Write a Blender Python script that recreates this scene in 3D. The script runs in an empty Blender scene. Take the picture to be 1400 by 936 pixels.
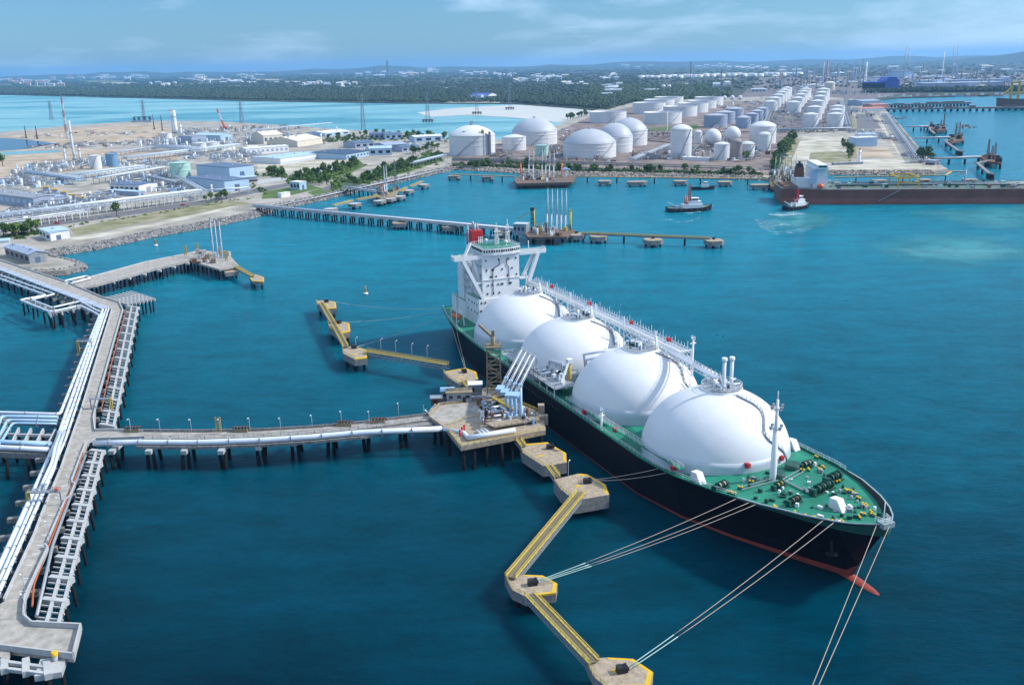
import bpy, math, random
from mathutils import Vector, Matrix
random.seed(7)
R = math.radians
sc = bpy.context.scene
col = sc.collection
PI = math.pi

# ------------------------------------------------------------------ camera model (drone over the harbour)
FPX, CAMH, ROLL, YH = 1283.0, 125.5, -0.02, 88.54
PITCH = math.atan((468 - YH) / FPX)
CR, SR, CP, SP = math.cos(ROLL), math.sin(ROLL), math.cos(PITCH), math.sin(PITCH)

def W(px, py, z=0.0):
    """survey helper: the point of the plane at height z seen at a spot of the photograph"""
    x, y = px - 700, py - 468
    X, Y = CR * x + SR * y, -SR * x + CR * y
    t = (z - CAMH) / (-FPX * SP - Y * CP)
    return Vector((X * t, (FPX * CP - Y * SP) * t, z))

def proj(p):
    X, Y, Z = p[0], p[1], p[2] - CAMH
    d = Y * CP - Z * SP
    u = Y * SP + Z * CP
    x, y = X / d * FPX, -u / d * FPX
    return 700 + CR * x - SR * y, 468 + SR * x + CR * y

def hgt(px, py, zb, py2):
    """height above zb of something standing at (px,py) whose top shows at row py2"""
    g = W(px, py, zb)
    lo, hi = 0.0, 400.0
    for _ in range(40):
        m = (lo + hi) / 2
        if proj((g.x, g.y, zb + m))[1] > py2: lo = m
        else: hi = m
    return lo

def mpp(px, py, z=0.0):
    """metres per photo pixel at that ground spot"""
    g = W(px, py, z)
    return (g.y * CP - (z - CAMH) * SP) / FPX

# ------------------------------------------------------------------ materials
def _n(t, typ, **kw):
    n = t.nodes.new(typ)
    for k, v in kw.items():
        if k in n.inputs: n.inputs[k].default_value = v
        else: setattr(n, k, v)
    return n

def mat(name, c, rough=.6, metal=0., amt=.18, scale=.35, c2=None, streak=0., bump=0., bscale=2., spec=.4):
    m = bpy.data.materials.new(name); m.use_nodes = True
    t = m.node_tree; b = t.nodes['Principled BSDF']
    b.inputs['Roughness'].default_value = rough; b.inputs['Metallic'].default_value = metal
    b.inputs['Specular IOR Level'].default_value = spec
    g = _n(t, 'ShaderNodeNewGeometry')
    no = _n(t, 'ShaderNodeTexNoise', Scale=scale, Detail=6., Roughness=.62)
    t.links.new(g.outputs['Position'], no.inputs['Vector'])
    rp = _n(t, 'ShaderNodeValToRGB')
    rp.color_ramp.elements[0].position = .33; rp.color_ramp.elements[1].position = .68
    d = c2 if c2 else tuple(x * (1 - amt) for x in c)
    rp.color_ramp.elements[0].color = (*d, 1); rp.color_ramp.elements[1].color = (*c, 1)
    t.links.new(no.outputs['Fac'], rp.inputs['Fac'])
    out = rp.outputs['Color']
    if streak:
        mp = _n(t, 'ShaderNodeMapping'); mp.inputs['Scale'].default_value = (1.3, 1.3, .09)
        t.links.new(g.outputs['Position'], mp.inputs['Vector'])
        n2 = _n(t, 'ShaderNodeTexNoise', Scale=.8, Detail=5.)
        t.links.new(mp.outputs['Vector'], n2.inputs['Vector'])
        r2 = _n(t, 'ShaderNodeMapRange'); r2.inputs['From Min'].default_value = .56; r2.inputs['From Max'].default_value = .8
        r2.inputs['To Max'].default_value = streak
        t.links.new(n2.outputs['Fac'], r2.inputs['Value'])
        mx = _n(t, 'ShaderNodeMix', data_type='RGBA')
        t.links.new(r2.outputs['Result'], mx.inputs['Factor'])
        t.links.new(out, mx.inputs['A']); mx.inputs['B'].default_value = (.16, .10, .06, 1)
        out = mx.outputs['Result']
    t.links.new(out, b.inputs['Base Color'])
    if bump:
        n3 = _n(t, 'ShaderNodeTexNoise', Scale=bscale, Detail=4.)
        t.links.new(g.outputs['Position'], n3.inputs['Vector'])
        bp = _n(t, 'ShaderNodeBump', Strength=bump, Distance=.3)
        t.links.new(n3.outputs['Fac'], bp.inputs['Height']); t.links.new(bp.outputs['Normal'], b.inputs['Normal'])
    return m

M = {}
M['dome'] = mat('dome_white_paint', (.72, .73, .755), .5, amt=.07, scale=.10, streak=.10, spec=.3)
M['skirt'] = mat('skirt_grey_white', (.50, .56, .62), .45, amt=.1, scale=.2, streak=.12)
M['white'] = mat('white_paint', (.78, .79, .80), .45, amt=.08, scale=.4, streak=.12)
M['hull'] = mat('hull_black_paint', (.008, .010, .016), .42, amt=.4, scale=.12, c2=(.010, .012, .016), spec=.12, streak=.05)
M['boot'] = mat('boot_red_paint', (.34, .06, .045), .55, amt=.35, scale=.5)
M['deck'] = mat('deck_green_paint', (.012, .235, .145), .6, amt=.3, scale=.16, c2=(.008, .15, .095), streak=.1)
M['edge'] = mat('bulwark_grey_green', (.30, .38, .40), .55, amt=.2, scale=.5)
M['dkgreen'] = mat('winch_dark_green', (.016, .09, .068), .5, amt=.4, scale=.8)
M['yellow'] = mat('yellow_paint', (.72, .45, .015), .5, amt=.25, scale=.8)
M['ybr'] = mat('bridge_yellow', (.62, .47, .10), .6, amt=.2, scale=.5)
M['brdeck'] = mat('bridge_grating', (.21, .175, .10), .7, amt=.25, scale=.6)
M['yrail'] = mat('dull_yellow_steel', (.50, .38, .08), .6, amt=.25, scale=.5)
M['red'] = mat('red_paint', (.50, .025, .03), .45, amt=.2)
M['opipe'] = mat('dull_orange_pipe', (.46, .12, .04), .6, amt=.3)
M['orange'] = mat('orange_paint', (.75, .13, .02), .4, amt=.12)
M['rust'] = mat('rusty_brown_steel', (.20, .09, .045), .75, amt=.4, scale=.8)
M['dark'] = mat('dark_steel', (.018, .020, .026), .5, amt=.3)
M['glass'] = mat('window_glass', (.02, .03, .045), .12, amt=.2)
M['steel'] = mat('grey_steel', (.33, .36, .40), .5, .2, amt=.2, scale=.6, streak=.15)
M['brown'] = mat('weathered_brown_deck', (.19, .125, .09), .8, amt=.4, scale=.4)
M['tan'] = mat('tan_lattice_steel', (.30, .24, .15), .7, amt=.3, scale=.6)
M['pipe'] = mat('aluminium_clad_pipe', (.70, .75, .82), .38, .1, amt=.12, scale=.35)
M['bpipe'] = mat('pale_blue_paint', (.36, .56, .76), .45, .1, amt=.15, scale=.5)
M['conc'] = mat('concrete', (.40, .37, .33), .85, amt=.28, scale=.25, streak=.12, bump=.2)
M['concd'] = mat('stained_concrete', (.30, .29, .28), .88, amt=.35, scale=.9, c2=(.15, .145, .14), streak=.5, bump=.2)
M['concl'] = mat('pale_concrete', (.47, .48, .48), .8, amt=.2, scale=.4, streak=.1)
M['road'] = mat('worn_roadway_concrete', (.43, .40, .36), .88, amt=.33, scale=.4, c2=(.25, .235, .21))
M['pile'] = mat('pile_dark_coating', (.010, .012, .015), .8, amt=.4, scale=.9, spec=.15)
M['beige'] = mat('beige_concrete_cap', (.44, .36, .26), .85, amt=.28, scale=.9, c2=(.25, .20, .15), streak=.25)
M['rope'] = mat('pale_rope', (.50, .42, .34), .8, amt=.15)
M['groper'] = mat('pale_green_rope', (.42, .62, .55), .8, amt=.15)
M['pink'] = mat('red_lead_pipe', (.42, .13, .07), .6, amt=.3)

# ------------------------------------------------------------------ mesh building
class MB:
    def __init__(s, m=None):
        s.v, s.f, s.mi, s.sm, s.mats, s.cur = [], [], [], [], [], 0
        s.use(m)
    def use(s, m):
        m = m or M['conc']
        if m not in s.mats: s.mats.append(m)
        s.cur = s.mats.index(m); return s
    def add(s, vs, fs, smooth=False):
        o = len(s.v); s.v += [tuple(p) for p in vs]
        for f in fs:
            s.f.append([i + o for i in f]); s.mi.append(s.cur); s.sm.append(smooth)
        return s
    def box(s, x, y, z, lx, ly, lz, rz=0., tx=1., ty=1.):
        """box centred at x,y with its bottom at z"""
        c, n = math.cos(rz), math.sin(rz); vs = []
        for zz, a, b in ((z, 1, 1), (z + lz, tx, ty)):
            for sx, sy in ((-1, -1), (1, -1), (1, 1), (-1, 1)):
                u, w = sx * lx / 2 * a, sy * ly / 2 * b
                vs.append((x + u * c - w * n, y + u * n + w * c, zz))
        return s.add(vs, [(3, 2, 1, 0), (4, 5, 6, 7), (0, 1, 5, 4), (1, 2, 6, 5), (2, 3, 7, 6), (3, 0, 4, 7)])
    def bar(s, a, b, w, h=None):
        a, b = Vector(a), Vector(b); h = h or w; d = (b - a)
        if d.length < 1e-6: return s
        d.normalize(); up = Vector((0, 0, 1))
        if abs(d.z) > .98: up = Vector((0, 1, 0))
        r = d.cross(up).normalized(); u = r.cross(d)
        vs = []
        for p in (a, b):
            for i, j in ((-1, -1), (1, -1), (1, 1), (-1, 1)): vs.append(p + r * (i * w / 2) + u * (j * h / 2))
        return s.add(vs, [(0, 1, 2, 3), (7, 6, 5, 4), (0, 4, 5, 1), (1, 5, 6, 2), (2, 6, 7, 3), (3, 7, 4, 0)])
    def tube(s, pts, r, n=8, caps=True, r2=None):
        pts = [Vector(p) for p in pts]; vs = []; N = len(pts)
        for i, p in enumerate(pts):
            d0 = (pts[i] - pts[i - 1]).normalized() if i else None
            d1 = (pts[i + 1] - pts[i]).normalized() if i < N - 1 else None
            d = (d0 + d1) if d0 and d1 else (d0 or d1)
            k = 1.
            if d0 and d1:
                if d.length < 1e-4: d = d1
                d = d.normalized(); k = 1 / max(.5, d.dot(d1))
            up = Vector((0, 0, 1)) if abs(d.z) < .95 else Vector((0, 1, 0))
            a = d.cross(up).normalized(); b = a.cross(d)
            rr = r if r2 is None else r + (r2 - r) * i / (N - 1)
            for q in range(n):
                t = 2 * PI * q / n
                vs.append(p + a * (rr * math.cos(t) * k) + b * (rr * math.sin(t)))
        fs = [(i * n + q, i * n + (q + 1) % n, (i + 1) * n + (q + 1) % n, (i + 1) * n + q) for i in range(N - 1) for q in range(n)]
        s.add(vs, fs, True)
        if caps:
            o = len(s.v) - len(vs)
            s.f.append([o + q for q in range(n)][::-1]); s.mi.append(s.cur); s.sm.append(False)
            s.f.append([o + (N - 1) * n + q for q in range(n)]); s.mi.append(s.cur); s.sm.append(False)
        return s
    def lathe(s, x, y, z, prof, n=32, smooth=True, cap=True):
        vs = []
        for r, h in prof:
            for q in range(n):
                t = 2 * PI * q / n; vs.append((x + r * math.cos(t), y + r * math.sin(t), z + h))
        o = len(s.v)
        s.add(vs, [(i * n + q, i * n + (q + 1) % n, (i + 1) * n + (q + 1) % n, (i + 1) * n + q) for i in range(len(prof) - 1) for q in range(n)], smooth)
        if cap and prof[-1][0] > 1e-3:
            s.f.append([o + (len(prof) - 1) * n + q for q in range(n)]); s.mi.append(s.cur); s.sm.append(False)
        return s
    def cyl(s, x, y, z, r, h, n=16, r2=None):
        return s.lathe(x, y, z, [(r, 0), (r if r2 is None else r2, h)], n)
    def ball(s, x, y, z, r, n=12, sz=1.):
        return s.lathe(x, y, z, [(r * math.cos(e) + 1e-4, r * sz * math.sin(e)) for e in [R(-90 + 180 * i / (n // 2 + 1)) for i in range(n // 2 + 2)]], n, cap=False)
    def prism(s, poly, z0, z1):
        n = len(poly)
        A = sum(poly[i][0] * poly[(i + 1) % n][1] - poly[(i + 1) % n][0] * poly[i][1] for i in range(n))
        if A < 0: poly = poly[::-1]
        vs = [(p[0], p[1], z0) for p in poly] + [(p[0], p[1], z1) for p in poly]
        fs = [list(range(n))[::-1], list(range(n, 2 * n))] + [(i, (i + 1) % n, n + (i + 1) % n, n + i) for i in range(n)]
        return s.add(vs, fs)
    def sheet(s, poly, z):
        n = len(poly)
        A = sum(poly[i][0] * poly[(i + 1) % n][1] - poly[(i + 1) % n][0] * poly[i][1] for i in range(n))
        if A < 0: poly = poly[::-1]
        return s.add([(p[0], p[1], z) for p in poly], [list(range(n))])
    def rail(s, pts, h=1.1, w=.09, step=2.5, mid=True):
        pts = [Vector(p) for p in pts]
        up = Vector((0, 0, h))
        for a, b in zip(pts, pts[1:]):
            s.bar(a + up, b + up, w)
            if mid: s.bar(a + up * .5, b + up * .5, w * .8)
            L = (b - a).length; k = max(1, round(L / step))
            for i in range(k + 1):
                p = a.lerp(b, i / k); s.bar(p, p + up, w)
        return s
    def lattice(s, a, b, w, n, t=.25, w2=None):
        """square lattice mast between a and b"""
        a, b = Vector(a), Vector(b); w2 = w2 or w
        L = []
        d = (b - a).normalized(); up = Vector((0, 0, 1)) if abs(d.z) < .9 else Vector((0, 1, 0))
        r = d.cross(up).normalized(); u = r.cross(d)
        for i in range(n + 1):
            p = a.lerp(b, i / n); q = (w + (w2 - w) * i / n) / 2
            L.append([p + r * (i_ * q) + u * (j_ * q) for i_, j_ in ((-1, -1), (1, -1), (1, 1), (-1, 1))])
        for c in range(4):
            s.bar(L[0][c], L[n][c], t)
            for i in range(n):
                if i % 2: s.bar(L[i][c], L[i + 1][(c + 1) % 4], t * .7)
                else: s.bar(L[i][(c + 1) % 4], L[i + 1][c], t * .7)
                s.bar(L[i + 1][c], L[i + 1][(c + 1) % 4], t * .7)
        return s
    def mesh(s, name):
        me = bpy.data.meshes.new(name)
        me.from_pydata(s.v, [], s.f)
        for m in s.mats: me.materials.append(m)
        me.polygons.foreach_set('material_index', s.mi)
        me.polygons.foreach_set('use_smooth', s.sm)
        me.update(); return me
    def build(s, name, parent=None, world=False):
        if world and parent is not None:
            c, n = math.cos(-parent.rotation_euler.z), math.sin(-parent.rotation_euler.z); L = parent.location
            s.v = [((p[0] - L.x) * c - (p[1] - L.y) * n, (p[0] - L.x) * n + (p[1] - L.y) * c, p[2] - L.z) for p in s.v]
        loc = None
        if parent is None and s.v:
            xs, ys, zs = zip(*s.v)
            loc = ((min(xs) + max(xs)) / 2, (min(ys) + max(ys)) / 2, min(zs))
            s.v = [(p[0] - loc[0], p[1] - loc[1], p[2] - loc[2]) for p in s.v]
        o = bpy.data.objects.new(name, s.mesh(name)); col.objects.link(o)
        if parent is not None: o.parent = parent
        if loc: o.location = loc
        return o

def tag(o, label, cat, group=None):
    o['label'] = label; o['category'] = cat
    if group: o['group'] = group
    return o

def thing(name, label, cat, loc=(0, 0, 0), rz=0., group=None):
    o = bpy.data.objects.new(name, None); col.objects.link(o)
    o.empty_display_size = .5
    o.location = loc; o.rotation_euler = (0, 0, rz)
    return tag(o, label, cat, group)

def kid(name, me, parent, loc=(0, 0, 0), rz=0., scale=None):
    o = bpy.data.objects.new(name, me); col.objects.link(o); o.parent = parent
    o.location = loc; o.rotation_euler = (0, 0, rz)
    if scale: o.scale = scale
    return o

def struct(name, mb, kind='structure'):
    o = mb.build(name); o['kind'] = kind; return o

def dup(root, loc, rz=0., label=None, group=None, scale=None):
    def cp(o, par):
        c = o.copy(); col.objects.link(c)
        if par is not None: c.parent = par
        for ch in o.children: cp(ch, c)
        return c
    r = cp(root, None); r.location = loc; r.rotation_euler = (0, 0, rz)
    if scale: r.scale = scale
    if label: r['label'] = label
    if group: r['group'] = group
    return r

# ------------------------------------------------------------------ camera
cam = bpy.data.objects.new('camera', bpy.data.cameras.new('camera')); col.objects.link(cam)
sc.camera = cam
cam.data.sensor_fit = 'HORIZONTAL'; cam.data.sensor_width = 36
cam.data.lens = 36 * FPX / 1400
cam.data.clip_start = 1; cam.data.clip_end = 90000
fw, up, rt = Vector((0, CP, -SP)), Vector((0, SP, CP)), Vector((1, 0, 0))
r2, u2 = rt * CR + up * SR, rt * -SR + up * CR
mw = Matrix((r2, u2, -fw)).transposed().to_4x4(); mw.translation = (0, 0, CAMH)
cam.matrix_world = mw

# ------------------------------------------------------------------ light
SUNV = Vector((.93, .10, .80)).normalized()
el = math.asin(SUNV.z); az = math.atan2(SUNV.x, SUNV.y)
sun = bpy.data.objects.new('sun', bpy.data.lights.new('sun', 'SUN')); col.objects.link(sun)
sun.data.energy = 4.0; sun.data.angle = R(2.2); sun.data.color = (1, .955, .89)
sun.rotation_euler = (-SUNV).to_track_quat('-Z', 'Y').to_euler()
w = bpy.data.worlds.new('World'); sc.world = w; w.use_nodes = True
t = w.node_tree; bg = t.nodes['Background']
sky = _n(t, 'ShaderNodeTexSky', sky_type='NISHITA', sun_disc=False)
sky.sun_elevation = el; sky.sun_rotation = az; sky.altitude = 100; sky.air_density = 1.0; sky.dust_density = .4; sky.ozone_density = 3.5
# soft clouds mixed over the sky by direction: a few thin banks low down, plus an unseen white deck added overhead as fill light
tc = _n(t, 'ShaderNodeTexCoord'); sx = _n(t, 'ShaderNodeSeparateXYZ'); t.links.new(tc.outputs['Generated'], sx.inputs[0])
mp = _n(t, 'ShaderNodeMapping'); mp.inputs['Scale'].default_value = (3.2, 3.2, 17.); mp.inputs['Location'].default_value = (1.3, .4, .2); t.links.new(tc.outputs['Generated'], mp.inputs['Vector'])
cn = _n(t, 'ShaderNodeTexNoise', Scale=1.5, Detail=8., Roughness=.6, Distortion=.25); t.links.new(mp.outputs['Vector'], cn.inputs['Vector'])
ra = _n(t, 'ShaderNodeMath', operation='MULTIPLY_ADD'); t.links.new(sx.outputs['X'], ra.inputs[0]); ra.inputs[1].default_value = .22; t.links.new(cn.outputs['Fac'], ra.inputs[2])
cr = _n(t, 'ShaderNodeMapRange'); cr.inputs['From Min'].default_value = .48; cr.inputs['From Max'].default_value = .74; cr.inputs['To Max'].default_value = .55
t.links.new(ra.outputs[0], cr.inputs['Value'])
ov = _n(t, 'ShaderNodeMapRange', interpolation_type='SMOOTHSTEP'); ov.inputs['From Min'].default_value = .12; ov.inputs['From Max'].default_value = .5; ov.inputs['To Max'].default_value = .62; t.links.new(sx.outputs['Z'], ov.inputs['Value'])
mm = _n(t, 'ShaderNodeMath', operation='MAXIMUM'); t.links.new(cr.outputs['Result'], mm.inputs[0]); t.links.new(ov.outputs['Result'], mm.inputs[1])
mx = _n(t, 'ShaderNodeMix', data_type='RGBA'); t.links.new(mm.outputs[0], mx.inputs['Factor'])
tn = _n(t, 'ShaderNodeMix', data_type='RGBA', blend_type='MULTIPLY'); tn.inputs['Factor'].default_value = 1; t.links.new(sky.outputs['Color'], tn.inputs['A']); tn.inputs['B'].default_value = (.46, .74, 1.04, 1)
t.links.new(tn.outputs['Result'], mx.inputs['A']); mx.inputs['B'].default_value = (7.6, 9.6, 12.2, 1)
t.links.new(mx.outputs['Result'], bg.inputs['Color'])
bg.inputs['Strength'].default_value = .10
sc.view_settings.view_transform = 'Standard'; sc.view_settings.look = 'None'
sc.view_settings.exposure = .26; sc.view_settings.gamma = 1; sc.view_settings.use_curve_mapping = False
sc.cycles.use_denoising = True
sc.cycles.max_bounces = 5; sc.cycles.volume_bounces = 1; sc.cycles.diffuse_bounces = 2; sc.cycles.glossy_bounces = 2
sc.cycles.caustics_reflective = False; sc.cycles.caustics_refractive = False
# ================================================================== SETTING: water, land, air
SSS = 36.
def water_mat(name, deep, mid, bright, rough=.16, bump=.35, far=None):
    m = bpy.data.materials.new(name); m.use_nodes = True
    t = m.node_tree; b = t.nodes['Principled BSDF']
    b.inputs['Roughness'].default_value = rough; b.inputs['IOR'].default_value = 1.33; b.inputs['Specular IOR Level'].default_value = .035
    b.inputs['Subsurface Weight'].default_value = 1.; b.inputs['Subsurface Radius'].default_value = (.3, .9, 1.); b.inputs['Subsurface Scale'].default_value = SSS
    g = _n(t, 'ShaderNodeNewGeometry')
    mp = _n(t, 'ShaderNodeMapping'); mp.inputs['Scale'].default_value = (.0022, .004, 1); mp.inputs['Rotation'].default_value = (0, 0, .25)
    t.links.new(g.outputs['Position'], mp.inputs['Vector'])
    no = _n(t, 'ShaderNodeTexNoise', Scale=1., Detail=5., Roughness=.55, Distortion=.6); t.links.new(mp.outputs['Vector'], no.inputs['Vector'])
    rp = _n(t, 'ShaderNodeValToRGB')
    e = rp.color_ramp.elements; e[0].position = .38; e[1].position = .68
    e[0].color = (*deep, 1); e[1].color = (*bright, 1)
    x = e.new(.5); x.color = (*mid, 1)
    t.links.new(no.outputs['Fac'], rp.inputs['Fac'])
    out = rp.outputs['Color']
    if far:      # paler with distance: grazing sky reflection painted into the base colour
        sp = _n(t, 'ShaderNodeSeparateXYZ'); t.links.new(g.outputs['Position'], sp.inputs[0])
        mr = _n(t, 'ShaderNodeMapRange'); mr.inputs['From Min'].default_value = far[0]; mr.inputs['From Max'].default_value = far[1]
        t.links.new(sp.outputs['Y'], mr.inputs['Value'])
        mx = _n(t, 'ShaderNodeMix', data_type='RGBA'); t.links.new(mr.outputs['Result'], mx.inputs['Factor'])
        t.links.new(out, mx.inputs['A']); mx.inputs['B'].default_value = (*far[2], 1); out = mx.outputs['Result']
    hs = []
    for sc_, rot, k in (((.16, .34, .2), .35, 1.), ((.5, 1.1, .5), -.25, .45), ((.035, .08, .1), .2, 1.6)):
        m2 = _n(t, 'ShaderNodeMapping'); m2.inputs['Scale'].default_value = sc_; m2.inputs['Rotation'].default_value = (0, 0, rot)
        t.links.new(g.outputs['Position'], m2.inputs['Vector'])
        n2 = _n(t, 'ShaderNodeTexNoise', Scale=1., Detail=4., Roughness=.6); t.links.new(m2.outputs['Vector'], n2.inputs['Vector'])
        mu = _n(t, 'ShaderNodeMath', operation='MULTIPLY'); t.links.new(n2.outputs['Fac'], mu.inputs[0]); mu.inputs[1].default_value = k
        hs.append(mu)
    a1 = _n(t, 'ShaderNodeMath', operation='ADD'); t.links.new(hs[0].outputs[0], a1.inputs[0]); t.links.new(hs[1].outputs[0], a1.inputs[1])
    a2 = _n(t, 'ShaderNodeMath', operation='ADD'); t.links.new(a1.outputs[0], a2.inputs[0]); t.links.new(hs[2].outputs[0], a2.inputs[1])
    # wind ripples: the facets' glint and shade painted into the base colour by noise
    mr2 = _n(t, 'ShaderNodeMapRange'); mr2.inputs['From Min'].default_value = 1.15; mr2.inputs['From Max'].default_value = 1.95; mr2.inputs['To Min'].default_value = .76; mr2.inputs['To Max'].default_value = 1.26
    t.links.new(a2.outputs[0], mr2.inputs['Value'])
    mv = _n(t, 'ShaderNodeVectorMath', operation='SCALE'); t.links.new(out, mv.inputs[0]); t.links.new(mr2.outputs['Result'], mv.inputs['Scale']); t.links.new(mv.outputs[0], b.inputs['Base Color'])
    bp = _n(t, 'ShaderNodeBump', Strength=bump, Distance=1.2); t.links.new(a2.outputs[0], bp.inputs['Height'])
    t.links.new(bp.outputs['Normal'], b.inputs['Normal'])
    return m

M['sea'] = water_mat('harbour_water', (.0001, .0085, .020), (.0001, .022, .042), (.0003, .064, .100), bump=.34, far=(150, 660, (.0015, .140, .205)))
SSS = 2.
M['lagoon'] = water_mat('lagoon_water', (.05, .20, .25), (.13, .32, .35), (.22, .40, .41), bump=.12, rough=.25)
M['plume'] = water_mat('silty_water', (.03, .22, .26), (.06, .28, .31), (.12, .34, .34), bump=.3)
M['sandbank'] = mat('wet_pale_sand', (.52, .53, .50), .7, amt=.12, scale=.004)
M['ground'] = mat('gravel_ground', (.46, .42, .36), .95, amt=.3, scale=.035, c2=(.20, .19, .16))
M['mground'] = mat('plant_ground', (.30, .24, .21), .95, amt=.3, scale=.03, c2=(.10, .075, .07))
M['sand'] = mat('bare_sand', (.55, .45, .34), .95, amt=.2, scale=.025, c2=(.26, .20, .13))
M['psand'] = mat('pale_sand', (.60, .56, .49), .95, amt=.2, scale=.035, c2=(.28, .26, .17))
M['grass'] = mat('dry_grass', (.12, .135, .04), .95, amt=.3, scale=.07, c2=(.33, .29, .20))
M['ggrass'] = mat('green_grass', (.09, .16, .03), .95, amt=.3, scale=.06, c2=(.06, .10, .02))
M['dkyard'] = mat('oily_yard_ground', (.24, .20, .19), .95, amt=.3, scale=.03, c2=(.07, .06, .062))
M['asph'] = mat('asphalt', (.15, .15, .16), .9, amt=.2, scale=.1)
M['bank'] = mat('rubble_bank', (.22, .20, .18), .95, amt=.4, scale=.4)
M['forest_floor'] = mat('far_forest_floor', (.020, .036, .022), .95, amt=.4, scale=.004, c2=(.045, .058, .034))
M['pond'] = mat('dark_pond', (.02, .035, .075), .12, amt=.2, scale=.02)
M['cpond'] = mat('cyan_pond', (.20, .42, .42), .2, amt=.2, scale=.02)

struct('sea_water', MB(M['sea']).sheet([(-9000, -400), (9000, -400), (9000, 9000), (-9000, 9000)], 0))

def P(pts, z=3.): return [W(a, b, z)[:2] for a, b in pts]
LZ = 3.0
# lagoon
lag = P([(-400, 200), (-400, 120), (0, 126), (350, 135), (700, 139), (815, 146), (880, 160), (700, 215), (560, 230), (300, 200)], 0)
struct('lagoon_water', MB(M['lagoon']).sheet(lag, .12))
struct('lagoon_sandbank', MB(M['sandbank']).sheet(P([(586, 160), (640, 157.5), (690, 160), (735, 164), (762, 168), (790, 164), (812, 152), (800, 144), (730, 142.5), (660, 146), (610, 149), (570, 154)], 0), .35))

def land(name, pts, m, z=LZ, bank=4.):
    """land sheet on a sloped bank that runs down into the water"""
    p = [Vector((*q, 0)) for q in P(pts, z)]
    n = len(p); cx = sum((q for q in p), Vector()) / n
    A = sum(p[i].x * p[(i + 1) % n].y - p[(i + 1) % n].x * p[i].y for i in range(n))
    if A < 0: p = p[::-1]
    mb = MB(m); mb.sheet([(q.x, q.y) for q in p], z)
    mb.use(M['bank'])
    out = []
    for i in range(n):
        a, b, c = p[i - 1], p[i], p[(i + 1) % n]
        e1 = (b - a).normalized(); e2 = (c - b).normalized()
        n1 = Vector((e1.y, -e1.x, 0)); n2 = Vector((e2.y, -e2.x, 0))
        nn = (n1 + n2); nn = nn.normalized() if nn.length > .1 else n1
        out.append(b + nn * bank / max(.5, nn.dot(n1)))
    for i in range(n):
        j = (i + 1) % n
        mb.add([(p[i].x, p[i].y, z), (p[j].x, p[j].y, z), (out[j].x, out[j].y, -1.5), (out[i].x, out[i].y, -1.5)], [(0, 3, 2, 1)])
    return struct(name, mb)

LEFT = [(-260, 372), (-60, 362), (20, 366), (52, 371), (88, 369), (108, 363), (106, 357), (72, 350), (64, 344), (120, 335), (200, 318.5), (290, 303), (346, 291), (362, 284), (420, 272), (480, 258), (540, 245), (598, 232.5), (611, 229), (615, 226),
        (690, 231), (760, 235), (900, 238), (1040, 241), (1062, 246), (1100, 236), (1140, 234.5), (1275, 234), (1296, 231), (1268, 215), (1232, 172), (1207, 146), (1196, 138),
        (1100, 130), (880, 138), (806, 152), (770, 168), (735, 181), (700, 190), (640, 193), (612, 190), (570, 182), (480, 178), (400, 172), (300, 166), (195, 165), (80, 173), (0, 181), (-260, 190)]
land('ground', LEFT, M['ground'])
# mainland beyond the lagoon and behind the tank farm
main = [Vector((*q, 0)) for q in P([(-700, 128), (0, 129.5), (120, 132), (350, 138), (560, 141), (700, 141.5), (790, 148), (830, 152), (1000, 140), (1196, 137), (1230, 133.5), (1420, 128), (1700, 124)], 2.5)]
poly = [(q.x, q.y) for q in main] + [(34000, 60000), (-40000, 60000)]
struct('mainland_ground', MB(M['forest_floor']).prism(poly, -1, 2.4))

def patch(name, pts, m, z): return struct(name, MB(m).sheet(P(pts, LZ), z))
patch('bare_sand_ground', [(-100, 196), (0, 187), (80, 178), (170, 171), (215, 170), (240, 180), (205, 192), (120, 196), (40, 202), (-100, 212)], M['sand'], 3.02)
patch('sandy_ground', [(-100, 235), (0, 212), (110, 203), (230, 208), (250, 222), (130, 232), (20, 240), (-100, 250)], M['sand'], 3.02)
patch('dark_pond_water', [(-100, 205), (0, 188.5), (30, 190), (80, 196.5), (40, 203), (-100, 216)], M['pond'], 3.06)
patch('cyan_pond_water', [(-60, 218), (10, 207.5), (80, 205.5), (84, 208), (10, 212), (-60, 225)], M['cpond'], 3.06)
patch('dry_grass_ground', [(95, 313), (160, 300), (250, 283), (315, 274), (345, 278), (250, 296), (180, 308), (105, 322)], M['grass'], 3.02)
patch('sandy_path_ground', [(95, 326), (180, 311), (250, 297), (312, 283), (330, 281), (250, 301), (170, 318), (110, 329)], M['psand'], 3.06)
patch('shore_road', [(0, 312), (120, 296), (280, 274), (330, 262), (420, 245), (425, 249), (335, 267), (283, 279), (122, 302), (0, 319)], M['asph'], 3.04)
patch('green_ground', [(360, 262), (420, 252), (440, 257), (385, 270), (358, 272)], M['ggrass'], 3.06)
patch('causeway_grass', [(420, 263), (480, 245), (560, 222), (600, 213), (606, 219), (560, 235), (480, 255), (430, 268)], M['ggrass'], 3.02)
patch('row_grass', [(392, 252), (398, 240), (440, 233), (470, 226), (490, 218), (500, 227), (470, 241), (440, 250)], M['ggrass'], 3.06)
patch('inner_road', [(440, 257), (500, 240), (560, 219), (600, 206), (604, 208), (562, 222), (502, 244), (442, 262)], M['asph'], 3.07)
patch('yard_road', [(352, 247), (420, 237), (480, 222), (482, 225), (420, 241), (352, 252)], M['concl'], 3.07)
patch('causeway_road', [(370, 279), (440, 266), (500, 252.5), (560, 240), (600, 230), (606, 231.5), (560, 242.5), (500, 255.5), (440, 269), (373, 283)], M['concl'], 3.09)
patch('sandy_yard_ground', [(352, 224), (440, 214), (495, 211), (480, 222), (400, 238), (352, 236)], M['psand'], 3.05)
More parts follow.
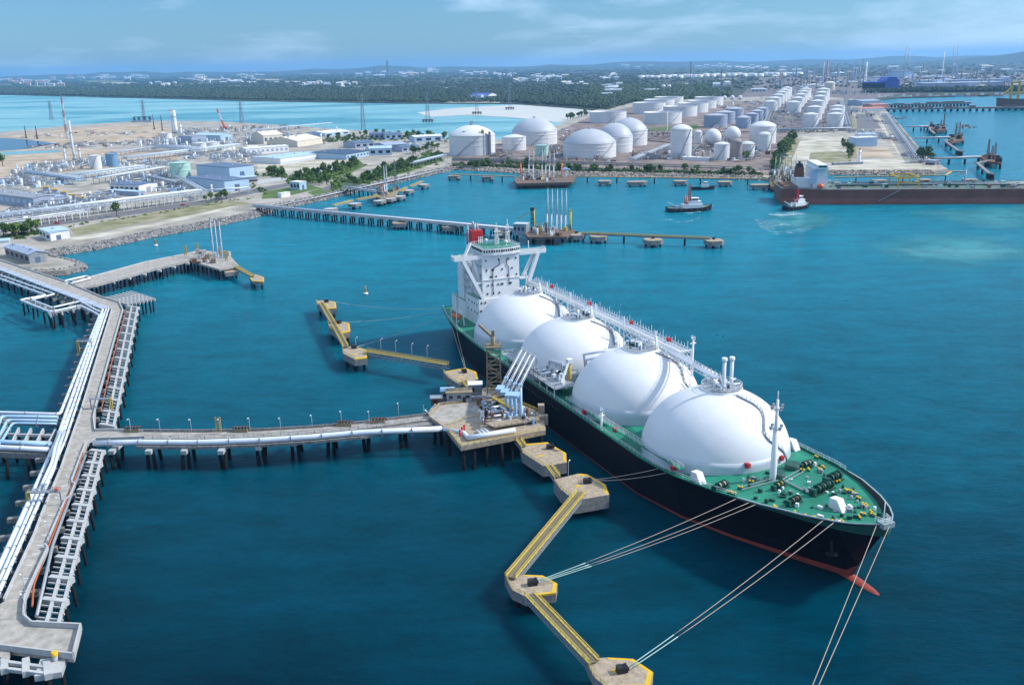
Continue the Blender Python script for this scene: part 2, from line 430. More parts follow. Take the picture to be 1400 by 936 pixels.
patch('plant_ground', [(618, 227.5), (690, 229.5), (760, 233), (900, 236.5), (1038, 239.5), (1056, 240), (1085, 195), (1092, 150), (1130, 139), (1000, 139), (880, 142), (806, 160), (765, 178), (700, 195), (618, 203)], M['mground'], 3.03)
patch('plant_grass', [(880, 176), (935, 172), (955, 170), (952, 177), (885, 180)], M['ggrass'], 3.07)
patch('plant_verge_grass', [(1052, 236), (1062, 206), (1085, 188), (1094, 190), (1083, 218), (1070, 240)], M['grass'], 3.07)
patch('pale_yard_ground', [(1082, 219), (1098, 186), (1152, 186), (1160, 196), (1165, 214), (1150, 216), (1110, 219)], M['psand'], 3.07)
patch('yard_grass', [(1105, 222), (1108, 209), (1150, 207), (1165, 214), (1163, 223)], M['grass'], 3.10)
patch('brown_yard_ground', [(1168, 215), (1170, 202), (1215, 202), (1222, 216)], M['sand'], 3.08)
patch('pale_shore_ground', [(1130, 226), (1180, 219), (1262, 214), (1282, 228), (1280, 232), (1135, 232)], M['psand'], 3.09)
patch('sandy_track', [(1228, 212), (1215, 190), (1195, 158), (1206, 158), (1228, 185), (1246, 210)], M['psand'], 3.06)
patch('harbour_road', [(1146, 178), (1151, 150), (1154, 131), (1160, 131), (1164, 150), (1171, 178)], M['asph'], 3.10)
patch('coast_road', [(1258, 224), (1232, 190), (1212, 160), (1220, 160), (1244, 190), (1270, 220)], M['asph'], 3.12)
patch('tank_row_ground', [(1062, 178), (1160, 176), (1150, 137), (1085, 137), (1042, 158)], M['dkyard'], 3.05)
patch('harbour_track', [(1172, 176), (1205, 176), (1190, 156), (1170, 156)], M['asph'], 3.13)
patch('track_grass', [(1166, 178), (1172, 178), (1168, 158), (1164, 158)], M['grass'], 3.14)
patch('verge_grass', [(1158, 216), (1172, 216), (1168, 188), (1158, 190)], M['grass'], 3.11)
struct('refinery_ground', MB(M['dkyard']).sheet([tuple(W(a, b, 2.4)[:2]) for a, b in [(1005, 138), (1195, 135.5), (1232, 128), (1420, 121), (1500, 100), (1040, 106)]], 2.45))
struct('sandy_point_ground', MB(M['psand']).sheet([tuple(W(a, b, 2.4)[:2]) for a, b in [(606, 140.6), (618, 137), (640, 134.5), (665, 134), (682, 137), (684, 140.8)]], 2.44))
# silty plume beside the tanker
pm = M['plume']; t = pm.node_tree; at = _n(t, 'ShaderNodeAttribute', attribute_name='cover'); g = _n(t, 'ShaderNodeNewGeometry')
no = _n(t, 'ShaderNodeTexNoise', Scale=.02, Detail=5., Distortion=1.); t.links.new(g.outputs['Position'], no.inputs['Vector'])
am = _n(t, 'ShaderNodeMath', operation='ADD'); t.links.new(at.outputs['Fac'], am.inputs[0]); t.links.new(no.outputs['Fac'], am.inputs[1])
ar = _n(t, 'ShaderNodeMapRange'); ar.inputs['From Min'].default_value = .72; ar.inputs['From Max'].default_value = 1.62; ar.inputs['To Max'].default_value = .8; t.links.new(am.outputs[0], ar.inputs['Value'])
t.links.new(ar.outputs['Result'], t.nodes['Principled BSDF'].inputs['Alpha'])
def soft_patch(name, pts, m):
    """a feathered patch of clouded water: full in the middle, thinning to nothing at the rim"""
    pl = [Vector((*q, 0)) for q in P(pts, 0)]; c = sum(pl, Vector()) / len(pl); mb = MB(m); n = len(pl); vs = [(c.x, c.y, .1)]; ks = (.2, .5, .8, 1.1, 1.35)
    for k in ks: vs += [(*c.lerp(q, k)[:2], .1) for q in pl]
    mb.add(vs, [(0, 1 + (i + 1) % n, 1 + i) for i in range(n)] + [(1 + r_ * n + i, 1 + r_ * n + (i + 1) % n, 1 + (r_ + 1) * n + (i + 1) % n, 1 + (r_ + 1) * n + i) for r_ in range(len(ks) - 1) for i in range(n)])
    o = struct(name, mb); at_ = o.data.attributes.new('cover', 'FLOAT', 'POINT'); at_.data.foreach_set('value', sum(([v] * n for v in (.95, .8, .5, .2, 0.)), [1.]))
    if o.data.polygons[0].normal.z < 0: o.data.flip_normals()
soft_patch('silty_water', [(1235, 290), (1275, 286), (1330, 283.5), (1420, 276), (1480, 285), (1450, 305), (1400, 318), (1350, 312), (1318, 309), (1285, 303), (1255, 297)], pm)
soft_patch('churned_water', [(1050, 292), (1080, 289), (1120, 288), (1150, 294), (1140, 306), (1105, 316), (1070, 318), (1045, 308)], pm)
soft_patch('silty_water', [(1180, 330), (1260, 318), (1380, 322), (1430, 345), (1340, 372), (1230, 365)], pm)

M['field'] = mat('pale_field', (.17, .19, .07), .95, amt=.3, scale=.004, c2=(.10, .13, .05))
random.seed(44); FIELDS = [(random.uniform(-20, 1000), random.uniform(101, 121), random.uniform(10, 34), random.uniform(.5, 1.3)) for _ in range(34)]
# distant hills on the horizon
def hill(pts, dist, m):
    mb = MB(m); n = len(pts); top = []; bot = []
    for px, h in pts:
        x = (px - 700) / FPX * dist
        bot.append((x, dist)); top.append(h)
    rows = [(0, 0.), (.35, .7), (.5, 1.), (.7, .75), (1., 0.)]
    vs = []
    for fr, k in rows:
        for (x, y), h in zip(bot, top):
            vs.append((x * (1 + fr * .08), y + fr * dist * .08, 2 + h * k * (1 + .15 * math.sin(x * .003 + fr * 9))))
    fs = [(i * n + j, i * n + j + 1, (i + 1) * n + j + 1, (i + 1) * n + j) for i in range(len(rows) - 1) for j in range(n - 1)]
    mb.add(vs, fs, True); return struct('distant_hills', mb)
M['hill'] = mat('far_hill_forest', (.035, .06, .035), .95, amt=.3, scale=.002)
hill([(300, 0), (330, 15), (345, 38), (360, 48), (380, 40), (392, 48), (410, 18), (440, 0)], 15500, M['hill'])
hill([(700, 0), (730, 40), (760, 58), (775, 70), (790, 50), (830, 25), (870, 0)], 19000, M['hill'])
hill([(1180, 0), (1230, 30), (1270, 60), (1290, 52), (1320, 85), (1345, 110), (1365, 150), (1385, 215), (1400, 260), (1420, 300), (1470, 260), (1520, 60), (1560, 0)], 15500, M['hill'])
random.seed(12); hill([(-250 + i * 28, 100 + 26 * math.sin(i * .5) + random.uniform(-14, 22)) for i in range(68)], 24000, M['hill'])
for i, (px, py, w_, h_) in enumerate(FIELDS): struct('field_ground', MB(M['field'] if i % 3 else M['psand']).sheet([tuple(W(px + w_ * math.cos(a * .7), py + h_ * math.sin(a * .7), 2.4)[:2]) for a in range(9)], 2.43))

# the air: one even haze round the whole place
hm = bpy.data.materials.new('harbour_haze'); hm.use_nodes = True
t = hm.node_tree; t.nodes.remove(t.nodes['Principled BSDF'])
pv = _n(t, 'ShaderNodeVolumePrincipled'); pv.inputs['Color'].default_value = (.30, .62, 1., 1); pv.inputs['Density'].default_value = 3.7e-5; pv.inputs['Anisotropy'].default_value = .25
t.links.new(pv.outputs[0], t.nodes['Material Output'].inputs['Volume'])
hz = MB(hm).box(0, 30000, -4, 90000, 62000, 420); o = struct('haze', hz, 'stuff')
# ================================================================== THE LNG CARRIER
TH = R(113.404)
SHIP = thing('gas_carrier', 'long black hulled gas carrier with four white dome tanks moored at the jetty', 'ship', (88.4, 200.73, 0), TH)
def sw(a, b, z):      # ship coordinates (aft, starboard, up) to the world
    c, s = math.cos(TH), math.sin(TH)
    return Vector((88.4 + a * c - b * s, 200.73 + a * s + b * c, z))
def lerp_tab(tab, x):
    for (x0, y0), (x1, y1) in zip(tab, tab[1:]):
        if x <= x1: return y0 + (y1 - y0) * max(0, (x - x0) / (x1 - x0))
    return tab[-1][1]
HB = [(0, .4), (1.5, 2.9), (4, 5.6), (8, 8.7), (15, 12.6), (26, 17.0), (40, 20.6), (55, 22.8), (75, 23.9), (205, 23.9), (235, 22.3), (255, 19.4), (268, 16.2), (274, 14.6)]
WL = [(0, 0), (9.5, .1), (14, 2.2), (20, 5.3), (30, 10), (40, 14.6), (56, 20.3), (75, 23.6), (95, 23.9), (205, 23.9), (235, 20), (255, 15), (266, 11), (270, 9.5), (274, 8.5)]
def zdk(a):
    k = min(1, max(0, (75 - a) / 62)); k = k * k * (3 - 2 * k); return 12.0 + 4.2 * k
def zred(a): return lerp_tab([(0, 1.8), (10, 1.8), (40, .9), (75, .35), (275, .15)], a)
def zbul(a): return zdk(a) + lerp_tab([(0, 3.4), (6, 2.4), (16, 1.5), (32, .8), (60, .5), (274, .4)], a)
st = [0, .7, 1.5, 2.7, 4, 6, 8, 11, 15, 20, 26, 33, 40, 48, 56, 65, 75, 90, 110, 130, 150, 170, 190, 205, 220, 235, 245, 255, 262, 268, 271, 274]
hull = MB(M['hull']); rows = []
for a in st:
    row = []
    zd = zbul(a); zr = zred(a)
    hd = lerp_tab(HB, a)
    # stem rake: stations ahead of the waterline stem start higher up
    zs = -1.5
    if a < 9.5: zs = (zd - .6) * (1 - a / 9.5) ** .75 * .96
    levels = [zs, max(zr, zs), None, None, None, zd]
    z2 = levels[1]
    for k, fr in ((2, .25), (3, .55), (4, .8)): levels[k] = z2 + (zd - z2) * fr
    for z in levels:
        if a < 9.5:
            fr = max(0, (z - zs) / max(.01, zd - zs)); h = hd * fr ** .8
        else:
            wl = lerp_tab(WL, a); fr = min(1, max(0, z / zd)); h = wl + (hd - wl) * fr ** 1.5
        row.append((h, z))
    rows.append(row)
for sgn in (1, -1):
    vs = [(a, sgn * h, z) for a, row in zip(st, rows) for h, z in row]
    n = 6
    for i in range(len(st) - 1):
        for j in range(5):
            hull.use(M['boot'] if j == 0 else M['hull'])
            q = [vs[i * n + j], vs[(i + 1) * n + j], vs[(i + 1) * n + j + 1], vs[i * n + j + 1]]
            if sgn < 0: q = q[::-1]
            hull.add(q, [(0, 1, 2, 3)], True)
hull.use(M['hull'])
last = rows[-1]
hull.add([(274, h, z) for h, z in last] + [(274, -h, z) for h, z in reversed(last)], [list(range(12))])
hull.build('hull', SHIP)
bb = MB(M['boot']); bb.lathe(0, 0, 0, [(.05, -1), (1.0, 0), (1.9, 3), (2.4, 7), (2.6, 13)], 20, cap=False)
bb.v = [(z * 1.1 - .4, x * .75, y * .4 - .5) for x, y, z in bb.v]; bb.build('bulbous_bow', SHIP)
# deck sheet and green/grey bulwark inside
dk = MB(M['deck'])
vs = []
for a in st[1:]:
    h = lerp_tab(HB, a) - .35
    z = zdk(a)
    vs += [(a, -max(.2, h), z), (a, 0, z + .25), (a, max(.2, h), z)]
dk.add(vs, [f for i in range(len(st) - 2) for f in ((i * 3, i * 3 + 3, i * 3 + 4, i * 3 + 1), (i * 3 + 1, i * 3 + 4, i * 3 + 5, i * 3 + 2))])
dk.build('deck', SHIP)
bw = MB(M['edge'])
for sgn in (1, -1):
    for i in range(len(st) - 1):
        a, b = st[i], st[i + 1]
        ha, hb_ = lerp_tab(HB, a), lerp_tab(HB, b)
        bw.use(M['edge'] if a < 33 else M['deck'])
        q = []
        for (x, h) in ((a, ha), (b, hb_)):
            zt, z0 = zbul(x) + .03, zdk(x) - .1
            q += [(x, sgn * (h + .04), zt), (x, sgn * max(0, h - .42), zt), (x, sgn * max(0, h - .42), z0), (x, sgn * (h + .05), zt - .3)]
        bw.add(q, [(0, 1, 5, 4), (3, 0, 4, 7)]); bw.use(M['dkgreen']); bw.add(q, [(1, 2, 6, 5)])
bw.build('bulwark', SHIP)

# ---- the four dome tanks
SPC, T1, RD, KD, ZD = 46.264, 69.2, 22.15, 18.75, 12.0
def dome_z(r): return ZD + 1.0 + KD * math.sqrt(max(0, 1 - (r / RD) ** 2))
for i in range(4):
    a0 = T1 + i * SPC
    d = MB(M['dome'])
    zb = [(RD * math.cos(e), ZD + 1.0 + KD * math.sin(e)) for e in [R(x) for x in range(12, 90, 3)]] + [(.01, ZD + 1 + KD)]
    d.lathe(a0, 0, 0, zb, 72)
    d = d.build('tank_dome', SHIP)
    k = MB(M['skirt'])
    k.lathe(a0, 0, 0, [(RD + .1, ZD - .4), (RD + .1, ZD + 1)] + [(RD * math.cos(R(e)) + .08, ZD + 1 + KD * math.sin(R(e)) + .04) for e in (4, 8, 12.3)] + [(RD * math.cos(R(12.3)) - .1, ZD + 1 + KD * math.sin(R(12.3)))], 72, cap=False)
    k.build('skirt', d)
    # dome top platform with its ring rail and pipe tower
    zt = dome_z(0); a1, b1 = a0 + .5, -2.0
    p = MB(M['white']); p.cyl(a1, b1, zt - 2.2, 6.2, 2.3, 28)
    p.use(M['steel']).cyl(a1, b1, zt + .12, 5.9, .12, 28)
    ring = [(a1 + 6.0 * math.cos(R(q)), b1 + 6.0 * math.sin(R(q)), zt + .2) for q in range(0, 361, 20)]
    p.use(M['white']).rail(ring, 1.2, .1, 2.)
    p.build('dome_platform', d)
    e = MB(M['white'])
    for q in range(16):
        rr, aa = random.uniform(0, 4.8), random.uniform(0, 2 * PI); x, y = a1 + rr * math.cos(aa), b1 + rr * math.sin(aa)
        e.use(random.choice([M['white'], M['steel'], M['pipe'], M['dkgreen']]))
        if q % 3: e.cyl(x, y, zt + .2, random.uniform(.25, .6), random.uniform(.8, 2.4), 8)
        else: e.box(x, y, zt + .2, random.uniform(.8, 1.8), random.uniform(.6, 1.4), random.uniform(.6, 1.6), aa)
    for q in range(5):
        aa = random.uniform(0, 2 * PI); x, y = a1 + 3 * math.cos(aa), b1 + 3 * math.sin(aa)
        e.use(M['pipe']).tube([(x, y, zt + .3), (x, y, zt + 1.8), (x + 3 * math.cos(aa + 1), y + 3 * math.sin(aa + 1), zt + 1.8), (x + 3 * math.cos(aa + 1), y + 3 * math.sin(aa + 1), zt + .3)], .22, 6)
    e.build('pipe_cluster', d)['kind'] = 'stuff'
    # access stair following the dome's curve, on the forward port quarter
    l = MB(M['steel']); az0 = R(205 if i == 0 else 222)
    pts = []
    for q in range(17):
        r_ = 6.5 + (RD - 6.3) * (q / 16) ** .8; s_ = az0 + .34 * math.sin(q * .42) * (q / 16)
        r_ = min(r_, RD + .2)
        pts.append(Vector((a0 + r_ * math.cos(s_), r_ * math.sin(s_), dome_z(min(r_, RD)) + .35)))
    pts[-1].z = ZD + 1
    for u, v in zip(pts, pts[1:]): l.bar(u, v, .8, .2)
    l.rail(pts, 1.0, .09, 2., mid=False)
    l.build('dome_stair', d)
    if i == 0:
        for q, (x, y, h) in enumerate([(a1 - 3.5, b1 + 2, 9.5), (a1 + 1.5, b1 - 4.5, 7.5)]):
            vmast = MB(M['white']); vmast.cyl(x, y, zt, .55, h, 12); vmast.cyl(x, y, zt + h, .8, .9, 12)
            vmast.build('vent_mast', d)
    elif i < 4:
        vmast = MB(M['white']); vmast.cyl(a1 - 4, b1 - 3.5, zt - 1, .4, 5.5, 10); vmast.box(a1 - 2.4, b1 - 4.0, zt, 1.7, 1.7, 2.0); vmast.build('vent_mast', d)
for a, b, z in [(T1 - 20.5, -8.2, 15.2), (92, 21.5, 13.6), (113, 21.3, 13.4), (47.5, 4.5, 15.8), (58, 22, 14.2), (T1 + SPC - 4, 22.2, 13), (160, 22.3, 13)]:
    MB(M['red']).box(a, b, z, 1.5, 1.1, 1.3, .2).build('hose_box', SHIP)

# ---- raised pipe walkway along the port side of the tank tops
def walk(pts, w, name, posts=2.4, trussh=0.):
    m = MB(M['white'])
    for a, b in zip(pts, pts[1:]):
        a, b = Vector(a), Vector(b); dd = (b - a).normalized(); r = Vector((-dd.y, dd.x, 0)) * (w / 2)
        m.use(M['skirt']).bar(a, b, w * .5, .12); m.use(M['white'])
        m.rail([a + r, b + r], 1.2, .12, posts); m.rail([a - r, b - r], 1.2, .12, posts)
        m.bar(a + r - Vector((0, 0, .3)), b + r - Vector((0, 0, .3)), .22, .34); m.bar(a - r - Vector((0, 0, .3)), b - r - Vector((0, 0, .3)), .22, .34)
        m.use(M['pipe'])
        for q, rr in ((-.25, .32), (.05, .22), (.3, .26)): m.tube([a + r * (q * 2) + Vector((0, 0, .5)), b + r * (q * 2) + Vector((0, 0, .5))], rr, 6)
        if trussh:
            m.use(M['white']); L = (b - a).length; k = int(L / 4)
            for i in range(k):
                m.bar(a.lerp(b, i / k) + r, a.lerp(b, i / k) - r, .16)
                p0, p1 = a.lerp(b, i / k), a.lerp(b, (i + 1) / k)
                for s_ in (1, -1):
                    m.bar(p0 + r * s_ - Vector((0, 0, trussh if i % 2 else .3)), p1 + r * s_ - Vector((0, 0, .3 if i % 2 else trussh)), .16)
            for s_ in (1, -1): m.bar(a + r * s_ - Vector((0, 0, trussh)), b + r * s_ - Vector((0, 0, trussh)), .22)
    return m.build(name, SHIP)
walk([(234, -14.5, 30), (108, -14.5, 30)], 5.0, 'pipe_walkway', 2.2, 2.4)
walk([(112, -9, 31.2), (92, -6.5, 31.6), (74, -4.5, 31.8)], 2.6, 'pipe_walkway', 2.)
for a in range(112, 236, 11):
    m = MB(M['white'])
    for b in (-12.3, -16.7): m.bar((a, b, 12 if b < -16 else 20), (a, b, 34.5 if (a // 11) % 2 and b > -14 else 30), .45)
    m.bar((a, -12.3, 26.5), (a, -16.7, 29), .2); m.build('walkway_support', SHIP)
m = MB(M['white'])
for b in (-12, -17): m.bar((107.5, b, 12.), (107.5, b, 31), .5)
m.bar((107.5, -12, 31), (107.5, -17, 31), .4); m.bar((107.5, -12, 20), (107.5, -17, 30), .3); m.bar((107.5, -17, 20), (107.5, -12, 30), .3); m.bar((107.5, -12, 20), (107.5, -17, 20), .3)
for q in (0, 1): m.bar((100 - 6 * q, -10, 14), (104 - 2 * q, -11, 30), .3)
m.build('walkway_support', SHIP)
for a in (215, 180, 147, 121):
    MB(M['red']).box(a, -16.4, 30.4, 1.6, 1., 1.5).build('hose_box', SHIP)
for i in range(4):
    a0 = T1 + i * SPC + SPC / 2
    if i == 3: a0 -= SPC * .08
    m = MB(M['white'])
    for k in range(5):
        y = -16 - k * 1.3; m.tube([(a0 - 6 + k * 2, -20.5, 12.3), (a0 - 6 + k * 2, y, 16 + k), (a0 - 5 + k * 2, -14, 22 + k), (a0 - 4 + k * 2, -13.5, 29)], .32, 6)
    m.use(M['steel'])
    for k in range(4): m.bar((a0 - 5 + k * 3, -15, 12), (a0 - 4 + k * 2.4, -15, 29), .25)
    m.build('riser_pipes', SHIP)['kind'] = 'stuff'
for b in (-12.0, -17.0):
    m = MB(M['white'])
    for q in range(64): m.bar((110 + q * 1.94, b, 31), (110 + q * 1.94, b, 32.4 + (q % 4 == 0) * 1.2), .14)
    m.build('walkway_stanchion', SHIP)['kind'] = 'stuff'
# masts beside the walkway and lamp posts on the main deck
for a, b, z, h in ((104, -15, 12, 24), (T1 + SPC / 2 + 6, 23.0, 12, 6.5)):
    m = MB(M['white']); m.cyl(a, b, z, .38, h, 10); m.box(a, b, z + h, 1.8, .6, .5); m.box(a, b, z + h - 1.6, .5, 2.2, .4)
    for q in (-.7, .7): m.use(M['skirt']).box(a + q, b, z + h + .5, .6, .5, .6)
    m.build('deck_mast', SHIP)
# foremast
m = MB(M['white']); zf = zdk(40); m.cyl(40, 1.6, zf, .95, 15, 14, .75); m.cyl(40, 1.6, zf + 15, .55, 8.5, 10, .35)
for z in (15.2, 21):
    m.use(M['white']).bar((38.2, 1.6, zf + z), (41.8, 1.6, zf + z), .35); m.bar((40, -.4, zf + z), (40, 3.6, zf + z), .35)
    for dx_, dy_ in ((1.6, 0), (-1.6, 0), (0, 1.8), (0, -1.8)): m.use(M['steel']).box(40 + dx_, 1.6 + dy_, zf + z + .2, .6, .6, .7)
m.use(M['white']).cyl(40, 1.6, zf + 23.5, .12, 2.4, 6); m.build('foremast', SHIP)

# ---- accommodation block
acc = thing('accommodation_block', '', '', (0, 0, 0)); del acc['label']; del acc['category']; acc.parent = SHIP; 
m = MB(M['white'])
m.box(240, 0, 12, 14, 17.6, 32.4)                    # bridge tower
m.box(241, -1.5, 12, 17, 26, 12.5); m.box(252.5, -1, 12, 14, 25, 8)
m.box(257.5, -2, 12, 13, 22, 27.5)                  # engine casing
m.box(250, 0, 12, 8, 19, 20)
m.box(265, 4, 12, 6, 15, 7.5); m.box(257.5, 8.5, 12, 8, 4, 27)
m.use(M['deck'])
m.box(240.5, 10.2, 24.52, 15, 2.4, .12); m.box(252.5, 10.3, 20.02, 13.4, 2.2, .12); m.box(265, 4, 19.52, 5.6, 14.4, .12); m.box(257.5, -2, 39.52, 12.4, 21, .12)
m.box(250.4, 8.2, 32.03, 7, 2.2, .12)
m.use(M['white'])
m.rail([(233, 11.3, 24.5), (248, 11.3, 24.5)], 1.1, .1, 2); m.rail([(246, 11.3, 20), (259, 11.3, 20)], 1.1, .1, 2); m.rail([(262, 11.2, 19.5), (268, 11.2, 19.5)], 1.1, .1, 2)
for z in (27.5, 31, 34.5, 38):
    m.use(M['skirt']).box(250.5, 10.4, z, 6, 2.2, .2); m.use(M['white']).rail([(247.6, 11.4, z), (253.4, 11.4, z)], 1.1, .09, 2)
    if z < 38: m.bar((248, 10.6, z), (253, 10.6, z + 3.5), .9, .2)
m.bar((232.9, 9, 33.2), (232.9, -9, 33.2), .5, .25); m.bar((232.9, 9.2, 12), (232.9, 9.2, 44), .4)
m.build('deckhouse', acc)
for y in (4.2, -3.6):
    m = MB(M['dark']); m.tube([(232.8, y, 26 if y > 0 else 30), (232.8, y, 38), (232.8, y - 3.2 if y > 0 else y + 1, 39.5), (232.8, y - 3.2 if y > 0 else y + 1, 42)], .14, 6); m.build('downpipe', acc)
# bridge: wheelhouse with a window band, roof, wings and their struts
m = MB(M['white']); zb = 44.4
pl = [(232.2, 9), (231, 4.5), (230.6, 0), (231, -4.5), (232.2, -9), (247, -9), (247, 9)]
m.prism(pl, zb, zb + 1.15); pu = [(x + (.3 if x < 240 else -.3), y * .97) for x, y in pl]
m.use(M['glass']).prism(pu, zb + 1.15, zb + 2.35); m.use(M['white']).prism(pl, zb + 2.35, zb + 2.9)
for (x0, y0), (x1, y1) in zip(pl[:4], pl[1:5]):
    for q in range(5):
        f = q / 4; m.box(x0 + (x1 - x0) * f + .12, y0 + (y1 - y0) * f, zb + 1.1, .28, .32, 1.3)
m.use(M['deck']).prism([(x + (.5 if x < 240 else -.5), y * .95) for x, y in pl], zb + 2.9, zb + 3.0)
m.use(M['white']); m.rail([(x, y, zb + 2.9) for x, y in pl] + [(pl[0][0], pl[0][1], zb + 2.9)], 1.1, .1, 2)
m.build('wheelhouse', acc)
for sg in (1, -1):
    m = MB(M['white']); m.box(235, sg * 15.6, 42.9, 4.2, 13.4, .4)
    for x in (232.95, 237.05): m.box(x, sg * 15.6, 43.3, .15, 13.4, 1.5)
    m.box(235, sg * 22.3, 43.3, 4.2, .2, 1.5)
    m.use(M['deck']).box(235, sg * 15.6, 43.31, 3.8, 13.2, .06); m.use(M['white'])
    m.rail([(233, sg * 17, 44.8), (233, sg * 22.2, 44.8), (237, sg * 22.2, 44.8)], .8, .08, 1.5)
    if sg > 0: m.bar((236, 16.5, 44), (238.5, 12.5, 49.5), 1.2, .7)
    else: m.cyl(234, -14, 44.5, .2, 4.5, 6)
    m.build('bridge_wing', acc)
    m = MB(M['white'])
    if sg > 0:
        m.bar((233.5, 18.2, 43), (233.5, 9, 24.5), 1.7, 1.5); m.bar((236.6, 12.5, 42.8), (236.6, 9, 30.5), 1.1); m.bar((233.5, 12.6, 32), (233.5, 9, 32), 1.0, .6)
    else:
        m.bar((233.5, -18.4, 43), (233.5, -11.5, 24.5), 1.8, 1.5); m.bar((233.5, -11.5, 24.5), (233.5, -11.5, 12), 1.4); m.bar((236.6, -18, 43), (236.6, -11.5, 31), 1.2); m.bar((233.5, -9, 32.3), (233.5, -15, 32.3), 1.4, .8)
    m.build('wing_strut', acc)
pw = MB(M['glass']).box(0, 0, 0, .2, .62, .82).mesh('porthole')
for z, ys in ((41.5, (7.4, 1.2, -3.4, -7.2)), (37, (7.2, 4.6, 3.9, -.4, -5.2)), (33.9, (5.4, 4.8, 2.6, -3, -7.4)), (30.2, (6.6, 4.7, 1.7, .2, -.5, -3.9, -4.6)), (26.3, (7, 4.1, 1.2)), (22.5, (10.2, 8.4)), (18.8, (10.6, 9.4))):
    for y in ys: kid('porthole', pw, acc, (232.88 if z > 24.5 else 232.4, y, z))
for z, xs in ((38.5, (236, 239, 242, 245)), (34.5, (236, 239, 243)), (30, (236, 240, 245)), (27, (236, 240))):
    for x in xs: kid('porthole', pw, acc, (x, 8.84, z), PI / 2)
for z, xs in ((21.5, (235, 238, 241, 245)), (17.5, (235, 238, 242, 246))):
    for x in xs: kid('porthole', pw, acc, (x, 11.54, z), PI / 2)
# funnel, radar masts, domes on the wheelhouse roof
m = MB(M['white']); m.box(255.5, 3.4, 39.6, 7.5, 6.4, 5.4); m.build('funnel_base', acc)
m = MB(M['red']); m.box(255.5, 3.4, 45, 7, 6, 7.2, 0, .96, .94)
fun = m.build('funnel', acc)
m = MB(M['white'])     # white emblem of bars on the funnel's forward face
for q in (-1.1, 0, 1.1): m.box(251.88, 2.2 + q * .8, 46.0, .12, .5, 3.4)
m.box(251.86, 2.2, 47.5, .1, 2.4, .45); m.build('emblem', acc)
for x, y, h in ((254, 4.2, 3.2), (256.5, 4.0, 3.8), (255, 2.4, 3.0), (257.5, 2.4, 2.6)):
    m = MB(M['steel']); m.cyl(x, y, 52.2, .55, h, 10); m.build('exhaust_pipe', acc)
m = MB(M['white']); m.cyl(254, 7.4, 41, .14, 14, 6); m.build('whip_aerial', acc)
for nm, x, y, h, w_ in (('radar_mast', 239, -.5, 7.5, 5.2), ('radar_mast', 241, -6.8, 8.5, 2.4)):
    m = MB(M['white']); m.lattice((x, y, zb + 3), (x, y, zb + 3 + h), 1.6, 4, .22, .8); m.bar((x - .5, y - w_ / 2, zb + 3 + h * .62), (x - .5, y + w_ / 2, zb + 3 + h * .62), .35); m.bar((x - 1, y - 1.6, zb + 3 + h * .85), (x - 1, y + 1.6, zb + 3 + h * .85), .5, .35)
    m.cyl(x, y, zb + 3 + h, .12, 2.5, 6); m.build(nm, acc)
for x, y, r_ in ((236, -3.8, .9), (244, 2.6, .8), (243.5, -3, .7)):
    m = MB(M['white']); m.cyl(x, y, zb + 3, .35, 1.2, 8); m.ball(x, y, zb + 4.6, r_, 12); m.build('satellite_dome', acc)

# ---- forecastle gear
def bollard_me():
    m = MB(M['dkgreen']); m.box(0, 0, 0, 2.1, .8, .25)
    for x in (-.6, .6): m.use(M['dkgreen']).cyl(x, 0, .2, .3, .7, 10); m.use(M['yellow']).cyl(x, 0, .85, .42, .4, 10)
    return m.mesh('bollard')
bm_ = bollard_me()
def deck_spot(px, py, z=None):
    z = z or 16.3
    for _ in range(3):
        p = W(px, py, z) - Vector((88.4, 200.73, 0)); c, s = math.cos(TH), math.sin(TH)
        a, b = p.x * c + p.y * s, -p.x * s + p.y * c; z = zdk(a) + .2
    return a, b, z
K8 = 190 / 1046
for zx, zy in [(60, 700), (90, 688), (240, 735), (305, 765), (358, 783), (408, 772), (515, 795), (552, 797), (612, 797), (745, 830), (780, 832), (770, 740), (742, 765), (830, 725), (842, 745), (778, 665), (790, 680), (735, 620), (700, 582), (640, 560), (670, 565), (560, 495), (582, 487), (445, 400), (470, 385), (430, 305), (312, 408), (360, 402)]:
    a, b, z = deck_spot(1040 + zx * K8, 570 + zy * K8)
    hb_ = lerp_tab(HB, a) - 1.7; a = max(a, 4.5); kid('bollard', bm_, SHIP, (a, max(-hb_, min(hb_, b)), zdk(a) + .15), random.uniform(-.6, .6), (.72,) * 3)
for px, py in [(968, 681), (985, 678), (1003, 676), (1012, 668), (1027, 660)]:
    a, b, z = deck_spot(px, py); kid('bollard', bm_, SHIP, (a, min(b, lerp_tab(HB, a) - 2), z), .7, (.72,) * 3)
def winch(a, b, rz, drums, col_=None, sc_=1.):
    z = zdk(a) + .2; m = MB(M['dkgreen']); m.box(0, 0, 0, 2.2, drums * 2.2 + 2.4, .4)
    for i in range(drums):
        y = (i - (drums - 1) / 2) * 2.2
        for q in (-.75, .75):
            o_ = len(m.v); m.use(M['dkgreen']).lathe(0, 0, 0, [(.01, -.08), (1.25, -.08), (1.25, .08), (.01, .08)], 14, False)
            m.v[o_:] = [(v[0], y + q + v[2], 1.6 + v[1]) for v in m.v[o_:]]
        o_ = len(m.v); m.use(col_ or M['rope']).lathe(0, 0, 0, [(.85, -.7), (.85, .7)], 12, True)
        m.v[o_:] = [(v[0], y + v[2], 1.6 + v[1]) for v in m.v[o_:]]
    m.use(M['dkgreen']).box(.2, drums * 1.1 + .9, .4, 1.8, 1.4, 1.7); m.box(.2, -drums * 1.1 - .9, .4, 1.2, 1.0, 1.3)
    o_ = m.build('mooring_winch', SHIP); o_.location = (a, b, z); o_.rotation_euler = (0, 0, rz); o_.scale = (sc_ * .66,) * 3
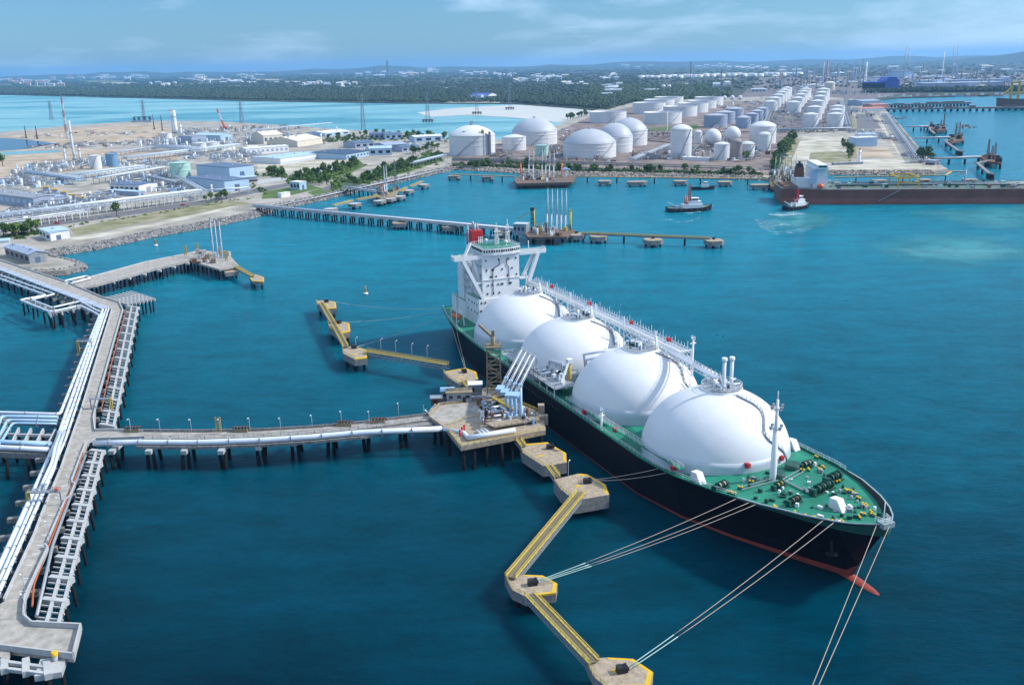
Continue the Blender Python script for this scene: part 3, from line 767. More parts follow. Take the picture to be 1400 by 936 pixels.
a, b, z = deck_spot(1125, 672); winch(a, b, .25, 3, M['dkgreen'], 1.5)
a, b, z = deck_spot(1135, 663); winch(a + 1.5, b - 2.5, .25, 2, M['dkgreen'], 1.5)
a, b, z = deck_spot(1086, 688); winch(a, b, .25, 2, M['rust'], 1.15)
a, b, z = deck_spot(1103, 638); winch(a, b, .15, 2, M['rope'], 1.1)
a, b, z = deck_spot(986, 668); winch(a, b, .3, 2, M['rope'], 1.25)
a, b, z = deck_spot(1065, 667); winch(a, b, .3, 2, M['yrail'], 1.1)
for (px, py, l_) in ((1150, 697, 4.4), (934, 664, 4.2), (1092, 612, 4.2)):      # white wedge-shaped stores hatches
    a, b, z = deck_spot(px, py); m = MB(M['white'])
    m.add([(0, -1.1, 0), (l_, -1.1, 0), (l_, -1.1, 2.6), (l_ * .45, -1.1, 2.8), (0, 1.1, 0), (l_, 1.1, 0), (l_, 1.1, 2.6), (l_ * .45, 1.1, 2.8)],
          [(0, 1, 2, 3), (7, 6, 5, 4), (0, 3, 7, 4), (3, 2, 6, 7), (2, 1, 5, 6), (0, 4, 5, 1)])
    o_ = m.build('stores_hatch', SHIP); o_.location = (a - 1.5, max(-lerp_tab(HB, a) + 2.5, min(b, lerp_tab(HB, a) - 2.5)), z); o_.rotation_euler = (0, 0, .1)
for px, py, r_ in ((1063, 652, 2.0), (1083, 640, 2.1)):
    a, b, z = deck_spot(px, py); MB(M['dkgreen']).cyl(a, b, z, r_, 1.6, 16).build('deck_drum', SHIP)
for i in range(80):      # small vents, lockers and fairleads over the deck
    a = random.uniform(8, 45); b = random.uniform(-.8, .8) * lerp_tab(HB, a); z = zdk(a) + .1
    m = MB(random.choice([M['dkgreen'], M['dkgreen'], M['white'], M['steel']]))
    if i % 2: m.cyl(a, b, z, .35, random.uniform(.5, 1.2), 8)
    else: m.box(a, b, z, random.uniform(.6, 1.6), .7, random.uniform(.5, 1.1), random.random())
    m.build('deck_vent' if i % 2 else 'deck_locker', SHIP)
m = MB(M['edge']); m.box(.9, 0, zbul(0) - 1.2, 2.6, 3.4, 1.3); m.use(M['white']).cyl(1.6, 0, zbul(0), .12, 5, 6); m.rail([(2.6, 1.7, zbul(0)), (.2, .9, zbul(0)), (.2, -.9, zbul(0)), (2.6, -1.7, zbul(0))], 1.1, .1, 1); m.build('jackstaff_platform', SHIP)
m = MB(M['steel'])    # pale pipe runs on deck
for q, (p0, p1) in enumerate([((1060, 655), (1010, 668)), ((1070, 657), (1108, 676)), ((1070, 657), (1095, 643)), ((1108, 676), (1098, 668))]):
    for k in (0, 1):
        A, B = deck_spot(p0[0] + k * 4, p0[1] + k * 3), deck_spot(p1[0] + k * 4, p1[1] + k * 3)
        m.bar((A[0], A[1], A[2] + .5), (B[0], B[1], B[2] + .5), .22)
m.build('deck_pipe', SHIP)
for sg in (1, -1):
    m = MB(M['white'])
    m.rail([(a, sg * (lerp_tab(HB, a) - .5), zbul(a)) for a in (34, 40, 48, 56, 65, 75, 90, 110, 130, 150, 170, 190, 205, 220, 235, 245, 255, 262, 268, 273)], 1.1, .08, 2.6)
    m.build('deck_rail', SHIP)
m = MB(M['deck']); m.bar((55, 21.3, 15.6), (125, 21.5, 13.7), 1.6, .15); m.use(M['white']).rail([(55, 20.6, 15.7), (125, 20.8, 13.8)], 1.1, .09, 3); m.rail([(55, 22.0, 15.7), (125, 22.2, 13.8)], 1.1, .09, 3); m.build('side_walkway', SHIP)
# anchor in its pocket
m = MB(M['dark']); a = 9.0
m.bar((a + .2, 8.3, 12.4), (a, 8.1, 8.6), .45); m.bar((a - 1.5, 8.0, 9.4), (a + 1.6, 8.2, 8.4), .8); m.build('anchor', SHIP)

# ---- cargo manifold amidships, starboard
m = MB(M['steel']); m.box(156, 18.5, 15.2, 48, 9.5, .3); m.use(M['white'])
for x in range(133, 181, 6): m.bar((x, 22.8, 12), (x, 22.8, 15.2), .3); m.bar((x, 15, 12), (x, 15, 15.2), .3)
m.rail([(132.2, 14, 15.5), (132.2, 23.1, 15.5), (179.8, 23.1, 15.5), (179.8, 16, 15.5)], 1.1, .1, 2.4); m.build('manifold_platform', SHIP)
for i, x in enumerate((146, 149.5, 153, 156.5, 160)):
    m = MB(M['pipe']); m.tube([(x, 10, 16.9), (x, 22.4, 16.9)], .42, 10); m.cyl(x, 13, 15.5, .2, 1.2, 6); m.cyl(x, 20, 15.5, .2, 1.2, 6)
    o_ = len(m.v); m.use(M['steel']).lathe(0, 0, 0, [(.1, -.12), (.72, -.12), (.72, .12), (.1, .12)], 14, False); m.v[o_:] = [(x + v[0], 22.5 + v[2], 16.9 + v[1]) for v in m.v[o_:]]
    m.box(x, 17.5, 17.1, .8, .8, 1.2); m.build('manifold_pipe', SHIP)
m = MB(M['pipe'])
for i in range(7):
    x = 140 + i * 2.1; y = 10 + (i * 37 % 5)
    m.tube([(x, y, 15.5), (x, y, 18.5 + i % 3), (x + 5, y + 3, 18.5 + i % 3), (x + 5, y + 3, 15.5)], .33, 8)
for k in (0, 1.6): m.tube([(139 + k, 6, 15), (139 + k, 7, 22 + k), (134 + k, 4, 24 + k), (134, -6, 26)], .5, 10)
for i in range(24): m.use(random.choice([M['steel'], M['white'], M['dark'], M['pipe']])).box(random.uniform(135, 168), random.uniform(10, 19), 15.5, random.uniform(.5, 1.6), random.uniform(.5, 1.6), random.uniform(.6, 2.4), random.random())
m.build('manifold_valves', SHIP)['kind'] = 'stuff'
m = MB(M['yrail']); m.cyl(138.5, 14, 15.5, .8, 6.5, 12); m.use(M['white']).box(138.5, 14, 22, 2, 2, 1.6); m.bar((138.5, 14, 23), (133, 20, 17), .5, .7); m.build('hose_crane', SHIP)
m = MB(M['steel'])
for x in range(128, 182, 2): m.box(x, 24.05, 9.0, .12, .1, .5)
m.build('hull_marks', SHIP)
# davit for the boat, on the starboard quarter
m = MB(M['white'])
for x in (237.5, 244.5):
    m.bar((x, 17, 12), (x, 17.6, 18.2), .5); m.bar((x, 17.6, 18.2), (x, 20.6, 18.8), .45); m.bar((x, 20.6, 12), (x, 20.6, 18.8), .3)
m.bar((237.5, 17.6, 18.2), (244.5, 17.6, 18.2), .3); m.build('boat_davit', SHIP)
p = sw(241, 19.4, 14.6)
LB = thing('lifeboat', 'orange enclosed lifeboat hanging in davits at the carrier\'s stern quarter', 'lifeboat', p, TH)
m = MB(M['orange']); m.lathe(0, 0, 0, [(.05, -3.6), (.9, -3.2), (1.35, -2), (1.5, 0), (1.35, 2), (.9, 3.2), (.05, 3.6)], 14, cap=False)
m.v = [(z, x, y * .95 + 1.4) for x, y, z in m.v]; m.build('boat_hull', LB)
m = MB(M['orange']); m.box(.8, 0, 2.3, 2.2, 1.5, .9, 0, .8, .8); m.use(M['glass']).box(.8, 0, 2.65, 2.0, 1.46, .28); m.build('conning_tower', LB)
# ================================================================== JETTIES
def off(pts, d):
    """polyline moved sideways by d (to its left when positive)"""
    pts = [Vector((p[0], p[1], 0)) for p in pts]; out = []
    for i, p in enumerate(pts):
        ns = []
        for a, b in ((i - 1, i), (i, i + 1)):
            if 0 <= a and b < len(pts):
                e = (pts[b] - pts[a]).normalized(); ns.append(Vector((-e.y, e.x, 0)))
        n = sum(ns, Vector()).normalized(); out.append(p + n * d / max(.45, n.dot(ns[0])))
    return out
def zed(pts, z): return [Vector((p[0], p[1], z)) for p in pts]
def along(pts, step, start=0.):
    out = []; d = start
    for a, b in zip(pts, pts[1:]):
        L = (b - a).length
        while d <= L: out.append((a.lerp(b, d / L), (b - a).normalized())); d += step
        d -= L
    return out
PILE = {}
def pile_me(r, h, m='pile'):
    k = (round(r, 2), round(h, 1), m)
    if k not in PILE:
        q = MB(M[m]); q.cyl(0, 0, -h, r, h, 8); PILE[k] = q.mesh('pile')
    return PILE[k]
def piles(parent, pts, ztop, r=.5, rake=0., name='pile', deep=2.):
    """piles from the water up to ztop under each world point, some raked"""
    L = parent.matrix_basis if False else None
    for i, p in enumerate(pts):
        me = pile_me(r, ztop + deep)
        o = bpy.data.objects.new(name, me); col.objects.link(o); o.parent = parent
        c, n = math.cos(-parent.rotation_euler.z), math.sin(-parent.rotation_euler.z)
        x, y = p[0] - parent.location.x, p[1] - parent.location.y
        o.location = (x * c - y * n, x * n + y * c, ztop - parent.location.z)
        if rake: o.rotation_euler = (rake * (1 if i % 2 else -1), rake * .8 * (1 if (i // 2) % 2 else -1), 0)
def rail_me(): pass

def strip(mb, pts, w, z0, z1):
    a, b = off(pts, w / 2), off(pts, -w / 2)
    for i in range(len(pts) - 1):
        q = [a[i], a[i + 1], b[i + 1], b[i]]
        vs = [(p.x, p.y, z0) for p in q] + [(p.x, p.y, z1) for p in q]
        mb.add(vs, [(0, 1, 2, 3), (7, 6, 5, 4), (0, 4, 5, 1), (2, 6, 7, 3)] + ([(3, 7, 4, 0)] if i == 0 else []) + ([(1, 5, 6, 2)] if i == len(pts) - 2 else []))
    return mb
def pipe_run(name, label, cat, pts, r, m, group=None, sup=None):
    pts = [Vector(p) for p in pts]; c = sum(pts, Vector()) / len(pts)
    t_ = thing(name, label, cat, (c.x, c.y, 0), 0, group)
    q = MB(M[m]); 
    # soften the corners
    sm = [pts[0]]
    for a, b, d in zip(pts, pts[1:], pts[2:]):
        k = min(2.2, (b - a).length * .3, (d - b).length * .3)
        p0, p2 = b + (a - b).normalized() * k, b + (d - b).normalized() * k
        sm += [p0, p0.lerp(b, .62).lerp(p2.lerp(b, .62), .5), p2]
    sm.append(pts[-1]); q.tube(sm, r, 12); q.build('pipe', t_, True)
    if sup:
        for p, d in along(pts, sup, sup / 2):
            q = MB(M['steel'])
            q.bar(p - Vector((0, 0, r + .9)), p - Vector((0, 0, r * .5)), .5)
            o_ = len(q.v); e = Vector((-d.y, d.x, 0))
            q.bar(p - e * (r + .12) , p + e * (r + .12), .25, r * 2.15)
            q.build('pipe_saddle', t_, True)
    return t_

# ---------------- main trestle: deck, parapets, pile bents
ZT = 8.0
def PW(pts, z=ZT): return [W(a, b, z) for a, b in pts]
Ledge = PW([(-60, 346), (0, 366.5), (82, 397), (135, 416), (153, 424), (111, 562), (96, 605), (84, 640), (58, 702), (47, 732), (6, 821), (-30, 890)])
Redge = PW([(-60, 336), (0, 356), (92, 386.5), (139, 406.5), (163, 414), (168, 424), (131, 556), (130, 589), (110, 626), (84, 699), (68, 735), (35, 818), (33, 845), (10, 900)])
MT = thing('pipe_trestle', 'long bent concrete pipe trestle carrying a pale roadway out over the water', 'trestle', (Ledge[6].x, Ledge[6].y, 0))
m = MB(M['road'])
def fan(mb, A, B, z0, z1):
    """deck between two edge polylines"""
    n = len(A); A2 = A + B[::-1]
    mb.prism([(p.x, p.y) for p in A2], z0, z1)
fan(m, Ledge, Redge, ZT - .9, ZT)
pad = PW([(33, 845), (44, 855), (111, 858.5), (101, 899), (-40, 882), (-40, 850), (5, 822)])
m.prism([(p.x, p.y) for p in pad], ZT - 1.1, ZT + .015)
m.build('deck', MT, True)
m = MB(M['concl'])
def par(mb, pts, h=1.0, w=.42, z=ZT):
    for a, b in zip(pts, pts[1:]): mb.bar(Vector((a.x, a.y, z + h / 2 - .1)), Vector((b.x, b.y, z + h / 2 - .1)), w, h + .2)
par(m, Ledge[:-1], .8); par(m, Redge[:6], .8); par(m, PW([(168, 424), (131, 556), (128, 572), (130, 589), (150, 588.5), (197, 589.8)]), .8)
par(m, PW([(198, 598.6), (131, 601), (118, 606), (110, 626), (98, 659)]), .8); par(m, PW([(98, 660), (103, 663), (96, 680), (90, 684), (65, 742)]), .8); par(m, PW([(62, 748), (66, 752), (35, 819), (33, 845), (44, 855), (111, 858.5), (101, 899), (-40, 882)]), 1.3)
m.build('parapet', MT, True)
m = MB(M['concd'])
for p, d in along(off(Ledge, 0)[0:11], 11, 4):
    e = Vector((d.y, -d.x, 0))
    if e.dot(Vector((1, 0, 0))) < 0 and abs(d.x) < .75: e = -e
    m = MB(M['concd']); m.bar(Vector((p.x, p.y, ZT - 1.6)) - e * 9.5, Vector((p.x, p.y, ZT - 1.6)) + e * 6.5, 1.5, 1.3); m.build('crosshead', MT, True)
pts = []
for p, d in along(Ledge[:11], 11, 4):
    e = Vector((d.y, -d.x, 0))
    if e.dot(Vector((1, 0, 0))) < 0 and abs(d.x) < .75: e = -e
    pts += [p - e * 7, p + e * 4.8]
piles(MT, pts, ZT - 2, .55, .05)
for (px, py) in [(47, 694), (53, 682), (62, 668), (70, 656), (79, 643), (41, 711), (38, 725), (33, 737), (29, 752)]:
    pass
# short white bay stripes on the deck (painted marks)
m = MB(M['white'])
for px, py in [(103, 640), (98, 652), (93, 664), (86, 677), (79, 690), (74, 704), (69, 717), (64, 731), (58, 745), (52, 757), (43, 772), (38, 790), (34, 808), (100, 612), (105, 600)]:
    p = W(px - 9, py, ZT); m = MB(M['white']); m.box(p.x + 1.0, p.y, ZT + .004, 1.5, .22, .03, .0); m.build('deck_marking', MT, True)
# lamp posts on the trestle
def lamp_me():
    q = MB(M['steel']); q.cyl(0, 0, 0, .11, 4.6, 6, .07); q.bar((0, 0, 4.6), (1.0, 0, 4.8), .12); q.use(M['white']).box(1.2, 0, 4.7, .8, .3, .16)
    return q.mesh('lamp_post')
LM = lamp_me()
def lamp(p, rz, label, group='lamp posts along the jetties'):
    o = bpy.data.objects.new('lamp_post', LM); col.objects.link(o); o.location = p; o.rotation_euler = (0, 0, rz); tag(o, label, 'lamp post', group); return o
for px, py in [(110, 640), (97, 672), (83, 703), (68, 737), (35, 812), (36, 840)]:
    lamp(W(px, py, ZT + .8), 2.4, 'thin grey lamp post on the parapet of the pipe trestle')
# open concrete beam grids beside the road
def beam_grid(name, label, ia, ib, oa, ob, n, cap=1.3, thin=3, nl=2, z=ZT - .6, inner=None, cat='beam grid', deep=1.4):
    ia, ib, oa, ob = [W(*q, z) for q in (ia, ib, oa, ob)]
    c = (ia + ib + oa + ob) / 4
    t_ = thing(name, label, cat, (c.x, c.y, 0)); pts = []
    m = MB(M['concl'])
    for i in range(n + 1):
        f = i / n; a, b = ia.lerp(ib, f), oa.lerp(ob, f)
        m.bar(a - Vector((0, 0, .15)), b - Vector((0, 0, .15)), cap, deep); pts += [a.lerp(b, .15), a.lerp(b, .9)]
        if i < n:
            for k in range(1, thin + 1):
                g = (i + k / (thin + 1)) / n; m.bar(ia.lerp(ib, g), oa.lerp(ob, g), .32, .4)
    m.build('cross_beam', t_, True)
    m = MB(M['concl'])
    for k in range(nl):
        f = .42 + .46 * k / max(1, nl - 1); m.bar(ia.lerp(oa, f) + Vector((0, 0, .05)), ib.lerp(ob, f) + Vector((0, 0, .05)), .75, .8)
    m.build('long_beam', t_, True)
    piles(t_, pts, z - .8, .45, .05); return t_
beam_grid('beam_grid', 'pale open concrete beam grid beside the trestle roadway, above the branch jetty', (173, 419), (137, 580), (190, 421), (158, 584), 13)
beam_grid('beam_grid', 'pale open concrete beam grid with an orange pipe, below the branch jetty', (124, 616), (48, 852), (143, 618), (84, 856), 10, 1.4)
beam_grid('beam_grid', 'short open concrete beam grid under the square trestle pad', (-20, 893), (64, 905), (-24, 913), (66, 924), 3, 1.4, 0)
beam_grid('beam_grid', 'wide flat concrete lattice platform at the trestle bend', (140, 408), (178, 398.5), (176, 417), (212, 409.5), 7, .6, 1, 4)
p = W(70, 912, ZT - 1)
t_ = thing('mooring_block', 'pale concrete block with a yellow bollard under the trestle pad', 'concrete block', (p.x, p.y, 0)); m = MB(M['concl']); m.box(p.x, p.y, 6.2, 5.2, 6.0, 1.3, .25); m.build('block', t_, True)
m = MB(M['concl']); q = W(76, 902, ZT - .5); m.cyl(q.x, q.y, 7.5, .6, 1.3, 12); m.use(M['yellow']).cyl(q.x, q.y, 8.8, .75, .8, 12, .6); m.build('bollard', t_, True); piles(t_, [p + Vector((1.5, 1, 0)), p + Vector((-1, -1, 0))], 6.2, .5)
pipe_run('pipeline', 'thin orange pipeline beside the roadway parapet on the open beams', 'pipeline', PW([(113, 618), (108, 640), (66, 747), (46, 800), (44, 828)], ZT + .3), .24, 'opipe')
pipe_run('pipeline', 'thin red pipeline along the roadway on the upper beam grid', 'pipeline', PW([(172, 424), (152, 498), (138, 562)], ZT + .3), .22, 'pink')
pipe_run('pipeline', 'grey cable tray tube beside the orange pipeline', 'pipeline', PW([(117, 622), (72, 745), (50, 842)], ZT + .3), .4, 'steel')
# yellow portal frames over the pipes
for (px, py, h, w_) in ((107, 484, 6, 6), (40, 697, 5.5, 9), (152, 562, 5, 7.5)):
    p = W(px, py, ZT - 1); t_ = thing('access_frame', {107: 'yellow access frame beside the pipes on the upper trestle', 40: 'yellow and grey gantry over the pipes with an orange lamp', 152: 'yellow portal frame on the upper beam grid'}[px], 'frame', (p.x, p.y, 0))
    m = MB(M['yrail']); s_ = 1 if px != 152 else -1
    m.bar(p, p + Vector((0, 0, h)), .45); m.bar(p + Vector((0, 1.4, 0)), p + Vector((0, 1.4, h)), .45); m.bar(p + Vector((0, .7, h)), p + Vector((0, .7, h - .4)), .4, 1.6); m.build('yellow_leg', t_, True)
    m = MB(M['steel']); a = p + Vector((0, .7, h - .3)); b = a + Vector((s_ * w_, .3, 0)); m.bar(a, b, 1.5, .3); m.rail([a + Vector((0, .7, .1)), b + Vector((0, .7, .1))], 1, .1); m.rail([a - Vector((0, .7, -.1)), b - Vector((0, .7, -.1))], 1, .1); m.bar(b, b - Vector((0, 0, h - 1)), .35); m.build('gangway', t_, True)
    if px == 40: m = MB(M['orange']); m.box(b.x - .8, b.y, b.z + .2, .9, .9, .9); m.build('lamp', t_, True)

# ---------------- insulated pipelines on the main trestle
PZ = ZT + 1.3
def PZs(pts, z=PZ): return PW(pts, z)
Lp = [Ledge[0], Ledge[1], Ledge[2], Ledge[4], Ledge[6], Ledge[10], Ledge[11]]
gp = 'pale insulated pipelines on the long trestle'
for k, (r, d, nm) in enumerate(((.42, 1.3, 'innermost pale pipeline, hugging the roadway parapet of the trestle'), (.42, 2.5, 'second pale pipeline out from the trestle roadway'), (.62, 4.0, 'third and thickest pale pipeline out from the trestle roadway'))):
    q = zed(off(Lp, -d), PZ); pipe_run('pipeline', nm, 'pipeline', q, r, 'pipe', gp, 12)
pipe_run('pipeline', 'pale pipeline of the trestle making the inner turn of the square loop over water', 'pipeline', PZs([(-40, 361), (0, 376), (75, 402), (43, 409.5), (71, 420.5), (110, 411.5), (131, 423.5), (141, 428), (100, 554), (84, 592), (74, 640), (0, 805), (-30, 880)]), .5, 'pipe', gp, 12)
pipe_run('pipeline', 'outermost pale pipeline, around the square loop and off left above the beam loop', 'pipeline', PZs([(-40, 366), (0, 381), (63, 403.5), (27, 410), (69, 426.5), (110, 417.5), (127, 426), (136, 431), (82, 566), (0, 563.5), (-60, 561)]), .55, 'pipe', gp, 12)
for k, (y0, x0, y1, r) in enumerate(((570, 2, 612, .62), (575, 10, 612, .5), (579, 17, 612, .42))):
    pipe_run('pipeline', ['outer', 'middle', 'inner'][k] + ' pale blue pipe turning down inside the beam loop beside the trestle', 'pipeline', PZs([(79 - k, y0), (x0, y0 - 1), (-14 + k * 8, 609 - k * 3), (-30, 640)]), r, 'bpipe', 'blue pipes in the beam loop', 14)
pipe_run('pipeline', 'thick pale blue pipe along the front edge of the beam loop', 'pipeline', PZs([(-60, 600), (0, 604), (70, 608)]), .9, 'bpipe', None, 10)
pipe_run('pipeline', 'thick white pipe lowest on the beam loop, with a hooked branch', 'pipeline', PZs([(-60, 606), (0, 611.5), (66, 614.5)]), .85, 'pipe', None, 10)
pipe_run('pipeline', 'blue pipeline down the outer side of the lower trestle', 'pipeline', PZs([(68, 640), (52, 672), (0, 780), (-30, 850)], ZT + .6), .55, 'bpipe', None, 12)
for k, dx_ in enumerate((0, 5)):    # expansion offsets standing above the others
    pipe_run('pipeline', ['raised pale pipe bend nearest the roadway at the jetty junction', 'raised pale pipe bend outside its twin at the jetty junction'][k], 'pipeline', [W(88 - dx_, 590, PZ + .9), W(80 - dx_, 612, PZ + 2.2), W(76 - dx_, 632, PZ + 2.2), W(62 - dx_, 662, PZ + .9)], .5, 'pipe')
t_ = beam_grid('beam_loop', 'open concrete beam loop carrying bent pipes left of the jetty junction', (-40, 583), (76, 588), (-50, 605), (66, 607), 7, .6, 0, 2, ZT - .4)
m = MB(M['concd']); a, b = W(-60, 618, ZT - .6), W(66, 622, ZT - .6); m.bar(a, b, 2.2, 1.8); m.build('edge_beam', t_, True)
m = MB(M['concd']); m.bar(W(-50, 575, ZT - .8), W(80, 576, ZT - .8), 6, .9); m.build('pipe_slab', t_, True)
piles(t_, PW([(36, 622), (42, 620), (8, 622), (-20, 620)], ZT), ZT - 1.4, .55, .08)
t_ = beam_grid('pipe_loop_support', 'narrow concrete frame holding up the square pipe loop', (30, 413), (72, 430), (36, 408.5), (80, 424.5), 3, .8, 1, 2, ZT - .5)
t_ = beam_grid('pipe_loop_support', 'short concrete frame under the pipe loop\'s return leg', (70, 432), (116, 422), (66, 427), (110, 417), 3, .8, 1, 2, ZT - .5)

# ---------------- branch jetty to the loading platform
top = PW([(197, 589.8), (280, 590.3), (360, 588.5), (430, 584.5), (490, 579), (586, 567.5)])
bot = PW([(197, 599), (280, 599.3), (360, 596.5), (430, 592), (490, 586.5), (588, 573.5)])
BJ = thing('branch_jetty', 'branch jetty with a pale roadway and silver pipe running to the loading platform', 'jetty', (top[2].x, top[2].y, 0))
m = MB(M['road']); fan(m, PW([(128, 588.5)]) + top, PW([(118, 602)]) + bot, ZT - .8, ZT + .01); m.build('deck', BJ, True)
m = MB(M['concd']); par(m, top, .9); m.use(M['steel']); m.rail(bot, 1.1, .12, 3)
for a, b in zip(off(bot, -2.2), off(bot, -2.2)[1:]): m.use(M['concd']).bar(a + Vector((0, 0, ZT - .6)), b + Vector((0, 0, ZT - .6)), 3.2, .5)
m.build('parapet', BJ, True)
pl_ = off(bot, -4.6)
m = MB(M['concd'])
for dd in (-3.6, -6.0):
    q = zed(off(bot, dd), ZT - .75)
    for a, b in zip(q, q[1:]): m.bar(a, b, .55, .9)
m.build('long_beam', BJ, True)
m = MB(M['concd'])
for p, d in along(zed(off(bot, -3), ZT - .7), 3.1, 1): e = Vector((-d.y, d.x, 0)); m.bar(p + e * 1.2, p - e * 3.4, .3, .5)
m.build('cross_beam', BJ, True)
m = MB(M['concl']); pts = []
for px in (147, 198, 247, 298, 350, 399, 449, 497, 548, 597):
    f = min(bot, key=lambda q: abs(proj(q)[0] - px))
    p = W(px, 622 if px < 300 else 622 - (px - 300) * .115, ZT - 1.4)
    m = MB(M['concl']); m.box(p.x, p.y + 9.6, ZT - 2.35, 1.9, 14.0, 1.3); pts += [p + Vector((-.9, 4.2, 0)), p + Vector((.9, 4.4, 0)), p + Vector((0, 11.5, 0))]; m.build('crosshead', BJ, True)
piles(BJ, pts, ZT - 2.2, .62, .07)
PIPE_B = zed(off(bot, -4.6), ZT + .5)
PIPE_B = [W(128, 606, ZT + .5)] + PIPE_B[:-1] + [W(604, 586, ZT + .5)]
pipe_run('pipeline', 'thick silver pipeline along the front of the branch jetty', 'pipeline', PIPE_B, 1.0, 'pipe', None, 10)
for i, px in enumerate((179, 219, 262, 301, 342, 384, 427, 467, 505, 545)):
    y = proj(min(top, key=lambda q: abs(proj(q)[0] - px)))[1]
    lamp(W(px, y - .5, ZT + .8), -PI / 2, 'thin grey lamp post on the far kerb of the branch jetty')
p = W(296, 589, ZT + .9); m = MB(M['yrail']); m.bar(p, p + Vector((0, 0, 5)), .3); m.bar(p + Vector((1.6, 0, 0)), p + Vector((1.6, 0, 5)), .3); m.rail([p + Vector((0, 0, k)) for k in (1,)] + [p + Vector((1.6, 0, 1))], .01)
for k in range(6): m.bar(p + Vector((0, 0, .8 * k + .6)), p + Vector((1.6, 0, .8 * k + .6)), .18)
tag(m.build('ladder_frame'), 'small yellow ladder frame standing on the far kerb of the branch jetty', 'ladder frame')
for px, py, lb in ((180, 588, 'low brown valve box on the jetty kerb nearest the main trestle'), (328, 588, 'low brown pipe manifold on the jetty kerb before the first bend'), (470, 580, 'brown pipe manifold on the kerb midway along the branch jetty'), (516, 576, 'brown pipe manifold on the kerb nearest the loading platform')):
    p = W(px, py, ZT + .6); t_ = thing('kerb_manifold', lb, 'pipe manifold', (p.x, p.y, 0)); m = MB(M['tan'])
    m.box(p.x, p.y, ZT, 5.2, 1.2, 1.0); m.build('base_box', t_, True); m = MB(M['rust'])
    for k in range(5): m.tube([(p.x - 2.2 + k * 1.1, p.y - .4, ZT + 1), (p.x - 2.2 + k * 1.1, p.y - .4, ZT + 1.9), (p.x - 1.6 + k * 1.1, p.y + .4, ZT + 1.9), (p.x - 1.6 + k * 1.1, p.y + .4, ZT + 1)], .2, 6)
    m.build('valve_pipe', t_, True)

# ---------------- loading platform
ZP = 9.0
PLT = [(586, 568), (590, 562), (601, 553.5), (652, 547.5), (690, 543), (742, 565), (746, 588), (630, 610), (611, 586)]
pw_ = PW(PLT, ZP)
LP = thing('loading_platform', 'brown decked loading platform on piles beside the gas carrier', 'platform', (W(660, 575, ZP).x, W(660, 575, ZP).y, 0))
m = MB(M['beige']); m.prism([(p.x, p.y) for p in pw_], ZP - 1.6, ZP); m.build('slab', LP, True)
m = MB(M['asph']); m.sheet([tuple(W(a, b, ZP)[:2]) for a, b in [(654, 549), (690, 545.5), (739, 566), (740, 571), (690, 577), (662, 566)]], ZP + .02)
m.use(M['road']).sheet([tuple(W(a, b, ZP)[:2]) for a, b in [(588, 569), (602, 555), (650, 549.5), (657, 566), (650, 574), (613, 580)]], ZP + .02); m.build('deck_plate', LP, True)
m = MB(M['beige'])
par(m, PW([(601, 553.5), (652, 547.5)], ZP), .9, .4, ZP); par(m, PW([(586, 568), (590, 562), (601, 553.5)], ZP), .9, .4, ZP)
a, b = W(740, 566, ZP), W(741, 571, ZP); m.box(a.x, a.y, ZP, 2.2, 2.4, 3.6); m.box(b.x + .5, b.y - 1, ZP - 2, 3.0, 2, 3.4)
m.build('parapet', LP, True)
m = MB(M['ybr']); m.rail(PW([(611, 586), (630, 610), (746, 588)], ZP), 1.1, .12, 2.4); m.rail(PW([(652, 547.5), (662, 566), (612, 581)], ZP), 1.1, .12, 2.4); m.rail(PW([(742, 565), (690, 543)], ZP), 1.1, .12, 2.4); m.build('rail', LP, True)
# raised pipe deck along the near side
m = MB(M['beige']); q = PW([(663, 577), (735, 568), (738, 573), (676, 583)], ZP + 1.4); m.prism([(p.x, p.y) for p in q], ZP + .9, ZP + 1.3); m.rail([(p.x, p.y, ZP + 1.3) for p in q], 1., .12, 2.); m.build('upper_deck', LP, True)
pts = []
for px, py in [(612, 590), (632, 610), (665, 604), (700, 597), (740, 590), (625, 575), (660, 575), (700, 570), (735, 567), (690, 548), (610, 557), (648, 552), (685, 603), (720, 594), (648, 607)]: pts.append(W(px, py, ZP) + Vector((0, 1.4, 0)))
piles(LP, pts, ZP - 1.5, .6, .05)
m = MB(M['pipe'])      # pipework on the platform
m.tube([W(640, 598, ZP + 1.1), W(668, 594, ZP + 1.1), W(704, 587.5, ZP + 1.1)], .85, 12); m.tube([W(636, 592, ZP + .9), W(640, 596, ZP + .9), W(652, 595, ZP + .9)], .45, 8); m.tube([W(604, 586, ZP - .5), W(634, 591, ZP + .5), W(640, 598, ZP + 1.1)], .7, 10)
for k in range(3): m.tube([W(652 + k * 5, 588 - k, ZP + .6), W(660 + k * 5, 595 - k, ZP + .9)], .4, 8)
for k in range(4): m.tube([W(663 + k * 2, 558 + k * 6, ZP + .8), W(684 + k * 2, 555 + k * 6, ZP + .8)], .42, 8); m.tube([W(684 + k * 2, 555 + k * 6, ZP + .8), W(692 + k * 6, 561 + k * 5, ZP + .8)], .42, 8)
m.build('pipe_header', LP, True)
m = MB(M['steel'])
for i in range(90):
    px, py = random.uniform(655, 735), random.uniform(552, 580)
    if not (552 + (px - 652) * .25 - 8 < py): continue
    p = W(px, py, ZP); m.use(random.choice([M['pipe'], M['steel'], M['bpipe'], M['dark'], M['rust'], M['white']]))
    if i % 3: m.box(p.x, p.y, ZP, random.uniform(.5, 1.7), random.uniform(.5, 1.4), random.uniform(.7, 2.4), random.random())
    else: m.cyl(p.x, p.y, ZP, random.uniform(.25, .5), random.uniform(1, 3), 8)
m.build('valve_skid', LP, True)['kind'] = 'stuff'
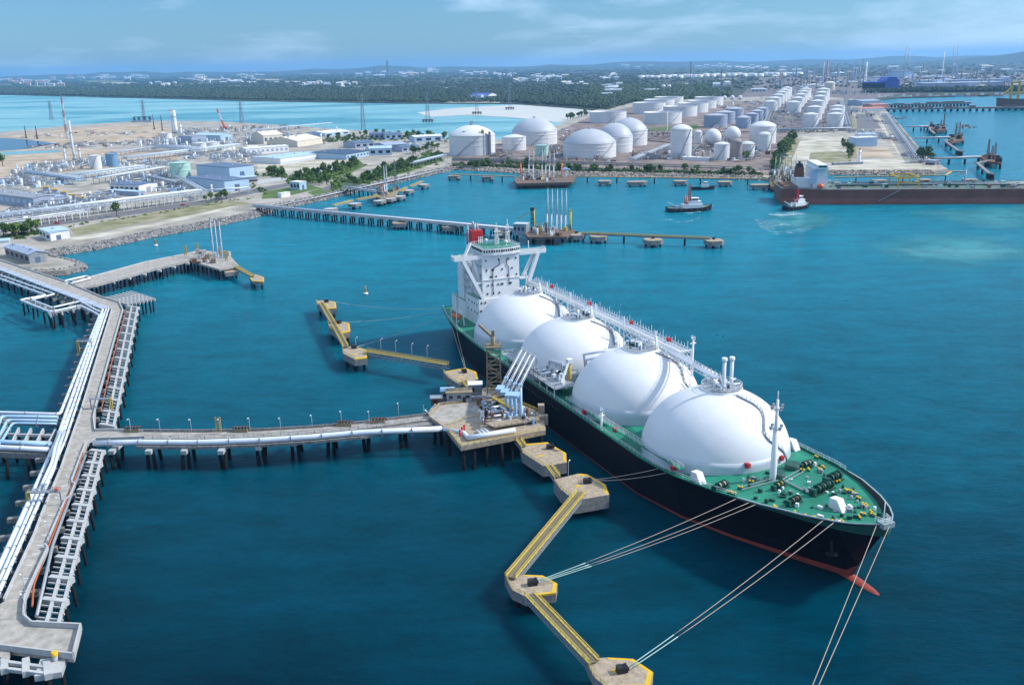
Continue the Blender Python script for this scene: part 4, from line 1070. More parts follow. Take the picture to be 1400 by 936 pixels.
for px, py in ((632, 592), (635, 589), (629, 596)):
    p = W(px, py, ZP); m = MB(M['red']); m.cyl(p.x, p.y, ZP, .3, 1.7, 8); m.ball(p.x, p.y, ZP + 1.9, .42, 8); m.build('fire_monitor', LP, True)
m = MB(M['yrail']); a, b = W(674, 549, ZP), W(704, 566, ZP); m.bar(a + Vector((0, 0, 1.6)), b + Vector((0, 0, 1.6)), 1.4, .5); m.rail([a + Vector((0, 0, 1.8)), b + Vector((0, 0, 1.8))], 1., .12, 2)
for k in range(5): q = a.lerp(b, k / 4); m.bar(q, q + Vector((0, 0, 1.5)), .3)
m.build('yellow_walkway', LP, True)
def house(name, label, cat, px, py, z, lx, ly, h, rz, wallm, roofm, over=.5, door=None, extra=None):
    p = W(px, py, z); t_ = thing(name, label, cat, (p.x, p.y, z), rz)
    MB(M[wallm]).box(0, 0, 0, lx, ly, h).build('wall', t_)
    MB(M[roofm]).box(0, 0, h, lx + over, ly + over, .3).build('roof', t_)
    if door: MB(M[door]).box(lx * .2, -ly / 2 - .03, 0, 1.2, .1, 2.1).build('door', t_)
    for k in range(int(lx // 3)): MB(M['glass']).box(-lx / 2 + 1.5 + k * 3, -ly / 2 - .03, h * .45, 1.4, .08, h * .3).build('window', t_)
    return t_
house('control_room', 'grey flat roofed control cabin behind the loading platform deck', 'cabin', 628, 547, ZP, 9, 5, 3.6, .05, 'steel', 'tan', .6, 'dark')
house('plant_cabin', 'grey cabin with a pale roof under the walkway to the dolphin', 'cabin', 612, 544, ZP - .5, 4.5, 4, 3.2, .05, 'steel', 'bpipe', .8)
house('plant_cabin', 'small red brown hut at the corner of the loading platform', 'cabin', 597, 552, ZP - .5, 4, 3.2, 2.6, .1, 'rust', 'steel', .6)
house('plant_cabin', 'white topped cabin beside the dolphin walkway', 'cabin', 650, 538, ZP - 1, 5, 4, 4.0, .05, 'steel', 'white', .5)
p = W(586, 560, ZP - 1); m = MB(M['white'])
for k in range(4): m.bar((p.x + .2 * k, p.y + .2, 2 + 2 * k), (p.x + (1.8 if k % 2 else -1.8) + .2 * k, p.y + .2, 4 + 2 * k), .9, .2); m.bar((p.x - 1.8, p.y, 2 + 2 * k), (p.x - 1.8, p.y, 4 + 2 * k), .18)
tag(m.build('boat_stair'), 'white zigzag stair down to the water at the platform corner', 'stair')

# loading arms: riser, counterweight, inboard and outboard arm, swivel
def loading_arm(base, tip, h, apex_h, label, group, m1='bpipe', m2='pipe', r=.62, cw=True):
    t_ = thing('cargo_loader', label, 'loading arm', base, 0, group)
    B = Vector((0, 0, 0)); T = Vector(tip) - Vector(base); d = Vector((T.x, T.y, 0)); D = d.length; d.normalize()
    m = MB(M[m1]); m.cyl(0, 0, 0, r * 1.15, .8, 14, r); m.cyl(0, 0, .8, r, h - .8, 14); m.box(0, 0, h, r * 2.2, r * 2.2, r * 1.6, math.atan2(d.y, d.x)); m.build('riser', t_)
    top = Vector((0, 0, h + r)); apx = d * (D * (.8 if cw else .42)) + Vector((0, 0, apex_h))
    e = (apx - top).normalized(); back = top - e * 7.5
    m = MB(M[m2]); m.tube([top, apx], r * .42, 8); m.use(M['steel'])
    s_ = Vector((-d.y, d.x, 0)) * r * .9; m.bar(top + s_ - e * 3, apx + s_, r * .3, r * .5); m.bar(top - s_ - e * 3, apx - s_, r * .3, r * .5); m.build('inboard_arm', t_)
    if cw:
        m = MB(M[m1]); m.bar(back - e * .8, back + e * 2.0, 2.7, 1.1); m.use(M['steel']).bar(back, top, .5, .9); m.build('counterweight', t_)
    m = MB(M[m2]); m.tube([apx, T + Vector((0, 0, 1.6)) - d * .5, T], r * .38, 8); m.use(M['steel']).bar(apx - s_ * .7, T + Vector((0, 0, 1.8)) - s_ * .7, r * .25, r * .4); m.build('outboard_arm', t_)
    o_ = MB(M['steel']); o_.cyl(0, 0, -.25, r * .95, .5, 14); k_ = o_.build('swivel', t_); k_.location = apx; k_.rotation_euler = (PI / 2, 0, math.atan2(d.y, d.x))
    return t_
for k, (px, py) in enumerate(((712, 573), (705, 568.5), (699, 564), (693, 559.5))):
    bp_ = W(px, py, ZP); tp = sw(146 + 3.5 * k, 22.9, 17.0)
    loading_arm(bp_, tp, 11. if k else 11.8, 16.2, ['pale blue loading arm closest to the platform\'s outer end, reaching to the carrier', 'pale blue loading arm second from the platform\'s outer end', 'pale blue loading arm third from the platform\'s outer end', 'pale blue loading arm nearest the lattice gangway tower'][k], 'loading arms joined to the gas carrier')
# gangway tower
p = W(676, 541, ZP)
t_ = thing('gangway_tower', 'tall tan lattice gangway tower beside the carrier\'s hull', 'tower', p)
MB(M['tan']).lattice((0, 0, 0), (0, 0, 19), 5.2, 6, .42, 4.6).build('lattice', t_)
m = MB(M['tan']); m.box(0, 0, 19, 5.6, 5.6, .4); m.rail([(x, y, 19.4) for x, y in ((-2.7, -2.7), (2.7, -2.7), (2.7, 2.7), (-2.7, 2.7), (-2.7, -2.7))], 1.1, .12, 1.8); m.cyl(0, 0, 19.4, .8, 3.4, 10); m.build('top_platform', t_)
m = MB(M['tan']); m.bar((0, 0, 22.4), (-5, 6, 25.5), .7, .9); m.bar((0, 0, 21), (0, 0, 25), 1.1); m.build('jib', t_)
m = MB(M['steel']); m.bar((-1, -5, 1.5), (-14, -4, 1.2), 1.4, .5); m.rail([(-1, -5, 1.8), (-14, -4, 1.5)], 1.1, .1); m.build('boarding_gangway', t_)

# ---------------- dolphins
def hook_me():
    m = MB(M['dark']); m.box(0, 0, 0, 2.2, 1.5, .5)
    for k in (-.5, 0, .5): m.bar((-.6, k, .9), (1.3, k * 1.5, 1.0), .36, .7)
    m.box(-.5, 0, .5, 1.1, 1.5, 1.0); return m.mesh('mooring_hook')
HK = hook_me()
def dolphin(label, poly, z=5., th=2.2, hook=None, hrot=0., mark=True, m='beige', side='concd', nm='mooring_dolphin', group=None, pr=.6, rails=(), npile=6, edge=None, deep=2.):
    """capped pile cluster; poly = cap outline in world metres"""
    c = sum((Vector((p[0], p[1], 0)) for p in poly), Vector()) / len(poly)
    t_ = thing(nm, label, 'dolphin', (c.x, c.y, 0), 0, group)
    q = MB(M[side]); q.prism([(p[0], p[1]) for p in poly], z - th, z)
    q.use(M[m]).sheet([tuple(c.lerp(Vector((p[0], p[1], 0)), .985)[:2]) for p in poly], z + .015); q.build('cap', t_, True)
    if mark:
        n = len(poly); e = edge or range(n); q = MB(M['yellow'])
        for i in e:
            a, b = Vector((*poly[i][:2], 0)), Vector((*poly[(i + 1) % n][:2], 0))
            f = .15 if mark is True else mark * 1.25
            a2, b2 = a.lerp(c, f), b.lerp(c, f); a1, b1 = a.lerp(c, .012), b.lerp(c, .012)
            q.add([(a1.x, a1.y, z + .03), (b1.x, b1.y, z + .03), (b2.x, b2.y, z + .03), (a2.x, a2.y, z + .03)], [(0, 1, 2, 3)] if (b1 - a1).cross(b2 - a1).z > 0 else [(3, 2, 1, 0)])
            q.bar((a.x, a.y, z - .22), (b.x, b.y, z - .22), .06, .42)
        q.build('edge_marking', t_, True)
        if hook is not None:
            q = MB(M['yellow']); h = c.lerp(Vector((hook[0], hook[1], 0)), -.55); q.box(h.x, h.y, z + .02, 1.9, 1.1, .02, .5); q.build('deck_marking', t_, True)
    pts = [c.lerp(Vector((*poly[i * len(poly) // npile][:2], 0)), .72) for i in range(npile)]
    piles(t_, pts, z - th, pr, .05, deep=deep)
    if hook is not None:
        o = bpy.data.objects.new('mooring_hook', HK); col.objects.link(o); o.parent = t_; h = Vector(hook) - t_.location; o.location = (h.x, h.y, z + .03); o.rotation_euler = (0, 0, hrot)
    for r_ in rails:
        q = MB(M['yrail']); q.rail([Vector((p[0], p[1], z)) for p in r_], 1.1, .1, 1.8); q.build('rail', t_, True)
    return t_
def octo(c, rx, ry, rz=0., k=.55):
    o = []
    for x, y in ((1, -k), (1, k), (k, 1), (-k, 1), (-1, k), (-1, -k), (-k, -1), (k, -1)):
        u, v = x * rx, y * ry; o.append((c[0] + u * math.cos(rz) - v * math.sin(rz), c[1] + u * math.sin(rz) + v * math.cos(rz)))
    return o
def wpoly(pts, z): return [tuple(W(a, b, z)[:2]) for a, b in pts]
lb = wpoly([(711, 607), (714, 618), (743, 637), (775, 632), (774, 619), (748, 604)], 6)
dolphin('breasting dolphin next to the loading platform, lower side, with a bird shaped black hook', lb, 6, 3.6, W(752, 613, 6), .3, True, nm='breasting_dolphin', edge=(3, 4, 5), rails=[wpoly([(711, 607), (714, 618), (743, 637)], 6)], npile=5)
lb = wpoly([(757, 655), (766, 668), (786, 684), (833, 676), (828, 662), (803, 648), (790, 647)], 6)
dolphin('breasting dolphin where the yellow bridge starts, nearest the carrier\'s bow', lb, 6, 4.2, W(803, 660, 6), .3, True, nm='breasting_dolphin', edge=(3, 4, 5), rails=[wpoly([(757, 655), (766, 668), (786, 684)], 6)], npile=5)
lb = octo(W(1086, 1004, 5), 6, 5.5, .3); dolphin('mooring dolphin holding the bow lines, beyond the lower picture edge', lb, 5, 2.6, W(1086, 1000, 5), 1.2, .13)
lb = wpoly([(606, 508), (612, 515), (630, 527), (654, 518), (651, 508), (636, 502.5)], 7)
dolphin('breasting dolphin with two taut lines, beside the lattice gangway tower', lb, 7, 3.4, W(635, 509, 7), 1.9, True, nm='breasting_dolphin', edge=(3, 4, 5), rails=[wpoly([(606, 508), (612, 515), (630, 527)], 7)], npile=5)
lb = wpoly([(643, 536), (660, 545), (690, 540), (686, 530), (664, 529)], 6.5)
dolphin('breasting dolphin half hidden under the lattice gangway tower', lb, 6.5, 3.0, None, 0, True, nm='breasting_dolphin', edge=(2, 3), npile=4)
lb = wpoly([(690, 787), (700, 806), (719, 815), (760, 810), (762, 797), (742, 786), (715, 785)], 5)
dolphin('mooring dolphin with a yellow rim where the two yellow bridges meet, three green lines', lb, 5, 2.6, W(728, 799, 5), .3, .13, edge=(2, 3, 4, 5), m='beige', rails=[wpoly([(690, 787), (700, 806), (719, 815)], 5)], npile=7)
lb = wpoly([(800, 900), (812, 925), (830, 940), (889, 938), (893, 918), (866, 900), (830, 898)], 5)
dolphin('mooring dolphin nearest the camera with a yellow rim, at the end of the yellow bridge', lb, 5, 2.6, W(850, 918, 5), .3, .13, edge=(2, 3, 4, 5), rails=[wpoly([(800, 900), (812, 925), (830, 940)], 5)], npile=7)
for (pts, lab) in (([(433, 411), (433, 416), (447, 422), (460, 421), (459, 413), (447, 410)], 'mooring dolphin at the far end of the three linked dolphins off the stern'),
                   ([(448, 440), (450, 448), (463, 456), (479, 453), (478, 442), (464, 439)], 'mooring dolphin in the middle of the three linked off the stern'),
                   ([(468, 474), (469, 483), (485, 491), (502, 489), (501, 478), (485, 473)], 'mooring dolphin at the bridge corner off the carrier\'s stern')):
    q = wpoly(pts, 6); dolphin(lab, q, 6, 3.0, W(pts[5][0] - 1, pts[5][1] + 3, 6), .5, .14, edge=(2, 3, 4), rails=[q[0:3]], npile=6)

# ---------------- footbridges between the dolphins
def bridge(label, a, b, w=1.9, m='ybr', deep=1.5, sup=None, group=None, rails=True):
    a, b = Vector(a), Vector(b); c = (a + b) / 2; t_ = thing('footbridge', label, 'footbridge', (c.x, c.y, 0), 0, group)
    d = (b - a).normalized(); r = Vector((-d.y, d.x, 0)) * (w / 2)
    q = MB(M['brdeck' if rails else m]); q.bar(a, b, w, .14); q.build('deck', t_, True)
    q = MB(M['steel']); dz = Vector((0, 0, deep))
    if rails:
        for s_ in (1, -1):
            q.bar(a + r * s_ - dz * .5, b + r * s_ - dz * .5, .2, .3); q.bar(a + r * s_ - dz, b + r * s_ - dz, .24)
            k = max(2, int((b - a).length / 2.2))
            for i in range(k): q.bar(a.lerp(b, i / k) + r * s_ - (dz if i % 2 else dz * 0), a.lerp(b, (i + 1) / k) + r * s_ - (dz * 0 if i % 2 else dz), .13)
    else: q.bar(a - dz * .5, b - dz * .5, w * .7, deep)
    q.build('girder', t_, True)
    if rails:
        for s_ in (1, -1): q = MB(M['ybr']); q.bar(a + r * s_ * .97 + Vector((0, 0, .1)), b + r * s_ * .97 + Vector((0, 0, .1)), .3, .25); q.rail([a + r * s_, b + r * s_], 1.1, .13, 2.4); q.build('rail', t_, True)
    if sup: piles(t_, [a.lerp(b, f) for f in sup], min(a.z, b.z) - deep, .7)
    return t_
bridge('yellow footbridge slanting from the bow side breasting dolphin to the rimmed dolphin', W(795, 672, 6.6), W(698, 789, 5.6), 2.6)
bridge('yellow footbridge to the dolphin nearest the camera', W(724, 812, 5.5), W(812, 905, 5.5), 2.4)
bridge('yellow footbridge linking the far pair of stern dolphins', W(439, 414, 6.6), W(455, 441, 6.6), 2.2)
bridge('yellow footbridge linking the near pair of stern dolphins', W(456, 443, 6.6), W(473, 474, 6.6), 2.2)
bridge('long footbridge with hanging truss from the stern dolphins towards the loading platform', W(500, 479.5, 7), W(612, 498, 7.6), 2.0, deep=2.2)
bridge('short footbridge between the breasting dolphin and the platform cabins', W(634, 520, 7.6), W(646, 535, 9.2), 1.8)
bridge('short yellow stair bridge between the two lower breasting dolphins', W(750, 636, 6.5), W(762, 652, 6.5), 1.8)
bridge('short footbridge from the loading platform to the lower breasting dolphin', W(705, 596, 8), W(716, 610, 6.5), 1.8)
for px, py in ((745, 868), (781, 897), (756, 842)):
    pass
for px, py, z, s_ in ((521, 478, 7, 0), (541, 481, 7, 0), (563, 485, 7, 0), (584, 488, 7, 0), (487, 476, 6, 0), (777, 651, 6, 0)):
    lamp(W(px, py, z), 1.2, 'thin grey lamp post on a footbridge or dolphin around the gas carrier', 'lamp posts on the footbridges')

# ---------------- mooring lines
def line(label, a, b, sag=.02, tail=None, r=.075, group='mooring lines of the gas carrier'):
    a, b = Vector(a), Vector(b); L = (b - a).length
    c = (a + b) / 2; t_ = thing('mooring_line', label, 'mooring line', (c.x, c.y, c.z), 0, group)
    pt = lambda f: a.lerp(b, f) - Vector((0, 0, sag * L * 4 * f * (1 - f)))
    f0 = tail or 0.
    q = MB(M['rope']); q.tube([pt(f0 + (1 - f0) * i / 14) for i in range(15)], r, 6); q.build('rope', t_, False); t_.children[-1].location = -t_.location
    if tail:
        q = MB(M['groper']); q.tube([pt(f0 * i / 6) for i in range(7)], r * 1.35, 6); q.build('tail', t_); t_.children[-1].location = -t_.location
        q = MB(M['dark']); e = pt(f0); q.ball(e.x, e.y, e.z, r * 3.2, 8); q.build('shackle', t_); t_.children[-1].location = -t_.location
def fair(a, s_=1): return sw(a, s_ * (lerp_tab(HB, a) + .1), zbul(a) - .35)
H1 = W(733, 799, 5) + Vector((.8, .4, 1.0)); H2 = W(856, 917, 5) + Vector((.8, .4, 1.0))
line('highest of three lines from the rimmed dolphin to the carrier\'s bow', H1, fair(33), .012, .22)
line('middle of three lines from the rimmed dolphin to the carrier\'s bow', H1 + Vector((.3, -.4, 0)), fair(29), .012, .22)
line('lowest of three lines from the rimmed dolphin to the carrier\'s bow', H1 + Vector((.6, -.8, 0)), fair(27), .014, .22)
line('upper line from the nearest dolphin to the carrier\'s bow', H2, fair(10.5), .012, .2)
line('lower line from the nearest dolphin to the carrier\'s bow', H2 + Vector((.4, -.6, 0)), fair(8.2), .012, .2)
line('bow line running down out of the picture, inner one', W(1085, 1000, 5.6), fair(1.2), .004)
line('bow line running down out of the picture, beside the stem', W(1090, 1001, 5.6), fair(.25, -1), .004)
line('upper slack line from the bow side breasting dolphin along the hull', W(806, 660, 6) + Vector((0, 0, 1)), fair(64), .02)
line('lower slack line from the bow side breasting dolphin along the hull', W(807, 661, 6) + Vector((0, 0, 1)), fair(60), .03)
H3 = W(636, 508, 7) + Vector((0, 0, 1)); line('longer taut line from the upper breasting dolphin to the stern rail', H3, fair(243), .01); line('shorter taut line from the upper breasting dolphin to the stern rail', H3 + Vector((.4, 0, 0)), fair(233), .01)
for (px, py), a, lab in (((448, 413), 272, 'far'), ((465, 443), 268, 'middle'), ((487, 477), 262, 'near')):
    line('slack stern line from the ' + lab + ' one of the three linked dolphins', W(px, py, 6) + Vector((0, 0, 1)), fair(a), .025, .2)

# ---------------- the smaller berth at the upper end of the trestle
t2 = PW([(97, 383), (125, 379), (200, 358.5), (268, 345)], 7); b2 = PW([(108, 394.5), (130, 390.5), (212, 368), (275, 353)], 7)
J2 = thing('side_jetty', 'short concrete jetty on raked piles with a small loading berth at its tip', 'jetty', (W(190, 372, 7).x, W(190, 372, 7).y, 0))
m = MB(M['road']); fan(m, t2, b2, 6.1, 7.0); m.prism([(p.x, p.y) for p in PW([(252, 347), (272, 341), (312, 347), (327, 363), (300, 368), (262, 357)], 7)], 5.8, 7.02); m.build('deck', J2, True)
m = MB(M['concl']); par(m, t2, .8, .4, 7); m.rail(b2, 1.0, .14, 3)
for f in range(9):
    a = b2[0].lerp(b2[3], f / 8); m.box(a.x, a.y, 5.0, 2.0, 2.2, 1.1)
m.build('parapet', J2, True)
pts = []
for f in range(17):
    a, b = t2[0].lerp(t2[3], f / 16), b2[0].lerp(b2[3], f / 16); pts += [a.lerp(b, .15), a.lerp(b, .9)]
    if f % 4 == 2: pts += [a.lerp(b, .5) + Vector((2, 0, 0)), a.lerp(b, .9) + Vector((-2.4, 0, 0)), a.lerp(b, .9) + Vector((2.4, 0, 0))]
for px, py in ((270, 362), (282, 364), (294, 366), (305, 366), (316, 364), (322, 360), (276, 352), (290, 355), (305, 355), (318, 368), (298, 372), (286, 360)): pts.append(W(px, py - 3, 6))
piles(J2, pts, 5.9, .55, .06)
m = MB(M['tan'])
for i in range(34):
    p = W(random.uniform(262, 316), random.uniform(346, 360), 7); m.use(random.choice([M['tan'], M['yrail'], M['steel'], M['rust'], M['concl']])); m.box(p.x, p.y, 7, random.uniform(.8, 3), random.uniform(.8, 2.5), random.uniform(1, 3.4), random.random())
for px, py in ((270, 344), (300, 350), (310, 356), (254, 348)): p = W(px, py, 7); m.use(M['yrail']).lattice(p, p + Vector((0, 0, 6)), 1.4, 3, .2)
m.build('berth_equipment', J2, True)['kind'] = 'stuff'
for k, px in enumerate((292, 298, 304)):
    p = W(px, 349 + k * 1.5, 7); loading_arm(p, p + Vector((.9, -1.5, 3)), 9, 24 + 1, ['pale blue loading arm standing folded on the side jetty, first in line', 'pale blue loading arm standing folded on the side jetty, middle one', 'pale blue loading arm standing folded on the side jetty, outer one'][k], 'folded loading arms of the side jetty', r=.55, cw=False)
q = wpoly([(340, 378), (345, 384), (360, 385), (361, 379), (350, 375)], 5)
dolphin('small dolphin at the tip of the side jetty\'s walkway', q, 5, 2, None, 0, .14, npile=4)
q = wpoly([(300, 364), (308, 373), (326, 371), (322, 362)], 5); dolphin('low concrete dolphin under the side jetty\'s berth', q, 5, 2.4, None, 0, False, npile=4)
bridge('yellow walkway from the side jetty to its small outer dolphin', W(316, 361, 6.5), W(346, 378, 5.5), 1.8)
p = W(113, 381, 7); pipe_run('pipeline', 'white pipe loop at the root of the side jetty', 'pipeline', [W(92, 388, 8), W(88, 384, 8), W(118, 377, 8), W(124, 380, 8), W(95, 388, 8)], .5, 'white')

# ---------------- middle trestle with its berth
J3 = thing('pipe_jetty', 'long straight pipe jetty on paired piles crossing the harbour', 'jetty', (W(530, 300, 7).x, W(530, 300, 7).y, 0))
c0, c1 = W(348, 281, 7), W(712, 314, 7)
m = MB(M['concl']); m.bar(c0 - Vector((0, 0, .5)), c1 - Vector((0, 0, .5)), 6.5, 1.); m.build('deck', J3, True)
d = (c1 - c0).normalized(); r = Vector((-d.y, d.x, 0))
m = MB(M['steel']); m.rail([c0 + r * 3.1, c1 + r * 3.1], 1.2, .14, 5); m.rail([c0 - r * 3.1, c1 - r * 3.1], 1.2, .14, 5); m.build('rail', J3, True)
m = MB(M['pipe']); 
for k in (-1.9, -.6, .6): m.tube([c0 + r * k + Vector((0, 0, .9)), c1 + r * k + Vector((0, 0, .9))], .45, 8)
m.build('pipe_bundle', J3, True)
pts = []
m = MB(M['concl'])
for i in range(28):
    a = c0.lerp(c1, (i + .6) / 28); m = MB(M['concl']); m.bar(a - r * 3.8 - Vector((0, 0, 1.5)), a + r * 3.8 - Vector((0, 0, 1.5)), 2., 1.1); pts += [a - r * 2.6 - d * .6, a - r * 1.6 + d * 1.2, a + r * 2.4]; m.build('crosshead', J3, True)
piles(J3, pts, 5.2, .65, .03)
def berth(name, label, poly, z, th, equip, seed, armsx, orange=(), colr='beige', armh=11, apex=26, armlab='', group='', pilesn=10):
    random.seed(seed)
    q = wpoly(poly, z); c = sum((Vector((*p, 0)) for p in q), Vector()) / len(q)
    t_ = thing(name, label, 'berth', (c.x, c.y, 0)); MB(M[colr]).prism(q, z - th, z).build('slab', t_, True)
    pts = [c.lerp(Vector((*q[i % len(q)], 0)), f).lerp(Vector((*q[(i + 1) % len(q)], 0)), .3) for i in range(len(q)) for f in (.85, .5)]
    piles(t_, pts, z - th, .8)
    m = MB(M['steel'])
    xs = [p[0] for p in poly]; ys = [p[1] for p in poly]
    for i in range(equip):
        a, b = q[i % len(q)], q[(i * 3 + 1) % len(q)]; u = random.random() * .8; p = c.lerp(Vector((*a, 0)).lerp(Vector((*b, 0)), random.random()), u)
        m.use(M[random.choice(['tan', 'yrail', 'steel', 'rust', 'concl', 'dkgreen', 'white'])])
        if i % 4 == 0: m.cyl(p.x, p.y, z, .6, random.uniform(2, 5), 8)
        elif i % 4 == 1: m.lattice((p.x, p.y, z), (p.x, p.y, z + random.uniform(3, 7)), 2.2, 2, .3)
        else: m.box(p.x, p.y, z, random.uniform(1.5, 5), random.uniform(1.5, 4), random.uniform(1.2, 4), random.random())
    m.build('pipework', t_, True)['kind'] = 'stuff'
    for k, (px, py) in enumerate(armsx):
        p = W(px, py, z); loading_arm(p, p + Vector((1.5, -1.2, 4)), armh, apex, armlab + ', ' + ['first', 'second', 'third', 'fourth', 'fifth', 'sixth'][k] + ' in the row', group, m1='white', r=.5, cw=False)
    for px, py, h in orange:
        p = W(px, py, z); m = MB(M['yellow' if name == 'pipe_berth' else 'orange']); m.cyl(p.x, p.y, z, .75, h, 10); m.box(p.x, p.y, z + h, 1.6, 1.6, 1.2); m.build('monitor_tower', t_, True)
    return t_
berth('pipe_berth', 'rusty brown berth platform at the end of the straight pipe jetty', [(716, 318), (728, 309), (787, 314), (775, 323.5), (722, 324)], 6, 1.6, 40, 3, [(748, 312), (754, 312.5), (761, 313), (767, 313.5), (773, 314)], [(730, 309, 13), (780, 312, 13)], 'brown', 10, 30, 'pale loading arm standing on the brown berth of the pipe jetty', 'arms of the pipe jetty berth')
house('berth_house', 'pale boxy equipment house where the pipe jetty meets its berth', 'building', 713, 321, 4, 10, 8, 8.5, -.35, 'steel', 'skirt', .6)
p = W(728, 311, 6); t_ = thing('berth_crane', 'small green crane with a slanting jib on the pipe jetty berth', 'crane', p); MB(M['dkgreen']).lattice((0, 0, 0), (0, 0, 13), 2, 4, .4).build('mast', t_); m = MB(M['yrail']); m.bar((0, 0, 12), (-12, 4, 6), .6); m.use(M['dkgreen']).box(0, 0, 13, 3, 3, 2.4); m.build('jib', t_)
gd = 'concrete dolphins of the pipe jetty'
for px, py, lab in ((788, 320, 'beige dolphin touching the pipe jetty\'s berth'), (818, 322, 'beige dolphin one step out from the pipe jetty berth'), (893, 327, 'beige dolphin midway along the yellow walkway'), (976, 328, 'beige dolphin at the free end of the yellow walkway'), (547, 304, 'dolphin tucked behind the pipe jetty, nearest the shore'), (615, 309, 'dolphin tucked behind the pipe jetty, middle'), (688, 316, 'dolphin tucked behind the pipe jetty, next to the berth house')):
    c = W(px, py, 5); dolphin(lab, octo(c, 6.2, 6.2, .2), 5, 3., W(px, py - 1, 5), 1, False, nm='mooring_dolphin', group=gd, npile=4, pr=.8)
bridge('yellow walkway linking the outer dolphins of the pipe jetty', W(795, 318.5, 6), W(971, 325.5, 6), 1.8, deep=1.2, sup=(.34, .81), rails=True)

# ---------------- the small yellow berth under the causeway
gd = 'dolphins of the small causeway berth'
D4 = [(452, 285), (485, 278), (519, 274), (533, 271), (546, 268), (558, 260), (579, 252)]
for k, (px, py) in enumerate(D4):
    c = W(px, py, 5); dolphin('pale concrete dolphin of the causeway berth, ' + ['first', 'second', 'third', 'fourth', 'fifth', 'sixth', 'last'][k] + ' counted from the pipe jetty', octo(c, 6.0, 5, .9), 5, 2.6, None, 0, False, group=gd, npile=3, pr=.8, m='concl')
for k, (a, b) in enumerate((((456, 281), (482, 274)), ((488, 273), (516, 268)), ((548, 262), (556, 256)), ((561, 255), (577, 248)))):
    bridge('bright yellow footbridge of the causeway berth, ' + ['nearest the pipe jetty', 'second span', 'short middle span', 'farthest span'][k], W(*a, 6.5), W(*b, 6.5), 2.4, 'yellow', 1.2)
t_ = berth('causeway_berth', 'small yellow railed berth platform under the causeway bank', [(510, 267), (520, 260), (548, 258), (540, 268), (520, 271)], 6, 1.4, 26, 5, [(526, 266), (529, 265)], [(522, 264, 7)], 'tan', 9, 28, 'white loading arm on the causeway berth', 'arms of the causeway berth')
a, b = W(470, 256, 6.5), W(518, 263, 6.5); t_ = thing('pipe_bridge', 'dark steel pipe bridge from the causeway bank to its berth', 'pipe bridge', ((a + b) / 2)[:2] + (0,)); t_.location.z = 0
m = MB(M['steel']); m.bar(a, b, 6, .8); d = (b - a).normalized(); r = Vector((-d.y, d.x, 0)) * 3
for s_ in (1, -1):
    m.bar(a + r * s_ + Vector((0, 0, 4)), b + r * s_ + Vector((0, 0, 4)), .4)
    for k in range(10): m.bar(a.lerp(b, k / 10) + r * s_ + Vector((0, 0, 4 if k % 2 else 0)), a.lerp(b, (k + 1) / 10) + r * s_ + Vector((0, 0, 0 if k % 2 else 4)), .3)
m.build('truss', t_, True); m = MB(M['pipe']); m.tube([a + Vector((0, 0, 1.2)), b + Vector((0, 0, 1.2))], .6, 8); m.tube([a + r * .4 + Vector((0, 0, 1)), b + r * .4 + Vector((0, 0, 1))], .4, 8); m.build('pipe_bundle', t_, True)
piles(t_, [a.lerp(b, f) + r * s_ * .8 for f in (.25, .5, .75) for s_ in (1, -1)], 6, .7)
p = W(541, 258, 4); m = MB(M['steel']); m.lattice(p, p + Vector((0, 0, 30)), 2, 8, .3, .8); tag(m.build('lattice_mast'), 'slim grey lattice mast beside the causeway berth', 'mast')

# ---------------- berths along the tank farm shore
berth('shore_berth', 'rusty brown berth platform with pale arms in front of the dome tanks', [(703, 246), (712, 238), (788, 240), (782, 249), (706, 251)], 6, 2.6, 46, 8, [(723, 241), (729, 241), (741, 242), (746, 242), (751, 242), (757, 242)], [(712, 239, 13), (768, 241, 15)], 'brown', 12, 30, 'pale loading arm on the tank farm berth', 'arms of the tank farm berth')
p = W(773, 240, 6); m = MB(M['bpipe']); m.box(p.x, p.y, 12, 10, 6, 1.2); m.box(p.x, p.y, 13.2, 6, 4, 2, 0, .6, .6)
for s_ in (-4, 4): m.bar((p.x + s_, p.y, 6), (p.x + s_, p.y, 12), .5)
tag(m.build('canopy'), 'bright blue canopy on the tank farm berth', 'canopy')
gd = 'dolphins of the tank farm berth'
for k, (px, py, s_) in enumerate(((621, 240, 1), (667, 241, 1), (827, 247, 1), (871, 248, 1.5), (930, 247, 1), (991, 248, 1), (1040, 252, 1.5))):
    c = W(px, py, 5); dolphin('beige dolphin off the tank farm shore, ' + ['first', 'second', 'third', 'fourth and wide', 'fifth', 'sixth', 'seventh and wide'][k] + ' from the causeway', octo(c, 7.2 * s_, 6, 0), 5, 3.2, None, 0, False, group=gd, npile=3, pr=.9)
bridge('yellow walkway along the tank farm shore, causeway side', W(618, 238, 7), W(704, 241, 7), 2.0, deep=1.1, sup=(.3, .8), rails=False)
bridge('yellow walkway along the tank farm shore, from the berth to the tanker', W(788, 241, 7), W(1050, 244, 7), 2.0, deep=1.1, sup=(.06, .22, .42, .66, .9), rails=False)
t_ = berth('shore_berth', 'rusty berth platform crowded with pale arms behind the tanker\'s stern', [(1052, 250), (1054, 243), (1096, 243), (1096, 253), (1054, 255)], 6, 3, 46, 11, [(1058, 246), (1064, 246), (1072, 246), (1080, 246), (1086, 246)], [(1090, 245, 10)], 'brown', 10, 24, 'pale loading arm behind the tanker\'s stern', 'arms of the tanker berth')
bridge('yellow walkway behind the tanker', W(1140, 242, 7), W(1293, 239, 7), 2.2, deep=1.2, sup=(.2, .62), rails=False)
bridge('yellow walkway bowing out at the end of the tanker berth', W(1293, 239, 7), W(1301, 234, 9), 2.2, deep=1.2, sup=(0.02,), rails=False)
